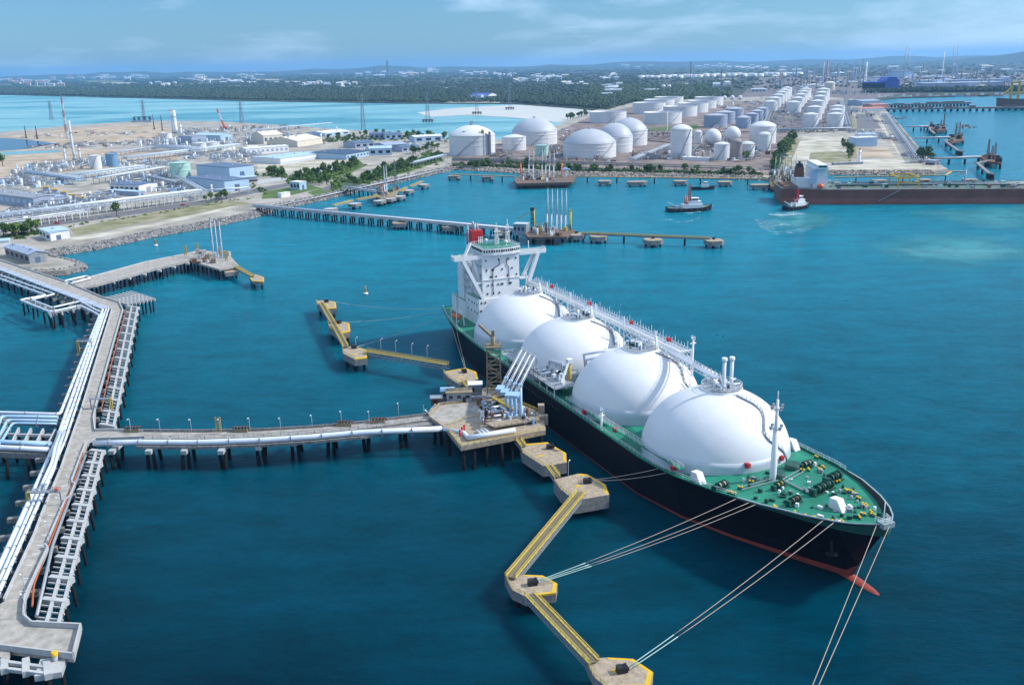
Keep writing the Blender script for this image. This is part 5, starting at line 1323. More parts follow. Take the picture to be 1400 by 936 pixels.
bridge('level raised yellow walkway at the end of the tanker berth', W(1301, 234, 9), W(1318, 234, 9), 2.2, deep=1.2, rails=False)
for k, (px, py) in enumerate(((1202, 246), (1263, 245), (1326, 245))):
    c = W(px, py, 5); dolphin('beige dolphin beyond the tanker, ' + ['closest to its bridge', 'amidships', 'by the bowed walkway'][k], octo(c, 7, 5.5, 0), 5, 3.2, None, 0, False, group='dolphins of the tanker berth', npile=3, pr=.9)
# the oil berths off the east shore
def oil_jetty(label, road, plat, zig, arms, seed):
    random.seed(seed)
    a, b = W(*road[0], 7), W(*road[1], 7); t_ = thing('oil_jetty', label, 'jetty', ((a.x + b.x) / 2, (a.y + b.y) / 2, 0))
    m = MB(M['concd']); m.bar(a, b, 7, 1.2); m.build('deck', t_, True); m = MB(M['pipe']); m.tube([a + Vector((0, 2, 1)), b + Vector((0, 2, 1))], .5, 6); m.build('pipe_bundle', t_, True)
    pts = [a.lerp(b, f) for f in (.33, .66, .95)]
    q = wpoly(plat, 7); m = MB(M['rust']); m.prism(q, 4.5, 7); m.build('platform', t_, True); pts += [Vector((*p, 0)) for p in q]
    m = MB(M['concd']); zz = [W(*p, 6.5) for p in zig]
    for u, v in zip(zz, zz[1:]): m.bar(u, v, 3.5, 1.4)
    m.build('walkway', t_, True)
    for u, v in zip(zz, zz[1:]): pts += [u.lerp(v, f) for f in (.1, .5, .9)]
    piles(t_, pts, 5.5, 1.3)
    m = MB(M['tan']); c = sum((Vector((*p, 0)) for p in q), Vector()) / len(q)
    for i in range(14):
        p = c.lerp(Vector((*q[i % len(q)], 0)), random.random() * .8); m.use(M[random.choice(['rust', 'steel', 'tan', 'dark'])]); m.box(p.x, p.y, 7, random.uniform(2, 7), random.uniform(2, 5), random.uniform(2, 6), random.random())
    m.build('pipework', t_, True)['kind'] = 'stuff'
    for k, (px, py, h) in enumerate(arms):
        p = W(px, py, 7); m = MB(M['tan' if k == 0 else 'steel']); m.lattice(p, p + Vector((0, 0, h * .55)), 2.2, 6, .4, 1.0); m.build('arm_tower', t_, True)
oil_jetty('oil jetty nearest the tanker, with a zigzag walkway', ((1276, 217), (1342, 215)), [(1338, 213), (1356, 211), (1368, 218), (1368, 223), (1348, 220)], [(1366, 217), (1336, 223), (1352, 237), (1359, 238)], [(1350, 216, 40), (1360, 212, 28), (1356, 214, 24)], 1)
oil_jetty('middle oil jetty off the coast road, with a hooked walkway', ((1252, 189), (1300, 188)), [(1298, 187), (1316, 184), (1317, 191), (1300, 194)], [(1317, 188), (1292, 193), (1310, 206), (1316, 207)], [(1306, 188, 36), (1311, 187, 40)], 2)
oil_jetty('farthest oil jetty off the coast road', ((1239, 173.5), (1270, 173)), [(1264, 172), (1292, 171), (1294, 177), (1280, 178)], [(1272, 174), (1271, 177), (1278, 183)], [(1290, 173, 40), (1286, 174, 24)], 3)
for k, (x0, y0, x1, y1) in enumerate(((1210, 149, 1420, 146.5), (1212, 143.5, 1326, 140.8))):
    a, b = W(x0, y0, 7), W(x1, y1, 7); t_ = thing('harbour_jetty', ['long low jetty crossing the far harbour basin', 'shorter low jetty behind it in the far harbour basin'][k], 'jetty', ((a.x + b.x) / 2, (a.y + b.y) / 2, 0))
    MB(M['concd']).bar(a, b, 14, 4).build('deck', t_, True); piles(t_, [a.lerp(b, (i + .5) / 24) for i in range(24)], 5.5, 3.)
    m = MB(M['rust']); random.seed(40 + k)
    for i in range(10): p = a.lerp(b, random.random() * .95); m.box(p.x, p.y, 8.5, random.uniform(10, 34), 8, random.uniform(1.5, 4))
    m.build('pipework', t_, True)['kind'] = 'stuff'
# ================================================================== THE LAND: tanks, plant, buildings
random.seed(21)
M['tkw'] = mat('tank_white_paint', (.72, .73, .74), .5, amt=.12, scale=.05, streak=.4)
M['tkg'] = mat('tank_grey_roof', (.46, .49, .55), .5, amt=.12, scale=.05, streak=.1)
M['tkb'] = mat('tank_blue_grey_paint', (.34, .40, .52), .5, amt=.12, scale=.05, streak=.15)
M['tkd'] = mat('tank_dull_brown_grey', (.33, .29, .29), .6, amt=.2, scale=.1, streak=.2)
M['tkgr'] = mat('tank_pale_green', (.42, .66, .58), .5, amt=.12, scale=.1, streak=.12)
M['tkbl'] = mat('tank_blue', (.16, .32, .50), .5, amt=.15, scale=.1)
M['cream'] = mat('cream_sheet_roof', (.70, .64, .52), .6, amt=.1, scale=.1)
M['slate'] = mat('slate_blue_roof', (.11, .17, .27), .55, amt=.25, scale=.1)
M['solar'] = mat('dark_roof_panels', (.035, .05, .10), .3, amt=.3, scale=.15)
M['lblue'] = mat('pale_blue_wall', (.42, .58, .74), .6, amt=.12, scale=.1, streak=.1)
M['bluebld'] = mat('bright_blue_sheeting', (.05, .09, .46), .55, amt=.15, scale=.02)
M['terra'] = mat('salmon_roof', (.52, .23, .19), .7, amt=.2, scale=.05)

def tank(px, py, wpx, top, label, roof='cone', wall='tkw', rm='tkw', apex=None, group=None, stair=True, name='storage_tank'):
    """px: centre column, py: row of the front foot, wpx: width, top: row where the wall's near rim shows, apex: row of the roof's top"""
    k = mpp(px, py, LZ); r = wpx * k / 2
    g = W(px, py, LZ); d = Vector((g.x, g.y, 0)).normalized(); c = g + d * r
    h = hgt(px, py, LZ, top)
    t_ = thing(name, label, 'tank', (c.x, c.y, LZ), 0, group)
    q = MB(M[wall]); q.lathe(0, 0, -.2, [(r, 0), (r, h + .2)], 40, cap=False)
    q.lathe(0, 0, 0, [(r + .02, h * .97), (r + .35, h * .97), (r + .35, h), (r, h)], 40, cap=False)
    if wpx > 24:
        for f_ in (.5, .75): q.lathe(0, 0, 0, [(r + .02, h * f_ - .3), (r + .28, h * f_ - .3), (r + .28, h * f_ + .3), (r + .02, h * f_ + .3)], 40, cap=False)
    if roof == 'open': q.lathe(0, 0, 0, [(r, h), (r - .5, h), (r - .5, h * .72)], 40, cap=False)
    q.build('wall', t_)
    q = MB(M[rm])
    if roof == 'open': q.use(M['tkd']).cyl(0, 0, h * .5, r - .5, h * .2, 40)
    else:
        H = r * .16
        if apex is not None:
            u = Vector((c.x, c.y, 0)); lo, hi = 0, r * 1.3
            for _ in range(30):
                mid = (lo + hi) / 2
                if proj((c.x, c.y, LZ + h + mid))[1] > apex: lo = mid
                else: hi = mid
            H = max(.5, lo)
        n = 10 if roof == 'dome' else 1
        if roof == 'dome':
            Rs = (r * r + H * H) / (2 * H); prof = [((r + .2) * (1 - i / n) + 1e-3, h + math.sqrt(max(0, Rs * Rs - ((r) * (1 - i / n)) ** 2)) - Rs + H) for i in range(n + 1)]
        else: prof = [(r + .2, h), (r * .3, h + H * .8), (1e-3, h + H)]
        q.lathe(0, 0, 0, prof, 40, cap=False); q.use(M['steel']).cyl(0, 0, h + H - .1, r * .05, r * .06, 8)
    q.build('roof', t_)
    if stair:
        q = MB(M['steel']); a0 = -PI / 2 + random.uniform(-.9, .3); n = 12; sp = min(1.2, h * 1.3 / r)
        pts = [Vector(((r + .5) * math.cos(a0 + sp * i / n), (r + .5) * math.sin(a0 + sp * i / n), h * i / n)) for i in range(n + 1)]
        for u, v in zip(pts, pts[1:]): q.bar(u, v, .8, .5)
        q.build('stair', t_)
    if roof != 'open':
        q = MB(M['steel']); q.rail([((r - .2) * math.cos(2 * PI * i / 28), (r - .2) * math.sin(2 * PI * i / 28), h + .15) for i in range(29)], 1.2, .16, 4, mid=False); q.build('rail', t_)
    return t_, r, h
# large tanks of the shore side
t_, r, h = tank(646, 213.5, 64, 186, 'white gas tank with a shallow dome and pipework on its roof, by the causeway end', 'dome', apex=171)
q = MB(M['tan'])
q.use(M['tkd']).box(r * .2, -r * .5, h, r * 1.0, r * .5, 2.0); q.lattice((0, 0, h), (0, 0, h + r * .55), 4, 3, .6); 
for i in range(16): q.use(M[random.choice(['tan', 'yrail', 'steel', 'dark'])]).box(r * random.uniform(-.3, .7), r * random.uniform(-.75, -.1), h + 1, 4, 3, random.uniform(2, 7))
q.build('roof_pipework', t_)['kind'] = 'stuff'
q = MB(M['steel']); q.box(r * .78, -r * .72, 0, 3.4, 3.4, h + 5); q.box(r * .62, -r * .84, 0, 1.2, 1.2, h + 4); q.build('stair_tower', t_)
tank(703, 206.5, 33, 188, 'small white tank with a low cone roof and a red pipe between two bigger tanks', 'cone', apex=183.5)
tank(731, 199, 63, 180.5, 'dome roofed tank with a grey cap, alone behind the small white tank', 'dome', 'tkw', 'tkg', 161)
tank(741, 214, 18, 199, 'small pale green tank behind the shore berth', 'cone', 'tkgr', 'tkgr', 198)
tank(806, 217.5, 74, 197, 'dome roofed tank with a grey cap, nearest the shore of three in a line', 'dome', 'tkw', 'tkg', 176)
tank(840, 209.5, 50, 188, 'dome roofed tank with a grey cap, middle of three in a line', 'dome', 'tkw', 'tkg', 168)
tank(859, 200, 52, 179, 'dome roofed tank with a grey cap, farthest inland of three in a line', 'dome', 'tkw', 'tkg', 161)
gp = 'wide open topped white tanks'
for px, py, w_, tp, lb in ((831, 168.5, 51, 153.5, 'open topped wide white tank at the lagoon edge of the tank farm'), (887, 156, 45, 141, 'open topped white tank, front of the rear left row'), (901, 151, 42, 136.5, 'open topped white tank, second of the rear row by the lagoon'), (914, 146, 40, 133, 'open topped white tank, third and last of the rear row by the lagoon'),
        (905.5, 170, 53, 154.5, 'open topped wide white tank standing beside a strip of green grass'), (929.5, 160, 47, 146, 'open topped white tank behind the one with the grass strip'), (947, 154.5, 42, 141.5, 'open topped white tank, third in the row behind the grass strip'), (959, 149, 40, 138, 'open topped white tank, fourth in the row behind the grass strip'), (969, 145, 39, 133, 'open topped white tank, last in the row behind the grass strip')):
    tank(px, py, w_, tp, lb, 'open', group=gp)
tank(930.5, 217, 29, 177, 'tall white tank with a low dome and a slanting conveyor beside it', 'dome', apex=170)
gp = 'blue grey tanks in the middle of the farm'
for px, py, w_, tp, ap, lb in ((978, 174.5, 32, 158, 155, 'blue grey tank, front one of the larger three'), (990, 169.5, 29, 154, 151, 'blue grey tank, second of the larger three'), (1003, 164.5, 26, 149, 146, 'blue grey tank, rear one of the larger three'), (1016, 176, 20, 161, 157.5, 'small blue grey tank, front of the smaller row'), (1027, 171.5, 19, 156, 153.5, 'small blue grey tank, second of the smaller row'), (1034, 167, 18, 152, 149.5, 'small blue grey tank, third of the smaller row'), (1041, 163, 17, 148.5, 146, 'small blue grey tank, last of the smaller row')):
    tank(px, py, w_, tp, lb, 'cone', 'tkb', 'tkg', ap, gp)
gp = 'small process tanks near the shore road'
for px, py, w_, tp, ap, rf, wl, lb in ((954, 197, 12, 181, 178, 'dome', 'tkw', 'slim white bullet ended tank behind the tall tank'), (986, 219.5, 21, 197.5, 194, 'dome', 'tkw', 'white silo shaped tank nearest the shore fence'), (1006, 217.5, 16, 194, 189, 'dome', 'tkd', 'dull brown grey tank between two white ones'), (1021, 216, 20, 197, 193, 'dome', 'tkw', 'white silo shaped tank with a dark tree at its foot'), (1042, 197, 36, 173, 165.5, 'dome', 'tkw', 'broad white domed tank with a slanting stair, beside the green verge'), (1044, 207, 18, 184, 180, 'dome', 'tkw', 'white tank with a yellow ring pipe before the broad domed tank'), (993, 192, 9, 184, 180, 'dome', 'tkw', 'tiny white tank behind the ball shaped tanks')):
    tank(px, py, w_, tp, lb, rf, wl, wl, ap, gp)
def sphere(px, py, wpx, label, group='ball shaped gas tanks', m='tkw'):
    k = mpp(px, py, LZ); r = wpx * k / 2; g = W(px, py, LZ); c = g + Vector((g.x, g.y, 0)).normalized() * r * .3
    t_ = thing('sphere_tank', label, 'tank', (c.x, c.y, LZ), 0, group); q = MB(M[m]); q.ball(0, 0, r * 1.15, r, 28); q.build('shell', t_)
    for i in range(8): a = i * PI / 4; q = MB(M['steel']); q.bar((r * .9 * math.cos(a), r * .9 * math.sin(a), -.2), (r * .9 * math.cos(a), r * .9 * math.sin(a), r * 1.1), r * .07); q.build('leg', t_)
for px, py, w_, lb in ((974, 201.5, 23, 'white ball shaped tank behind the silo tanks'), (1001, 197, 22, 'cream ball shaped tank in the middle of the process tanks'), (990.5, 137, 5.5, 'tiny white ball tank at the far edge of the farm, first of three'), (1001, 137, 6, 'tiny white ball tank at the far edge of the farm, second of three'), (1011.5, 137, 6, 'tiny white ball tank at the far edge of the farm, third of three'), (1179, 115, 6, 'lone white ball tank far off beside the blue shed')):
    sphere(px, py, w_, lb)
# long rows of white tanks on the inland side
def row(n, p0, p1, w0, w1, h0, h1, lab, group='rows of white tanks along the harbour road'):
    a, b = W(*p0, LZ), W(*p1, LZ)
    for i in range(n):
        f = i / max(1, n - 1); p = a.lerp(b, f); px, py = proj(p); s_ = 1 / p.length
        f2 = (s_ - 1 / a.length) / (1 / b.length - 1 / a.length) if n > 1 else 0
        w_ = w0 + (w1 - w0) * f2; hh = h0 + (h1 - h0) * f2
        tank(px, py, w_, py - hh, lab + ', ' + ['front tank', 'second tank', 'third tank', 'fourth tank', 'fifth tank', 'sixth tank', 'last tank'][i if i < n - 1 else 6 if n > 3 else i] + ' counted from the pale yard', 'cone', 'tkw', 'tkw', py - hh - w_ * .13, group, stair=i == 0)
row(6, (1107.5, 175.5), (1125, 138), 22, 17, 19, 16, 'white tank in the second row from the road')
row(3, (1141, 175), (1144, 163), 22, 19, 19, 17.5, 'white tank in the short row by the road')
row(5, (1085, 153.5), (1101, 133), 19.5, 15, 13.5, 11.5, 'white tank in the middle row')
row(6, (1053, 153.5), (1075, 132), 18.5, 14, 14.5, 12, 'white tank in the row nearest the spheres')
tank(1134, 123, 14, 113.5, 'cream tank standing alone beyond the tank rows', 'dome', 'cream', 'cream', 111)

# ---------------- buildings
def bld(label, p0, p1, depth, h, wall='white', roof='steel', pitch=.12, name='industrial_building', win=0, group=None, z=LZ, winm='glass', band=None, posts=False, flip=False):
    """a shed whose front foot runs between two spots of the ground, going back by depth metres"""
    a, b = W(*p0, z), W(*p1, z); L = (b - a).length; rz = math.atan2(b.y - a.y, b.x - a.x)
    t_ = thing(name, label, 'building', (a.x, a.y, z), rz, group)
    q = MB(M[wall]); q.box(L / 2, depth / 2, -.3, L, depth, h + .3)
    if pitch:     # gable ends
        ph = pitch * depth / 2
        for x in (0, L): q.add([(x, 0, h), (x, depth, h), (x, depth / 2, h + ph)], [(0, 1, 2) if x else (2, 1, 0)])
    q.build('wall', t_)
    q = MB(M[roof]); ph = pitch * depth / 2
    if pitch:
        o = .6
        for y0, y1, z0, z1 in ((-o, depth / 2, h - o * pitch + .05, h + ph + .05), (depth / 2, depth + o, h + ph + .05, h - o * pitch + .05)):
            q.add([(-o, y0, z0), (L + o, y0, z0), (L + o, y1, z1), (-o, y1, z1), (-o, y0, z0 + .3), (L + o, y0, z0 + .3), (L + o, y1, z1 + .3), (-o, y1, z1 + .3)], [(3, 2, 1, 0), (4, 5, 6, 7), (0, 1, 5, 4), (1, 2, 6, 5), (2, 3, 7, 6), (3, 0, 4, 7)])
    else:
        q.box(L / 2, depth / 2, h, L + .8, depth + .8, .5)
    q.build('roof', t_)
    if L > 18:
        for i in range(int(L // 12)): MB(M['skirt' if i % 2 else 'steel']).box(L * (i + .5) / (L // 12), depth * random.uniform(.3, .7), h - .5 + (pitch * depth / 2) * .5, 1.6, 1.4, 1.6 + (pitch * depth / 2) * .5).build('roof_vent', t_)
    for i in range(win):
        w_ = L / win; MB(M[winm]).box((i + .5) * w_, -.06, h * .3, w_ * .55, .12, h * .42).build('window', t_)
    if band: MB(M[band]).box(L / 2, -.08, h * .08, L * .96, .1, h * .3).build('opening', t_)
    q = MB(M['slate']); q.box(L + .05, depth * .5, 0, .12, min(6, depth * .3), h * .62); q.build('door', t_)
    return t_
bld('long blue grey process hall on columns, at the shore plant\'s edge', (-30, 274), (47, 284), 22, 9, 'tkb', 'steel', .1, win=10, winm='lblue')
bld('low flat grey shed attached to the end of the process hall', (50, 282), (90, 277), 24, 6.5, 'tkb', 'tkb', .04)
bld('white shed with a grey veranda roof between the pipe racks', (151, 262), (191, 264), 26, 8, 'white', 'slate', .06, band='tkb', win=6)
bld('grey lean-to roof in front of the white pipe rack shed', (150, 266), (190, 268.5), 9, 4.5, 'tkb', 'lblue', .04)
bld('large pale blue windowless hall, lower and nearer of two', (257, 256), (308, 262.5), 30, 11, 'lblue', 'slate', 0)
bld('large pale blue windowless hall, taller one behind', (270, 243), (315, 247.5), 34, 15, 'lblue', 'slate', 0)
bld('grey open sided shelter beside the pale blue halls', (327, 250), (352, 248), 18, 5.5, 'steel', 'lblue', .05, band='dark')
bld('small white office with a pale blue roof on the shore grass', (63, 328.5), (70, 329.5), 13, 6, 'white', 'lblue', .02, win=1)
t_ = bld('small two storey white office beside the rubble shore', (55, 324), (68, 329), 15, 6.5, 'white', 'lblue', .03, win=3)
bld('grey gabled pump shed on the rubble point', (8, 350), (41, 361), 11, 6.5, 'steel', 'tkb', .3, win=5, winm='dark')
bld('pale roof shelter behind the pump shed', (-20, 340), (14, 337), 12, 4.5, 'white', 'lblue', .05)
bld('cream roofed hall with blue windows, tallest in the yard row', (361, 197), (387, 195), 42, 14, 'cream', 'cream', .3, win=4, winm='slate')
bld('long white roofed hall with tall bays before the cream hall', (337, 212), (395, 207.5), 26, 9, 'white', 'white', .08, win=9, winm='tkb')
bld('cream hall with a broad barrel roof', (407, 201), (441, 196), 60, 9, 'cream', 'cream', .22)
bld('long pale blue warehouse with a flat sheet roof beside the sandy yard', (384, 224.5), (442, 216.5), 55, 7, 'white', 'lblue', .04, band='skirt')
bld('dark roofed warehouse covered with panels', (474, 218.5), (505, 213), 75, 7, 'lblue', 'solar', .05, win=7, winm='slate')
gp = 'slate blue sheds at the root of the causeway'
for k, (a, b, dp, h, rf, lb) in enumerate((((486, 203), (512, 201), 40, 8, 'slate', 'slate blue shed with a shallow roof, front left of the shed cluster'), ((505, 213), (536, 212), 36, 10, 'lblue', 'pale blue gabled shed nearest the road'), ((505, 190.5), (526, 190), 34, 9, 'slate', 'dark slate shed at the back of the cluster'), ((527, 191), (550, 190), 34, 9, 'slate', 'dark slate shed beside the back one'), ((527, 207), (556, 205), 42, 9, 'tkb', 'grey blue shed behind the gabled one'), ((567, 195), (605, 193), 30, 9, 'white', 'white office block with a dark roof by the lagoon trees'), ((550, 208), (574, 206), 28, 7, 'slate', 'low slate shed by the causeway trees'), ((445, 187), (478, 183.5), 50, 6, 'white', 'low white flat roofed hall by the lagoon'))):
    bld(lb, a, b, dp, h, 'lblue' if k % 2 else 'tkb', rf, .12, group=gp, win=3)
bld('pale grey plant building with a white end beside the white column', (245, 197), (263, 198), 30, 14, 'tkb', 'steel', 0)
bld('pale blue roofed plant building among pipes', (265, 192), (302, 193), 30, 10, 'lblue', 'lblue', .2)
bld('small white truck shed on the plant road', (303, 206), (322, 204), 12, 6, 'white', 'cream', .05)
bld('dark blue gabled shed at the plant road corner', (337, 210), (350, 210), 20, 10, 'slate', 'white', .1)
bld('white transformer house on steel legs at the jetty root', (397, 259), (410, 260), 10, 8, 'lblue', 'white', 0, win=3)
bld('long white tanker shed beside the causeway road', (385, 270.5), (397, 268.5), 5, 4, 'white', 'white', 0)
bld('white control building with a pale blue front on the pale shore', (1170, 200.5), (1199, 199.5), 22, 12, 'lblue', 'white', 0, win=0, band='lblue')
bld('pale flat building behind the white control building', (1175, 192), (1200, 191.5), 22, 9, 'white', 'lblue', 0)
bld('long salmon roofed sheds beside the coast road', (1176, 153), (1210, 152), 40, 7, 'white', 'terra', .1)
bld('grey shed behind the salmon roofed sheds', (1178, 145), (1205, 144), 60, 12, 'tkb', 'tkb', .1)
bld('second salmon roofed shed farther back', (1193, 148), (1215, 147), 36, 8, 'terra', 'terra', .1)
bld('low white shed against the shore fence', (933, 219), (969, 220.5), 10, 4, 'white', 'white', .05)
bld('flat brown shelter at the shore corner', (1265, 225), (1278, 226), 12, 5, 'steel', 'tkb', .05, band='dark')
bld('grey low pier building on the pale shore', (1140, 226), (1180, 224.5), 6, 2.5, 'steel', 'concl', 0)

# ---------------- small tanks and columns of the near plant
tank(131.5, 231.5, 16, 213, 'white tank with a flat top beside the blue one', 'cone', 'tkw', 'tkw', 211)
tank(154.5, 228.5, 16, 211, 'mid blue tank behind the pipe racks', 'cone', 'tkbl', 'tkbl', 209)
tank(142, 227, 10, 215, 'narrow pale tank between the white and the blue one', 'cone', 'lblue', 'lblue', 214)
tank(248, 244.5, 27, 223, 'pale mint green tank beside the blue halls', 'cone', 'tkgr', 'tkgr', 220)
tank(228, 192, 15, 182, 'white tank with a brown rim near the white columns', 'open', 'tkw', 'tkw')
tank(274, 206.5, 20, 196, 'wide low white tank, nearer of a pair', 'cone', 'tkw', 'tkw', 194); tank(289, 205.5, 22, 195, 'wide low white tank, farther of a pair', 'cone', 'tkw', 'tkw', 193)
def column(px, py, top, wpx, label, m='white', name='chimney', cat='chimney', tip=None, group=None):
    g = W(px, py, LZ); k = mpp(px, py, LZ); h = hgt(px, py, LZ, top); r = wpx * k / 2
    t_ = thing(name, label, cat, (g.x, g.y, LZ), 0, group)
    q = MB(M[m]); q.cyl(0, 0, -.3, r, h, 14, r * .8); q.build('shaft', t_)
    q = MB(M['steel']); q.cyl(0, 0, 0, r * 1.9, h * .04, 12); q.cyl(0, 0, h * .72, r * 1.5, h * .012, 12); q.build('platform', t_)
    if tip: MB(M[tip]).cyl(0, 0, h * .93, r * .88, h * .08, 14).build('tip', t_)
    return t_
column(102, 219, 166, 3.4, 'tall pale chimney rising from the shore plant', 'skirt', tip='white')
column(90, 222, 203, 3.2, 'short pale chimney before the tall one', 'skirt'); column(110, 219, 201, 3.2, 'short pale chimney behind the tall one', 'skirt', tip='terra')
column(241, 182, 150.5, 4.6, 'white distillation column, thicker of the close pair', 'white', 'process_column', 'column'); column(236.5, 182, 150, 2.6, 'thin white column leaning on the thicker one', 'white', 'process_column', 'column', tip='terra'); column(248, 184, 170, 3, 'short white column by the close pair', 'white', 'process_column', 'column')
column(265, 190, 181, 2, 'small white vent stack beside the plant building', 'white', 'process_column', 'column'); column(290, 264, 252, 3, 'small white vessel standing by the pipe rack corner', 'white', 'process_column', 'column')
column(461, 185, 173, 2, 'small white stack by the lagoon halls', 'white', 'process_column', 'column'); column(1174.5, 224, 203, 3.6, 'white stack on the pale shore with a red tip', 'white', 'process_column', 'column', tip='terra')
# red and white lattice flare
g = W(92, 189, LZ); h = hgt(92, 189, LZ, 132); t_ = thing('flare_tower', 'red and white lattice flare tower behind the dark pond', 'tower', g)
for i in range(6): MB(M['terra' if i % 2 else 'white']).lattice((0, 0, h * i / 6), (0, 0, h * (i + 1) / 6), 5 - i * .6, 4, .4, 5 - (i + 1) * .6).build('mast_section', t_)
m = MB(M['steel']); m.cyl(0, 0, 0, .7, h * 1.02, 8); m.build('flare_pipe', t_)
for px, py, top, lb in ((36, 189, 172, 'dark post on the bare sand, first of a pair'), (51, 190, 172, 'dark post on the bare sand, second of a pair'), (211, 177, 157, 'dark pole by the dredger at the lagoon edge'), (222, 178, 158, 'dark pole before the white columns')):
    g = W(px, py, LZ); h = hgt(px, py, LZ, top); m = MB(M['dark']); m.cyl(g.x, g.y, LZ - .2, 1.3, h, 8, .7); m.cyl(g.x, g.y, LZ - .2, 2.4, 2, 8); tag(m.build('light_mast'), lb, 'mast')
# red crane
g = W(308, 177, LZ); h = hgt(308, 177, LZ, 149); t_ = thing('crawler_crane', 'red and white lattice crane leaning back beside the lagoon', 'crane', g); m = MB(M['orange']); m.box(0, 0, 1, 9, 7, 5); m.use(M['dark']).box(0, -3.4, 0, 10, 2, 2.2); m.box(0, 3.4, 0, 10, 2, 2.2); m.build('cab', t_)
m = MB(M['orange']); m.lattice((-1, 0, 5), (-6, 0, h * .45), 2.4, 5, .6); m.use(M['white']).lattice((-6, 0, h * .45), (-11, 0, h * .8), 2.4, 4, .6); m.use(M['orange']).lattice((-11, 0, h * .8), (-13, 0, h), 2.2, 3, .6); m.build('jib', t_)
g = W(195, 168.5, 0); t_ = thing('dredger', 'dark dredging pontoon with lattice frames at the lagoon edge', 'dredger', (g.x, g.y, 0)); m = MB(M['tkb']); m.box(0, 0, -1, 52, 16, 8); m.build('pontoon', t_); m = MB(M['dark'])
for x in (-20, -8, 6, 20): m.lattice((x, 0, 7), (x, 0, 16), 4, 2, .7)
m.bar((-20, 0, 16), (20, 0, 15), 1.2); m.build('frame', t_)

# ---------------- pipe racks
def rack(label, p0, p1, h, w_, step=7., pipes=5, levels=2, m='steel', name='pipe_rack', z=LZ, dense=True, pm=('pipe', 'pipe', 'white', 'lblue', 'steel', 'skirt')):
    a, b = W(*p0, z), W(*p1, z); L = (b - a).length; rz = math.atan2(b.y - a.y, b.x - a.x)
    t_ = thing(name, label, 'pipe rack', (a.x, a.y, z), rz); n = max(2, int(L / step))
    q = MB(M[m])
    for i in range(n + 1):
        x = L * i / n
        for y in (0, w_): q.bar((x, y, -.3), (x, y, h), .5)
        for k in range(levels): q.bar((x, 0, h * (1 - k * .32)), (x, w_, h * (1 - k * .32)), .4, .6)
    for k in range(levels):
        for y in (0, w_): q.bar((0, y, h * (1 - k * .32)), (L, y, h * (1 - k * .32)), .35, .5)
    q.build('frame', t_)
    for k in range(levels):
        for j in range(pipes):
            r = random.choice([.3, .4, .55]); y = w_ * (j + .5) / pipes; zz = h * (1 - k * .32) + r + .25
            q = MB(M[random.choice(pm)]); q.tube([(0, y, zz), (L, y, zz)], r, 6); q.build('pipe', t_)
    return t_
rack('long pale pipe rack on many legs along the shore road', (-8, 312), (277, 274.5), 10, 9, 8, 6, 2, 'skirt')
rack('lower pipe rack with white loops before the long rack', (0, 316), (120, 298), 6, 6, 7, 4, 1, 'white')
rack('pipe rack crossing the plant yard behind the process hall', (32, 243), (105, 253), 8, 8, 9, 5, 2, 'lblue')
rack('pipe rack running past the blue tank', (95, 247), (200, 234), 7, 8, 9, 5, 2, 'lblue')
rack('pipe rack from the blue tank towards the mint green tank', (137, 252), (228, 236), 6.5, 9, 10, 5, 1, 'steel')
rack('pipe rack in front of the white shed', (200, 248), (240, 257), 6, 7, 8, 5, 2, 'steel')
rack('short end of the shore pipe rack turning inland', (240, 252), (277, 274), 9, 6, 9, 4, 1, 'skirt')
rack('pipe rack leading to the pale blue halls', (277, 268), (340, 264), 5, 5, 9, 4, 1, 'lblue')
rack('long low pipe rack across the far plant', (175, 222), (330, 203), 7, 12, 10, 6, 2, 'skirt')
rack('low pipe rack along the sandy ground', (160, 214), (215, 205), 6, 10, 12, 5, 1, 'tkb')
rack('pipe rack by the lagoon behind the cream halls', (345, 183), (455, 172.5), 7, 10, 14, 5, 1, 'skirt')
rack('pale pipe rack among the white tanks of the far plant', (210, 207), (265, 212), 9, 20, 9, 7, 2, 'skirt')
rack('pipe rack along the causeway verge', (565, 229), (612, 217), 5, 8, 10, 5, 1, 'steel')
rack('dark pipe rack along the shore fence of the tank farm', (618, 224), (1040, 237.5), 6.5, 7, 14, 4, 2, 'tkd', pm=('tkd', 'tan', 'steel'))
rack('pipe rack between the tank rows and the pale yard', (1062, 181), (1165, 179), 5, 10, 16, 5, 1, 'steel')
rack('pipe rack beside the harbour road', (1163, 176), (1152, 140), 6, 10, 25, 4, 1, 'tkb')
rack('purple grey pipe bundle along the coast road', (1262, 224), (1214, 158), 4, 14, 30, 6, 1, 'tkb')
rack('slanting white conveyor rack beside the tall tank', (868, 224), (918, 203), 6, 9, 8, 3, 1, 'skirt')
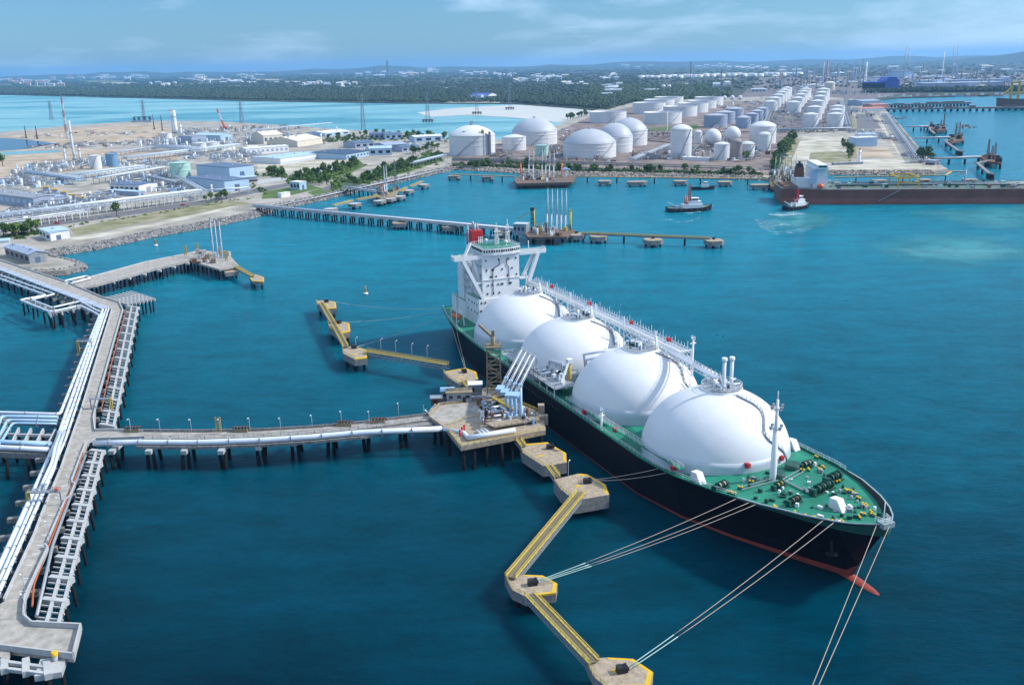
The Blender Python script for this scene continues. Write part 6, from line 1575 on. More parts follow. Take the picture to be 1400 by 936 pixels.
# process skids: clusters of vessels
def skid(label, px, py, wpx, dpx, n, seed, hmax=9, mats=('steel', 'lblue', 'skirt', 'pipe', 'white')):
    random.seed(seed); g = W(px, py, LZ); t_ = thing('process_unit', label, 'process unit', (g.x, g.y, LZ)); k = mpp(px, py, LZ); a = abs(W(px, py - dpx / 2, LZ).y - W(px, py + dpx / 2, LZ).y)
    fr = MB(M['steel']); ve = MB(M['skirt']); w_ = wpx * k
    for i in range(n):
        x, y, h = random.uniform(-w_ / 2, w_ / 2), random.uniform(-a / 2, a / 2), random.uniform(2, hmax); ve.use(M[random.choice(mats)])
        if i % 3 == 0: ve.cyl(x, y, -.2, random.uniform(.8, 2), h, 10)
        elif i % 3 == 1: ve.box(x, y, -.2, random.uniform(2, 7), random.uniform(2, 6), h * .6)
        else: ve.tube([(x, y, h * .4), (x + random.uniform(4, 14), y, h * .4), (x + random.uniform(4, 14), y + 6, h * .4)], .4, 6)
        if i % 2 == 0:
            lx, ly = random.uniform(4, 9), random.uniform(4, 7)
            for sx_ in (0, lx):
                for sy in (0, ly): fr.bar((x + sx_, y + sy, -.2), (x + sx_, y + sy, h), .35)
            for zz in (h * .5, h):
                fr.bar((x, y, zz), (x + lx, y, zz), .3); fr.bar((x, y + ly, zz), (x + lx, y + ly, zz), .3); fr.bar((x, y, zz), (x, y + ly, zz), .3); fr.bar((x + lx, y, zz), (x + lx, y + ly, zz), .3)
    fr.build('steel_frame', t_)['kind'] = 'stuff'; ve.build('vessels_and_pipes', t_)['kind'] = 'stuff'
skid('pale process unit at the foot of the tall chimney', 95, 228, 60, 10, 50, 1, 8)
skid('process unit by the white and blue tanks', 45, 238, 80, 8, 40, 2, 7)
skid('yard of pumps behind the process hall', 130, 270, 60, 12, 44, 3, 5)
skid('process unit at the plant\'s inner corner, behind the pipe rack', 20, 296, 60, 10, 40, 4, 7)
skid('process unit by the mint green tank', 215, 240, 40, 10, 36, 5, 6)
skid('wide process unit around the white columns', 250, 200, 80, 12, 80, 6, 12)
skid('far process unit along the lagoon', 290, 183, 130, 9, 70, 7, 10, ('steel', 'tan', 'skirt', 'tkb'))
skid('laydown yard on the dredged sand', 150, 196, 110, 8, 50, 8, 4, ('tkb', 'steel', 'white', 'rust'))
skid('process unit behind the cream halls', 330, 195, 50, 10, 40, 9, 9)
skid('pipe alley between the dome tanks and the tall tank', 890, 214, 60, 10, 46, 10, 7, ('rust', 'steel', 'tan', 'skirt', 'tkd'))
skid('pipe alley around the small process tanks', 1000, 212, 110, 16, 80, 11, 8, ('rust', 'steel', 'tan', 'skirt', 'tkd', 'tkw'))
skid('dark equipment yard beside the dome tanks', 765, 208, 40, 14, 40, 12, 6, ('rust', 'steel', 'tan', 'tkd'))
skid('equipment yard between the blue grey tanks and the white rows', 1060, 166, 50, 16, 60, 13, 8, ('tkd', 'steel', 'tkb'))
skid('equipment behind the first white tank by the causeway end', 680, 213, 30, 10, 30, 14, 6, ('rust', 'steel', 'tan'))
skid('equipment yard beyond the blue grey tanks', 1020, 150, 60, 14, 60, 15, 9, ('tkd', 'steel', 'tkb', 'white'))
skid('yards along the harbour road', 1140, 150, 20, 40, 60, 16, 8, ('tkd', 'steel', 'tan', 'white'))
skid('shore equipment on the pale yard by the tanker stern', 1075, 240, 30, 5, 30, 17, 9, ('yrail', 'steel', 'tan', 'white'))
for k in range(5):     # yellow topped pumps beside the hall
    px, py = 64 + k * 12, 262 + k * 3.6; g = W(px, py, LZ); t_ = thing('pump_housing', 'blue grey pump housing with a yellow top, ' + ['nearest the hall', 'second in the line', 'middle of the line', 'fourth in the line', 'nearest the pipe rack'][k], 'pump housing', g, .2, 'yellow topped pump housings'); MB(M['tkb']).box(0, 0, -.2, 6, 5, 5).build('housing', t_); m = MB(M['yellow']); m.box(0, 0, 4.8, 6.4, 5.4, .9); m.build('top', t_)

# ---------------- cars and trucks on the plant roads
def car_me(c):
    m = MB(c); m.box(0, 0, .35, 4.3, 1.8, .75, 0, .97, .95); m.box(-.2, 0, 1.1, 2.4, 1.6, .62, 0, .75, .85); a = m.mesh('body')
    m = MB(M['glass']); m.box(-.2, 0, 1.16, 2.44, 1.64, .42, 0, .82, .9); b = m.mesh('window')
    m = MB(M['dark']); o = len(m.v); m.lathe(0, 0, 0, [(.01, -.12), (.34, -.12), (.34, .12), (.01, .12)], 10, False, False); m.v[o:] = [(v[0], v[2], v[1]) for v in m.v[o:]]
    return a, b, m.mesh('wheel')
CARS = {n: car_me(M[n]) for n in ('white', 'red', 'tkb', 'dark')}
for px, py, c, rz, lb in ((185, 296, 'white', .3, 'white car parked on the verge of the shore road'), (78, 306, 'red', .3, 'red car on the shore road below the pipe rack'), (250, 281, 'red', .3, 'red car near the end of the long pipe rack'), (140, 299, 'tkb', .3, 'grey car following the shore road'), (20, 318, 'red', .5, 'red car by the trees near the pump shed'), (430, 246, 'tkb', .4, 'grey car on the road past the sandy yard'), (560, 219, 'white', .6, 'white car on the causeway road'), (500, 226, 'dark', .6, 'dark car by the causeway trees'), (545, 216, 'white', .5, 'white car outside the gabled blue shed'), (488, 216, 'tkb', .5, 'grey car beside the panelled warehouse')):
    g = W(px, py, LZ + .1); t_ = thing('parked_car', lb, 'car', g, rz, 'cars on the plant roads'); a, b, w_ = CARS[c]; kid('body', a, t_); kid('window', b, t_)
    for x in (-1.35, 1.35):
        for y in (-.85, .85): kid('wheel', w_, t_, (x, y, .34))

skid('dense pale process unit inland of the process hall', 40, 252, 110, 10, 80, 31, 9)
skid('pale process unit between the white and pale blue halls', 235, 258, 50, 10, 40, 32, 7)
skid('row of pale equipment along the lagoon behind the sand', 330, 178, 160, 6, 70, 33, 9, ('skirt', 'white', 'tan', 'steel'))
skid('pale equipment before the cream halls', 320, 216, 60, 12, 46, 34, 7)
skid('pipework yard at the mint green tank\'s far side', 185, 226, 90, 8, 60, 35, 7)
skid('parked equipment along the sandy ground', 100, 200, 120, 5, 46, 36, 4, ('tkb', 'white', 'rust', 'tan'))
skid('dark equipment among the rear white tank rows', 1110, 150, 60, 22, 90, 37, 7, ('tkd', 'steel', 'dark', 'tkb'))
skid('equipment strip behind the pale shore building', 1190, 184, 36, 14, 46, 38, 6, ('tkd', 'white', 'tkb', 'steel'))
skid('vehicles and pipes along the coast road\'s middle', 1222, 192, 14, 8, 24, 39, 5, ('tkd', 'steel', 'tkb', 'terra'))
skid('vehicles and pipes along the coast road\'s far end', 1205, 168, 12, 6, 20, 42, 5, ('tkd', 'steel', 'tkb', 'terra'))
skid('vehicles and pipes at the coast road\'s near end', 1246, 214, 14, 6, 20, 43, 4, ('tkd', 'steel', 'tkb', 'terra'))
skid('dark equipment between the open tanks and the ball tanks', 960, 186, 90, 10, 60, 40, 6, ('rust', 'tkd', 'tan', 'steel'))
skid('pipework at the foot of the dome tanks\' shore fence', 740, 221, 200, 5, 60, 41, 5, ('rust', 'tkd', 'tan', 'steel'))

skid('pale frames and vessels inland of the shore pipe rack', 90, 284, 120, 8, 90, 51, 8)
skid('pale frames along the inner plant road', 190, 246, 60, 6, 50, 52, 8)
skid('white vessels beside the tall chimney', 60, 230, 60, 6, 50, 53, 9, ('white', 'skirt', 'lblue', 'pipe'))
skid('pale pipework before the far white tanks', 300, 214, 90, 6, 60, 54, 7)
skid('white process frames by the white distillation columns', 225, 196, 60, 8, 60, 55, 14, ('white', 'skirt', 'pipe'))
skid('clutter behind the cream halls by the lagoon', 400, 186, 110, 6, 70, 56, 7)
skid('stores and vehicles between the slate sheds', 545, 201, 90, 8, 50, 57, 4, ('tkb', 'white', 'lblue', 'slate'))
skid('site cabins and crates on the dredged sand', 120, 184, 150, 6, 40, 58, 4, ('tkb', 'white', 'rust'))
skid('vessels and pipes at the near corner of the plant', 30, 272, 90, 8, 60, 59, 8)

skid('grey clutter between the second and middle white tank rows', 1092, 160, 24, 20, 60, 61, 6, ('tkd', 'steel', 'dark', 'skirt'))
skid('grey clutter behind the white row nearest the spheres', 1040, 142, 40, 8, 50, 62, 8, ('tkd', 'steel', 'skirt', 'white'))
skid('brown pipework between the dome tanks and the open tanks', 880, 185, 70, 14, 70, 63, 6, ('rust', 'tan', 'tkd', 'steel'))
skid('low sheds and pipes before the ball tanks', 945, 206, 80, 8, 60, 64, 6, ('tan', 'white', 'tkd', 'steel'))
skid('small equipment near the lagoon end of the tank farm', 790, 185, 60, 16, 50, 65, 5, ('tkd', 'tan', 'white', 'steel'))
skid('refinery equipment edging the far end of the tank rows', 1120, 128, 110, 6, 90, 66, 16, ('tkd', 'steel', 'skirt', 'tkb'))
skid('pipework along the near edge of the white tank rows', 1110, 180, 100, 3, 60, 67, 5, ('tkd', 'steel', 'tan'))
for k, (a, b) in enumerate((((1064, 178), (1162, 176.5)), ((1096, 177), (1112, 141)), ((1126, 177), (1134, 141)), ((1072, 156), (1090, 136)), ((872, 180), (940, 175)), ((955, 181), (1035, 181)), ((1035, 181), (1052, 160)), ((880, 192), (920, 196)))):
    u, v = W(*a, LZ), W(*b, LZ); m = MB(M['concd']); m.bar(u + Vector((0, 0, .7)), v + Vector((0, 0, .7)), .8, 1.8); tag(m.build('bund_wall'), ['low concrete wall at the near end of the white tank rows', 'low concrete wall between the second and middle white tank rows', 'low concrete wall between the short row and the second row', 'low concrete wall beside the white row nearest the spheres', 'low concrete wall before the tank with the grass strip', 'low concrete wall before the blue grey tanks', 'low concrete wall beside the smaller blue grey tanks', 'low concrete wall behind the dome tanks'][k], 'wall')
rack('pipe rack between the blue grey tanks and the white rows', (1048, 176), (1062, 140), 5, 9, 20, 4, 1, 'tkd', pm=('tkd', 'steel', 'pipe'))
rack('pipe rack running inland beside the tall tank', (945, 214), (1000, 160), 5, 9, 20, 4, 1, 'tkd', pm=('tkd', 'steel', 'tan'))
# ================================================================== TREES, RUBBLE, FAR COUNTRY
random.seed(5)
def leaf_mat(name, a, b):
    m = bpy.data.materials.new(name); m.use_nodes = True; t = m.node_tree; p = t.nodes['Principled BSDF']; p.inputs['Roughness'].default_value = .7; p.inputs['Specular IOR Level'].default_value = .2
    g = _n(t, 'ShaderNodeNewGeometry'); oi = _n(t, 'ShaderNodeObjectInfo'); no = _n(t, 'ShaderNodeTexNoise', Scale=(.012 if 'far' in name else .25), Detail=4., Roughness=.75)
    t.links.new(g.outputs['Position'], no.inputs['Vector'])
    ad = _n(t, 'ShaderNodeMath', operation='ADD'); t.links.new(no.outputs['Fac'], ad.inputs[0])
    ml = _n(t, 'ShaderNodeMath', operation='MULTIPLY_ADD'); t.links.new(oi.outputs['Random'], ml.inputs[0]); ml.inputs[1].default_value = .5; ml.inputs[2].default_value = -.25
    t.links.new(ml.outputs[0], ad.inputs[1])
    r = _n(t, 'ShaderNodeValToRGB'); r.color_ramp.elements[0].position = .25; r.color_ramp.elements[1].position = .75; r.color_ramp.elements[0].color = (*a, 1); r.color_ramp.elements[1].color = (*b, 1)
    t.links.new(ad.outputs[0], r.inputs['Fac']); t.links.new(r.outputs['Color'], p.inputs['Base Color']); return m
M['leaf'] = leaf_mat('leaf_green', (.026, .070, .014), (.105, .175, .036))
M['fleaf'] = leaf_mat('far_leaf_green', (.010, .028, .014), (.048, .078, .032))
M['bark'] = mat('bark', (.16, .12, .08), .9, amt=.3, scale=1.)
def crown_me(seed, rx, rz, n, s, m='leaf'):
    random.seed(seed); q = MB(M[m]); lobes = [(random.uniform(-.45, .45) * rx, random.uniform(-.45, .45) * rx, random.uniform(-.3, .5) * rz, random.uniform(.45, .75)) for _ in range(7)]
    for i in range(n):
        lx, ly, lz, k = random.choice(lobes); v = Vector((random.gauss(0, 1), random.gauss(0, 1), random.gauss(0, 1))).normalized() * (random.random() ** .35)
        c = Vector((lx + v.x * rx * k, ly + v.y * rx * k, lz + v.z * rz * k)); nn = (v + Vector((random.gauss(0, .5), random.gauss(0, .5), random.gauss(.35, .5)))).normalized()
        a = nn.orthogonal().normalized(); b = nn.cross(a); t_ = random.uniform(0, 6); a, b = a * math.cos(t_) + b * math.sin(t_), b * math.cos(t_) - a * math.sin(t_); z = s * random.uniform(.6, 1.3)
        q.add([c + a * z, c + b * z * .7, c - a * z, c - b * z * .7], [(0, 1, 2, 3)])
    return q.mesh('crown')
def trunk_me(h):
    q = MB(M['bark']); q.tube([(0, 0, -.3), (.05, .04, h * .5), (0, 0, h)], .28, 7, r2=.12)
    for k in range(4): a = k * 1.6; q.tube([(0, 0, h * .6), (math.cos(a) * 1.0, math.sin(a) * 1.0, h * .95)], .11, 5, r2=.05)
    return q.mesh('trunk')
TR = [(crown_me(3, 2.6, 2.2, 190, .62), trunk_me(3.0), 4.4), (crown_me(8, 2.3, 2.8, 200, .58), trunk_me(3.2), 5.0), (crown_me(11, 3.1, 2.0, 210, .64), trunk_me(2.6), 3.9)]
def tree(px, py, s, label, group, z=LZ):
    g = W(px, py, z); c, tr, zc = random.choice(TR); t_ = thing('broadleaf_tree', label, 'tree', g, random.uniform(0, 6), group); t_.scale = (s * 1.25, s * 1.25, s * random.uniform(1., 1.35)); kid('crown', c, t_, (0, 0, zc)); kid('trunk', tr, t_)
def trees(pl, n, s0, s1, label, group, jit=3):
    for _ in range(max(5, round(n * .7))):
        f = random.random() * (len(pl) - 1); i = min(int(f), len(pl) - 2); f -= i
        tree(pl[i][0] + (pl[i + 1][0] - pl[i][0]) * f + random.uniform(-3, 3), pl[i][1] + (pl[i + 1][1] - pl[i][1]) * f + random.uniform(-jit, jit), random.uniform(s0, s1), label, group)
trees([(405, 245), (440, 240), (470, 233), (488, 224)], 62, .9, 1.6, 'dark bushy tree in the dense row below the sandy yard', 'dense tree row by the sandy yard', 2.5)
trees([(362, 238), (388, 241)], 16, .9, 1.5, 'dark bushy tree in the clump at the yard\'s corner', 'tree clump at the yard corner', 2)
trees([(480, 252), (510, 243), (540, 233), (568, 222)], 64, .9, 1.5, 'bright green tree on the causeway verge', 'trees on the causeway verge', 4)
trees([(420, 250), (450, 250)], 22, .8, 1.4, 'young tree beside the pipe bridge landing', 'trees by the pipe bridge', 4)
trees([(440, 190), (480, 190), (500, 186), (545, 186)], 26, 1., 1.5, 'tree among the slate sheds by the lagoon', 'trees by the lagoon sheds', 2)
trees([(552, 190), (575, 187), (612, 190)], 24, 1.2, 1.8, 'dark tree standing along the lagoon bank near the white tank', 'trees on the lagoon bank', 2)
trees([(560, 212), (600, 203)], 22, 1., 1.5, 'tree at the inner edge of the causeway', 'trees at the causeway edge', 2)
trees([(0, 322), (28, 322), (52, 318)], 22, 1., 1.5, 'leafy tree between the pipe rack and the pump shed', 'trees by the pump shed', 2.5)
trees([(282, 274), (312, 271)], 12, .7, 1.2, 'round shrub like tree near the end of the pipe rack', 'shrubs at the pipe rack end', 2.)
tree(160, 296, 1.4, 'lone round tree on the dry grass', None); tree(1020, 221, 2.0, 'lone dark tree at the foot of a white silo tank', None); tree(4, 227, 2.2, 'dark tree on the sandy ground at the picture edge', None)
trees([(630, 227.5), (700, 229.5), (780, 234), (900, 236.5), (1035, 239.5)], 80, .8, 1.4, 'scrubby tree along the shore fence of the tank farm', 'scrub along the tank farm shore', 1.)
trees([(1058, 232), (1070, 205), (1084, 190)], 34, 1.1, 1.9, 'olive green tree on the verge beside the pale yard', 'trees on the verge by the pale yard', 5)
trees([(1155, 200), (1164, 214)], 14, 1., 1.6, 'tree along the inner side of the pale yard', 'trees by the white control building', 4)
trees([(775, 164), (804, 157)], 22, 1.2, 1.9, 'dark tree in the row on the spit behind the dome tanks', 'tree row on the spit', .8)
for px, py, s in ((1258, 222, 2.), (1262, 221, 1.9), (1268, 221, 2.1), (1273, 222, 1.7)): tree(px, py, s, 'round green bush at the end of the coast road', 'bushes at the coast road end')

# low shrubs that fill in under the tree rows
def shrubs(name, pl, n, s0, s1, seed, jit, m='leaf'):
    random.seed(seed); q = MB(M[m])
    for _ in range(n):
        f = random.random() * (len(pl) - 1); i = min(int(f), len(pl) - 2); f -= i
        g = W(pl[i][0] + (pl[i + 1][0] - pl[i][0]) * f + random.uniform(-2, 2), pl[i][1] + (pl[i + 1][1] - pl[i][1]) * f + random.gauss(0, jit), LZ); s = random.uniform(s0, s1)
        for k in range(16):
            v = Vector((random.gauss(0, 1), random.gauss(0, 1), abs(random.gauss(0, .8)))).normalized(); c = g + v * s * random.uniform(.5, 1); nn = (v + Vector((0, 0, .5))).normalized(); a = nn.orthogonal().normalized(); b = nn.cross(a); z = s * .42
            q.add([c + a * z, c + b * z, c - a * z, c - b * z], [(0, 1, 2, 3)])
    return struct(name, q, 'stuff')
shrubs('shrubbery', [(395, 246), (440, 241), (472, 233), (490, 224)], 420, 1.8, 3.8, 1, 2.0); shrubs('shrubbery', [(455, 253), (500, 246), (540, 233), (575, 220), (604, 212)], 720, 1.5, 3.6, 2, 3.6); shrubs('shrubbery', [(360, 238), (392, 241)], 80, 1.4, 3, 3, 1.5)
shrubs('shrubbery', [(620, 226.5), (700, 228.5), (780, 233), (900, 235.8), (1040, 239)], 460, 1.8, 4.2, 4, .8); shrubs('shrubbery', [(1056, 236), (1068, 208), (1086, 188)], 380, 1.8, 4.2, 5, 4.5); shrubs('shrubbery', [(1163, 214), (1160, 190)], 60, 1.4, 3, 6, 4); shrubs('shrubbery', [(430, 192), (490, 190), (540, 188), (612, 192)], 280, 1.8, 4., 7, 2.2); shrubs('shrubbery', [(0, 323), (30, 322), (54, 318)], 70, 1.2, 2.6, 8, 2)
shrubs('shrubbery', [(95, 309), (180, 297), (280, 280), (345, 270)], 60, .8, 1.8, 9, 1.2); shrubs('shrubbery', [(300, 258), (345, 256), (362, 262)], 60, 1., 2.2, 10, 2); shrubs('shrubbery', [(330, 225), (345, 232), (352, 242)], 40, 1., 2.4, 11, 3)
# rubble shores
def rocks(name, pl, n, w_, s0, s1, seed, m='rock', z0=-.5, z1=3.2):
    random.seed(seed); q = MB(M[m]); pts = [W(a, b, LZ) for a, b in pl]; L = [(v - u).length for u, v in zip(pts, pts[1:])]; T = sum(L)
    nrm = [Vector(((v - u).y, -(v - u).x, 0)).normalized() for u, v in zip(pts, pts[1:])]
    for _ in range(n):
        d = random.random() * T; i = 0
        while i < len(L) - 1 and d > L[i]: d -= L[i]; i += 1
        f = random.random() ; p = pts[i].lerp(pts[i + 1], d / L[i]) + nrm[i] * (f * w_ - 1); z = z1 + (z0 - z1) * f; s = random.uniform(s0, s1)
        b = [Vector((x, y, zz)) * s * random.uniform(.6, 1.15) for x, y, zz in ((-1, -.7, -.6), (.9, -.8, -.5), (1, .8, -.6), (-.8, 1, -.5), (-.7, -.6, .7), (.6, -.7, .6), (.7, .6, .75), (-.6, .7, .6))]
        ro = Matrix.Rotation(random.random() * 6, 3, Vector((random.random(), random.random(), 1)).normalized()); q.add([p + ro @ v + Vector((0, 0, z - LZ)) for v in b], [(3, 2, 1, 0), (4, 5, 6, 7), (0, 1, 5, 4), (1, 2, 6, 5), (2, 3, 7, 6), (3, 0, 4, 7)])
    return struct(name, q, 'stuff')
M['rock'] = mat('rubble_rock', (.34, .33, .32), .9, amt=.6, scale=.35, c2=(.12, .12, .12))
M['prock'] = mat('pale_rubble_rock', (.46, .40, .34), .9, amt=.5, scale=.3, c2=(.2, .17, .15))
rocks('rubble_shore', [(64, 343), (120, 335), (200, 318), (290, 302.5), (346, 290.5), (362, 283.5), (420, 271.5), (480, 257.5), (540, 244.5), (598, 232), (613, 228)][:5], 3600, 10, .7, 1.5, 1)
rocks('rubble_shore', [(346, 290.5), (362, 283.5), (420, 271.5), (480, 257.5), (540, 244.5), (598, 232), (613, 228)], 3400, 11, .9, 1.7, 2)
rocks('rubble_shore', [(20, 365), (52, 370), (88, 368), (108, 362.5), (106, 357), (72, 350), (64, 344)], 1300, 6, .6, 1.3, 3)
rocks('rubble_shore', [(618, 227), (690, 231), (760, 235), (900, 238), (1040, 241)], 2400, 12, 1.2, 2.2, 4, 'prock')
rocks('rubble_shore', [(1130, 234.3), (1275, 233.8)], 900, 12, 1.2, 2.2, 5, 'prock')

# the far woods: crowns as one mass, denser towards the lagoon shore
def woods(name, n, region, seed, m='fleaf', hs=(5, 9), avoid=None):
    random.seed(seed); q = MB(M[m])
    for _ in range(n):
        px, py = region()
        if any(((px - fx) / fw_) ** 2 + ((py - fy) / (fh_ + .5)) ** 2 < 1 for fx, fy, fw_, fh_ in FIELDS): continue
        g = W(px, py, 2.4); d = g.length
        s = max(6., d * .0022) * random.uniform(.6, 1.25); h = random.uniform(*hs) + s * .25; k = 6
        a0 = random.random() * 6; vs = []
        for r_, z in ((.75, h * .3), (1., h * .62), (.55, h)):
            for i in range(k): a = a0 + i * 2 * PI / k; rr = s * r_ * random.uniform(.7, 1.2); vs.append((g.x + rr * math.cos(a), g.y + rr * math.sin(a) * 1.2, 2 + z * random.uniform(.85, 1.12)))
        fs = [(r_ * k + i, r_ * k + (i + 1) % k, (r_ + 1) * k + (i + 1) % k, (r_ + 1) * k + i) for r_ in (0, 1) for i in range(k)] + [tuple(range(2 * k, 3 * k))]
        q.add(vs, fs)
    return struct(name, q, 'stuff')
def shore_y(px): return lerp_tab([(-50, 129), (0, 129.5), (120, 132), (350, 137.5), (560, 140.5), (700, 141), (790, 147), (830, 151), (870, 140), (1000, 139), (1190, 130), (1240, 127)], px)
def reg_a():
    px = random.uniform(-40, 860); return px, shore_y(px) - abs(random.gauss(0, 1)) * 9 - .4
def reg_b():
    while True:
        px = random.uniform(-60, 1460); py = random.uniform(90, 128) - (px - 700) * .012 * 1.2
        hz = 88.5 - (px - 700) * .02
        if py > hz + 5 and py < shore_y(min(px, 1240)) and random.random() < (.25 + .75 * (px < 900)): return px, py
def reg_c():
    px = random.uniform(805, 1000); return px, random.uniform(118, 140) - max(0, px - 900) * .08
def reg_d():
    px = random.uniform(1180, 1420); return px, 127.5 - (px - 1200) * .012 - abs(random.gauss(0, 1.6))
woods('far_woods', 8000, reg_a, 1, hs=(6, 12)); woods('far_woods', 7000, reg_b, 2); woods('far_woods', 1800, reg_c, 3, hs=(6, 11)); woods('far_woods', 900, reg_d, 4, hs=(8, 13))

# ---------------- the far town and the refinery
def small(me_list, px, py, label, cat, name, group, sx=1., sy=1., sz=1., z=2.4):
    g = W(px, py, z); o = bpy.data.objects.new(name, random.choice(me_list)); col.objects.link(o); o.location = g; o.rotation_euler = (0, 0, random.uniform(-.25, .25)); o.scale = (sx, sy, sz); tag(o, label, cat, group); return o
def hm_(wall, roof, ph=.22):
    m = MB(M[wall]); m.box(0, .5, 0, 1, 1, 1); m.use(M[roof]); m.add([(-.53, -.05, 1), (.53, -.05, 1), (.53, .5, 1 + ph), (-.53, .5, 1 + ph), (.53, 1.05, 1), (-.53, 1.05, 1)], [(0, 1, 2, 3), (3, 2, 4, 5), (0, 3, 5), (1, 4, 2)])
    m.use(M['glass']); 
    for k in range(4): m.box(-.36 + k * .24, -.012, .35, .12, .02, .3)
    return m.mesh('house')
random.seed(77)
HS = [hm_('white', 'white'), hm_('white', 'skirt'), hm_('cream', 'cream'), hm_('white', 'lblue')]
HR = [hm_('white', 'terra'), hm_('cream', 'terra')]
cl = [(25, 113, 30), (95, 104, 25), (60, 116, 40), (150, 103, 30), (190, 107, 25), (220, 118, 20), (270, 110, 25), (320, 113, 20), (345, 106, 25), (425, 116, 28), (465, 117, 20), (515, 104, 25), (560, 104, 14), (590, 98, 12), (650, 103, 30), (690, 104, 25), (720, 112, 30), (750, 108, 20), (835, 107, 25), (840, 122, 18), (780, 116, 20), (870, 92, 30), (980, 92, 40), (1030, 95, 30)]
for i in range(270):
    c = random.choice(cl); px, py = c[0] + random.gauss(0, c[2] * .5), c[1] + random.gauss(0, 1.6); hz = 88.5 - (px - 700) * .02
    if py < hz + 6: py = hz + 6 + random.random() * 3
    k = mpp(px, py, 2.4); red = px < 110 and random.random() < .45
    small(HR if red else HS, px, py, 'small salmon roofed house in the far town across the lagoon' if red else 'small pale building in the far town beyond the lagoon', 'building', 'town_house', 'salmon roofed houses of the far town' if red else 'pale buildings of the far town', random.uniform(2.4, 9.5) * k, random.uniform(16, 40), random.uniform(1.9, 4.2) * k)
for px, py, h, lb in ((100 / 2, 117, 4.5, 'pale tower block across the lagoon, nearer the picture edge'), (60.5, 117, 4.8, 'second pale tower block across the lagoon'), (530.5, 105, 20, 'tall grey tower far across the lagoon'), (513, 105, 12, 'shorter grey tower beside the tall far one'), (519.5, 104.5, 6, 'squat white block at the foot of the far tower')):
    k = mpp(px, py, 2.4); g = W(px, py, 2.4); hh = h * k; t_ = thing('tower_block', lb, 'building', g); w_ = 3.2 * k; q = MB(M['skirt' if h < 10 else 'tkb']); q.box(0, 0, -1, w_, w_ * .8, hh + 1); q.build('wall', t_); q = MB(M['steel']); q.box(0, 0, hh, w_ * .5, w_ * .4, hh * .06); q.cyl(0, 0, hh, w_ * .04, hh * .15, 6); q.build('roof', t_)
# blue roofed works and boats on the lagoon's far shore
t_ = bld('blue roofed works on the sandy point across the lagoon', (643, 136), (668, 136), 60, 16, 'white', 'bluebld', .2, z=2.4)
bld('white silo house in front of the blue roofed works', (652, 138), (658, 138), 20, 20, 'lblue', 'white', 0, z=2.4)
for k, (px, py) in enumerate(((615, 138.5), (622, 138), (630, 139), (637, 139), (672, 137.5), (677, 137.5))):
    g = W(px, py, 2.4); t_ = thing('beached_barge', 'pale barge drawn up beside the blue roofed works', 'boat', g, random.uniform(-.3, .3), 'barges beside the blue roofed works'); q = MB(M['white']); q.prism([(-14, -4), (12, -4), (18, 0), (12, 4), (-14, 4)], -1, 3); q.build('hull', t_); q = MB(M['skirt']); q.box(-8, 0, 3, 7, 5, 5); q.build('cabin', t_)
# lagoon power pylons on pile caps
def pylon(px, py, top, label, cap=True):
    g = W(px, py, 0); h = hgt(px, py, 0, top); t_ = thing('power_pylon', label, 'pylon', (g.x, g.y, 0), 0, 'pylons crossing the lagoon')
    zb = 0
    if cap: q = MB(M['concd']); q.box(0, 0, 3, 26, 14, 4); q.build('cap', t_); zb = 7; piles(t_, [Vector((g.x + x, g.y + y, 0)) for x in (-10, -3.5, 3.5, 10) for y in (-4, 4)], 3.2, 1.2)
    q = MB(M['steel']); q.lattice((0, 0, zb), (0, 0, h), 9, 8, .7, 1.6); q.build('mast', t_)
    q = MB(M['steel'])
    for f in (.72, .84, .96): q.bar((-9, 0, h * f), (9, 0, h * f), .7)
    q.build('cross_bar', t_)
for px, py, tp, lb in ((71, 164, 138, 'pylon standing in the lagoon, beyond the flare tower'), (198, 168, 137, 'pylon standing in the lagoon behind the dredger'), (331, 170, 139, 'pylon at the lagoon bank beside the red crane'), (497, 178, 129, 'pylon at the lagoon bank behind the white stack'), (585, 167, 125, 'pylon on a piled cap, nearest of those in open lagoon'), (652, 156.5, 119, 'pylon on a piled cap beside the pale sandbank'), (697, 150, 114, 'pylon on a piled cap far out on the sandbank')):
    pylon(px, py, tp, lb, px > 560)
for px, py, tp, lb in ((943, 134, 84, 'thin tall grey mast behind the white open tanks'), (985, 133, 93, 'thin grey mast near the tiny ball tanks'), (840, 148, 128, 'short grey mast at the lagoon end of the tank farm'), (912, 178, 152, 'white lamp mast beside the strip of green grass')):
    g = W(px, py, LZ); h = hgt(px, py, LZ, tp); q = MB(M['white' if px == 912 else 'steel']); q.lattice(g, g + Vector((0, 0, h)), 4.0, 8, .9, 1.6) if px != 912 else q.cyl(g.x, g.y, LZ, .9, h, 8, .6); tag(q.build('lattice_mast'), lb, 'mast')
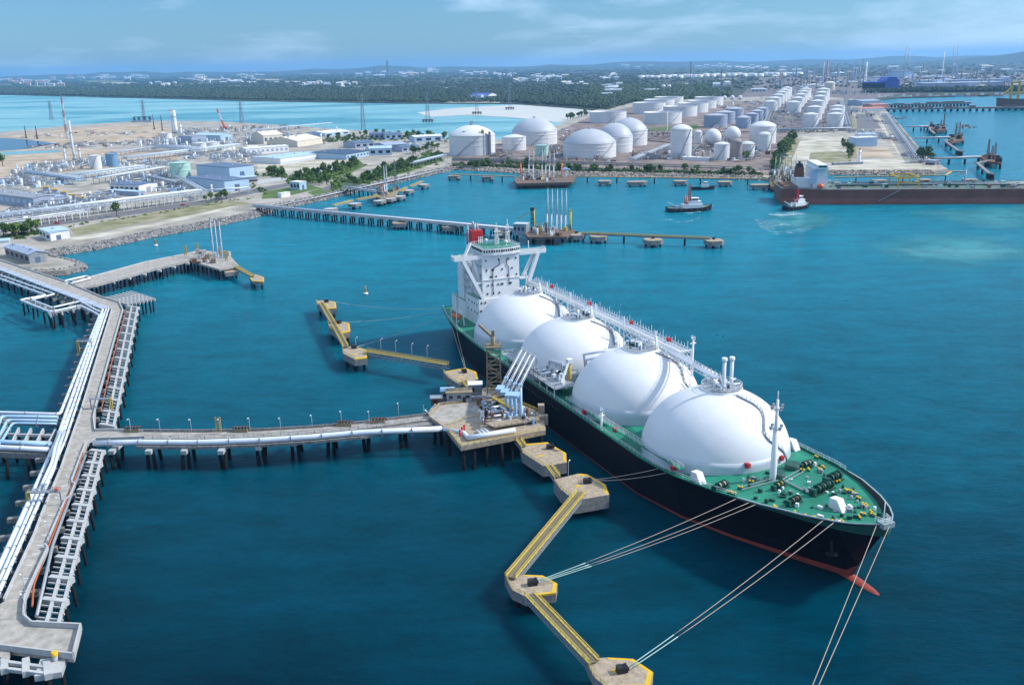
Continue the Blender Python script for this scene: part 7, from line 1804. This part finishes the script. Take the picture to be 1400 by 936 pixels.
# long white tank park on the horizon side
random.seed(9)
me = MB(M['tkw']); me.lathe(0, 0, 0, [(.5, 0), (.5, .9), (.3, 1), (1e-3, 1.03)], 20, cap=False); TKM = me.mesh('far_tank')
for i in range(30):
    px = 877 + i * 7.4 + random.uniform(-1.5, 1.5); py = 107.5 - (i * .16) + random.uniform(-.8, .8); k = mpp(px, py, 2.4)
    o = small([TKM], px, py, 'white tank in the long far line beyond the woods', 'tank', 'far_storage_tank', 'far line of white tanks', 9.5 * k, 9.5 * k, 4.2 * k)
for px, py, w_, h_, lb in ((907, 122, 5, 6, 'pale twin silo at the woods\' edge, first'), (914.5, 122, 5, 6, 'pale twin silo at the woods\' edge, second'), (980, 123, 10, 8, 'white square works behind the woods'), (995, 121, 8, 8, 'white works beside the square one'), (1037, 126, 20, 4, 'long low white shed behind the ball tanks'), (839, 128, 22, 5, 'long pale shed among the far trees'), (830, 132, 14, 4, 'low white shed among the far trees'), (893, 126, 20, 3.5, 'low sheds before the twin silos')):
    k = mpp(px, py, 2.4); o = small([HS[1]] if w_ > 6 else [TKM], px, py, lb, 'building' if w_ > 6 else 'silo', 'far_shed' if w_ > 6 else 'far_silo', None, w_ * k, min(60, w_ * k), h_ * k)
# refinery skyline
def tower_me(seed):
    random.seed(seed); q = MB(M[['tkd', 'steel', 'tkb'][seed % 3]])
    if seed % 2: q.cyl(0, 0, 0, .5, 1, 10, .36)
    else: q.cyl(0, 0, 0, .5, .55, 10); q.cyl(0, 0, .55, .32, .45, 10)
    for z in (.3, .6, .85): q.cyl(0, 0, z, .62, .015, 8)
    return q.mesh('tower')
TW = [tower_me(i) for i in range(6)]
random.seed(31)
for i in range(130):
    px = random.choice([random.uniform(1050, 1180), random.uniform(1080, 1420), random.uniform(1160, 1420)]); hz = 88.5 - (px - 700) * .02
    py = random.uniform(100, 121) if px > 1140 else random.uniform(106, 124); k = mpp(px, py, 2.4); h = random.uniform(4, 15) * (1.5 if random.random() < .15 else 1)
    if 1183 < px < 1224 and py > 108: continue
    w_ = random.uniform(1.2, 3.2) * k; small(TW, px, py, 'grey process tower in the hazy refinery beyond the tank rows', 'tower', 'refinery_tower', 'refinery towers', w_, w_, h * k)
for i in range(110):
    px = random.uniform(1060, 1420); hz = 88.5 - (px - 700) * .02; py = random.uniform(hz + 14, 122); k = mpp(px, py, 2.4)
    if 1180 < px < 1226 and py > 106: continue
    small(HS, px, py, 'pale works building in the hazy refinery district', 'building', 'works_building', 'pale works buildings of the refinery', random.uniform(4, 16) * k, random.uniform(20, 60), random.uniform(1.2, 3.5) * k)
q = [(1129.5, 118, 84, 'terra', 'tall red and white refinery chimney'), (1124, 118, 85, 'tkb', 'tall grey chimney beside the red one'), (1183, 113, 84.5, 'white', 'slim white stack by the lone ball tank'), (1236, 103, 64, 'steel', 'thin far stack, first of a pair on the skyline'), (1240, 103, 65, 'steel', 'thin far stack, second of a pair on the skyline'), (1301, 102, 63, 'tkb', 'dark far stack, first of the skyline pair by the hill'), (1306, 102, 62, 'tkb', 'dark far stack, second of the skyline pair by the hill'), (1288, 104, 71, 'white', 'thin white far stack before the hill'), (1066, 120, 97, 'tkd', 'dark column on the near edge of the refinery'), (1107, 118, 100, 'tkd', 'dark column beside the tall refinery chimneys')]
for px, py, tp, m_, lb in q: column(px, py, tp, 1.3 if px > 1200 else 2.4, lb, m_, tip='terra' if m_ == 'terra' else None)
# blue hall and long sheds behind the basin
a, b = W(1185, 125.5, 2.4), W(1224, 124.5, 2.4); L = (b - a).length; t_ = thing('blue_hall', 'bright blue stepped hall standing over dark woods by the basin', 'building', ((a.x + b.x) / 2, a.y, 2.4)); k = L / 39
m = MB(M['bluebld']); m.box(-8 * k, 20, 0, 23 * k, 60, 12 * k); m.prism([(-L / 2, -10), (-L / 2 + 22 * k, -10), (-L / 2 + 22 * k, 50), (-L / 2, 50)], 0, 10 * k); m.build('low_wing', t_)
m = MB(M['bluebld']); m.add([(x, y, z) for y in (-12, 70) for x, z in ((2 * k, 0), (2 * k, 13 * k), (7 * k, 17.5 * k), (15 * k, 17.5 * k), (19.5 * k, 13 * k), (19.5 * k, 0))], [(0, 1, 2, 3, 4, 5)[::-1], (6, 7, 8, 9, 10, 11)] + [(i, i + 1, i + 7, i + 6) for i in range(5)]); m.build('main_hall', t_)
for px, py, w_, h_, m_, lb in ((1318, 121.5, 110, 7, 'tkb', 'long grey shed beyond the basin, lower one'), (1322, 115.5, 130, 4.5, 'lblue', 'long pale roofed shed beyond the basin, upper one'), (1234, 107, 28, 9, 'lblue', 'pale blue block above the blue hall'), (1205, 112, 18, 6, 'white', 'white block to the side of the blue hall')):
    k = mpp(px, py, 2.4); g = W(px - w_ / 2, py, 2.4); t_ = thing('long_shed', lb, 'building', g); MB(M[m_]).box(w_ * k / 2, 40, -1, w_ * k, 80, h_ * k).build('wall', t_); MB(M['skirt' if m_ == 'tkb' else 'tkb']).box(w_ * k / 2, 40, h_ * k - 1, w_ * k + 4, 84, k).build('roof', t_)
# ================================================================== TANKER, TUGS, BUOYS
random.seed(3)
def hull_me(L, B, D, stern=.7, rake=.1, zlo=-1, m='hull', boot=None, zb=1., n=22, sheer=.0, bowfull=.18):
    """simple ship hull, x forward from 0 (stern) to L"""
    q = MB(M[m]); rows = []
    for i in range(n + 1):
        x = L * i / n; f = i / n
        hw = B / 2 * min(1, stern + (1 - stern) * f / .12) * (1 if f < 1 - bowfull else max(0.01, 1 - ((f - 1 + bowfull) / bowfull) ** 2.2))
        zt = D + sheer * max(0, (f - .6) / .4) ** 2 * D + sheer * .3 * max(0, (.25 - f) / .25) ** 2 * D
        r_ = []
        for j, z in enumerate((zlo, zb, zb + (zt - zb) * .5, zt)):
            k = (.86 + .14 * (z / zt)) if f > 1 - bowfull else 1
            xx = x + (rake * D * (z / zt) if f > .9 else 0) * (f - .9) / .1 if f > .9 else x
            r_.append((xx, hw * max(.02, k), z))
        rows.append(r_)
    for sg in (1, -1):
        vs = [(x, sg * y, z) for r_ in rows for x, y, z in r_]
        for i in range(n):
            for j in range(3):
                q.use(M[boot] if boot and j == 0 else M[m]); f = [vs[i * 4 + j], vs[(i + 1) * 4 + j], vs[(i + 1) * 4 + j + 1], vs[i * 4 + j + 1]]
                q.add(f[::-1] if sg > 0 else f, [(0, 1, 2, 3)], True)
    q.use(M[m]); q.add([(x, y, z) for x, y, z in rows[0]] + [(x, -y, z) for x, y, z in reversed(rows[0])], [list(range(8))])
    dk = [(r_[3][0], r_[3][1] * .985, r_[3][2] - .05) for r_ in rows]
    return q, dk
M['thull'] = mat('tanker_dark_hull', (.23, .082, .055), .55, amt=.3, scale=.1, streak=.3)
M['tboot'] = mat('tanker_red_boot', (.34, .115, .085), .6, amt=.3, scale=.1)
M['tdeck'] = mat('tanker_deck_green', (.13, .27, .23), .7, amt=.3, scale=.1, c2=(.17, .12, .09))
a, b = W(1073, 279.5, 0), W(1432, 278, 0); L = 330.; d = (b - a); rz = math.atan2(d.y, d.x)
k = mpp(1240, 279, 0)
TK = thing('oil_tanker', 'dark hulled oil tanker with a green deck and red lower hull across the basin', 'ship', (a.x, a.y + 26, 0), rz)
q, dk = hull_me(L, 52, 13, .75, .1, -1, 'thull', 'tboot', 5.2, 26, .12, .14)
q.build('hull', TK)
n = len(dk); m = MB(M['tdeck']); m.add([(x, y, z) for x, y, z in dk] + [(x, -y, z) for x, y, z in dk], [(i, n + i, n + i + 1, i + 1) for i in range(n - 1)]); m.build('deck', TK)
m = MB(M['white']); m.box(34, 0, 13, 12, 38, 18); m.box(34, 0, 31, 9, 48, 3.6); m.box(21, 0, 13, 13, 28, 9); m.use(M['lblue']).box(28, -19.2, 18, 5, .4, 12); m.build('accommodation', TK)
for z in (16, 20, 24, 28):
    for y in range(-17, 18, 5): MB(M['glass']).box(40.1, y, z, .2, 1.3, 1.3).build('porthole', TK)
m = MB(M['glass']); m.box(38.6, 0, 32.4, .2, 46, 1.4); m.box(34, -24.1, 32.4, 7, .2, 1.4); m.build('bridge_window', TK)
m = MB(M['rust']); m.box(18, -2, 22, 8, 8, 9, 0, .85, .8); m.use(M['dark']).box(18, -2, 31, 6, 6, 3, 0, .8, .8); m.cyl(18, -2, 34, 1.2, 2, 8); m.build('funnel', TK)
m = MB(M['orange']); m.ball(34, -21.5, 15.5, 3.0, 10, .75); m.build('lifeboat', TK)
m = MB(M['rust']); m.box(9, 0, 13, 12, 36, 2.2); m.build('poop_house', TK)
m = MB(M['yellow'])
for x in (103, 121):
    for y in (-14, 14): m.bar((x, y, 13), (x, y, 22), 1.)
    m.bar((x, -14, 22), (x, 14, 22), 1.)
for y in (-14, 14): m.bar((103, y, 22), (121, y, 22), .9); m.bar((103, y, 17.5), (121, y, 17.5), .7)
m.build('manifold_frame', TK)
for y in (-9, -4, 4, 9): m = MB(M['dkgreen' if y % 2 else 'steel']); m.tube([(50, y, 14.6), (300, y, 14.6)], .7, 6); m.build('deck_pipe', TK)
m = MB(M['dkgreen'])
for i in range(130): m.use(M[random.choice(['dkgreen', 'steel', 'tdeck', 'rust', 'tkgr'])]).box(random.uniform(44, 310), random.uniform(-22, 22), 12.9, random.uniform(1, 5), random.uniform(1, 4), random.uniform(1, 3.5))
m.build('deck_fittings', TK)['kind'] = 'stuff'
m = MB(M['steel']); m.rail([(x, -y, z) for x, y, z in dk], 1.3, .25, 8); m.build('rail', TK); m = MB(M['steel']); m.rail([(x, y, z) for x, y, z in dk], 1.3, .25, 8); m.build('rail', TK)
for x, h in ((165, 20), (235, 14), (300, 16)): m = MB(M['steel']); m.cyl(x, 0, 13, .7, h * .7, 8); m.bar((x, 0, 13 + h * .6), (x - 10, 0, 13 + h * .4), .6); m.build('deck_crane', TK)
m = MB(M['steel']); m.bar((102, -26.4, 12.6), (84, -27.4, 3), 1.0, .5); m.build('boarding_ladder', TK)

def tug(label, px, py, rz, L=34., fcol='orange', fh=14, wake=None, detail=True):
    g = W(px, py, 0); t_ = thing('tugboat', label, 'tugboat', (g.x, g.y, 0), rz, 'tugs in the basin')
    q, dk = hull_me(L, L * .32, 3.0, .75, .25, -1, 'dark', None, .6, 16, .7, .3); q.v = [(x - L / 2, y, z) for x, y, z in q.v]; q.build('hull', t_)
    n = len(dk); dk = [(x - L / 2, y * .96, z - .35) for x, y, z in dk]; m = MB(M['tdeck']); m.add(dk + [(x, -y, z) for x, y, z in dk], [(i, n + i, n + i + 1, i + 1) for i in range(n - 1)]); m.build('deck', t_)
    s = L / 34
    m = MB(M['white']); m.box(2 * s, 0, 2.6, 15 * s, 7.5 * s, 3.2); m.box(3.5 * s, 0, 5.8, 10 * s, 6 * s, 2.6); m.build('deckhouse', t_)
    m = MB(M['white']); m.prism([(1 * s, -2.6 * s), (6 * s, -2.6 * s), (7.4 * s, 0), (6 * s, 2.6 * s), (1 * s, 2.6 * s)], 8.4, 11.2); w_ = m.build('wheelhouse', t_)
    m = MB(M['glass']); m.prism([(1.2 * s, -2.66 * s), (6.06 * s, -2.66 * s), (7.46 * s, 0), (6.06 * s, 2.66 * s), (1.2 * s, 2.66 * s)], 9.4, 10.5); m.build('window', w_)
    for y in (-2.2, 2.2): m = MB(M[fcol]); m.cyl(-2.6 * s, y * s, 5.8, .8 * s, fh * .5, 8, .65 * s); m.build('funnel', t_)
    m = MB(M[fcol]); m.lattice((0, 0, 8.4), (0, 0, 8.4 + fh), 2.2, 4, .5, 1.); m.build('mast', t_)
    m = MB(M['white']); m.bar((-9 * s, 0, 4), (-16 * s, 2, 7.5), .7); m.use(M['skirt']).box(-9 * s, 0, 2.2, 3, 3, 2.6); m.build('stern_gear', t_)
    m = MB(M['dark'])
    for i in range(7): m.cyl((-12 + i * 4) * s, -L * .165, 1.2, .6, 1.5, 8)
    m.build('fender', t_); return t_
tug('black and white tug with a tall orange mast, broadside in the open basin', 942, 288, .12, 40, 'terra', 14)
tug('tug with a red funnel pushing at the tanker\'s stern, white wash behind it', 1089, 285.5, .55, 29, 'red', 8)
g = W(961, 259, 0); t_ = thing('workboat', 'small dark workboat with a white cabin near the yellow walkway', 'boat', (g.x, g.y, 0), .1); q, dk = hull_me(24, 7, 2.4, .8, .2, -1, 'dark', None, .5, 12, .5, .3); q.v = [(x - 12, y, z) for x, y, z in q.v]; q.build('hull', t_); m = MB(M['white']); m.box(2, 0, 2, 7, 5, 3.4); m.box(2.5, 0, 5.4, 4, 4, 2.2); m.build('cabin', t_); m = MB(M['glass']); m.box(2.5, 0, 6, 4.06, 4.06, .9); m.build('window', t_)
g = W(1384, 148.5, 0); t_ = thing('cargo_ship', 'dark red ship with yellow deck cranes far off at the picture edge', 'ship', (g.x, g.y, 0), .02); q, dk = hull_me(190, 30, 22, .8, .1, -1, 'rust', None, 3, 16, .2, .2); q.v = [(190 - x - 40, y, z) for x, y, z in q.v]; q.build('hull', t_)
m = MB(M['yellow'])
for x in (0, 40): m.bar((x - 8, 0, 20), (x - 8, 0, 60), 4); m.bar((x + 10, 0, 20), (x + 10, 0, 60), 4); m.bar((x - 10, 0, 60), (x + 12, 0, 60), 4); m.bar((x - 8, 0, 50), (x - 26, 0, 34), 3)
m.build('deck_crane', t_); m = MB(M['white']); m.box(110, 0, 22, 18, 24, 26); m.build('deckhouse', t_)
random.seed(8)
for i in range(12):
    px = 1200 + i * 17 + random.uniform(-5, 5); py = 133 - (px - 1200) * .014 + .8; g = W(px, py, 0); t_ = thing('fishing_boat', 'small boat moored along the far shore of the basin', 'boat', (g.x, g.y, 0), random.uniform(-.2, .2), 'boats along the far basin shore'); q, dk = hull_me(38, 9, 4, .8, .3, -1, random.choice(['rust', 'white', 'tkb', 'terra']), None, 1, 8, .5, .3); q.build('hull', t_); m = MB(M['white']); m.box(10, 0, 4, 9, 6, 6); m.build('cabin', t_)
def buoy(px, py, label, s=1.):
    g = W(px, py, 0); t_ = thing('channel_buoy', label, 'buoy', (g.x, g.y, 0)); t_.scale = (s,) * 3; m = MB(M['white']); m.lathe(0, 0, 0, [(.8, -.6), (1.5, 0), (1.5, .8), (.9, 1.1)], 14); m.build('float', t_); m = MB(M['yrail']); m.lattice((0, 0, 1), (0, 0, 4.2), 1.3, 3, .16, .7); m.cyl(0, 0, 1, .5, 2.6, 8, .35); m.build('tower', t_); m = MB(M['yellow']); m.ball(0, 0, 4.6, .55, 8); m.build('lamp', t_)
buoy(500, 402, 'yellow and white buoy floating between the stern dolphins and the pipe jetty', .95); buoy(213, 336, 'small buoy floating off the rubble shore', 1.)
# foam churned up by the tugs
M['foam'] = mat('white_foam', (.55, .70, .74), .7, amt=.2)
def foam_mat(cov):
    m = bpy.data.materials.new('broken_foam'); m.use_nodes = True; t = m.node_tree; p = t.nodes['Principled BSDF']; p.inputs['Base Color'].default_value = (.45, .66, .72, 1); p.inputs['Roughness'].default_value = .6
    g = _n(t, 'ShaderNodeNewGeometry'); no = _n(t, 'ShaderNodeTexNoise', Scale=.11, Detail=6., Roughness=.7, Distortion=1.4); t.links.new(g.outputs['Position'], no.inputs['Vector'])
    r = _n(t, 'ShaderNodeMapRange'); r.inputs['From Min'].default_value = cov; r.inputs['From Max'].default_value = cov + .3; r.inputs['To Max'].default_value = .7; t.links.new(no.outputs['Fac'], r.inputs['Value']); t.links.new(r.outputs['Result'], p.inputs['Alpha']); return m
M['foam1'] = foam_mat(.36); M['foam2'] = foam_mat(.48)
def foam(pl, w_, m):
    pts = [W(a, b, 0) for a, b in pl]; q = MB(M[m]); a, b = off(pts, w_), off(pts, -w_)
    for i in range(len(pts) - 1): q.add([(p.x, p.y, .16) for p in (b[i], b[i + 1], a[i + 1], a[i])], [(0, 1, 2, 3)])
    struct('sea_foam', q, 'stuff')
foam([(1057, 292), (1068, 294), (1080, 293), (1094, 291)], 7, 'foam1'); foam([(1040, 301), (1050, 314), (1066, 319), (1085, 317), (1105, 312), (1120, 308)], 5, 'foam2'); foam([(1048, 300), (1062, 308), (1082, 304)], 10, 'foam2'); foam([(908, 299), (922, 303), (938, 304), (950, 301), (962, 298)], 4, 'foam2'); foam([(938, 292), (952, 290), (964, 284), (972, 280)], 3, 'foam1')
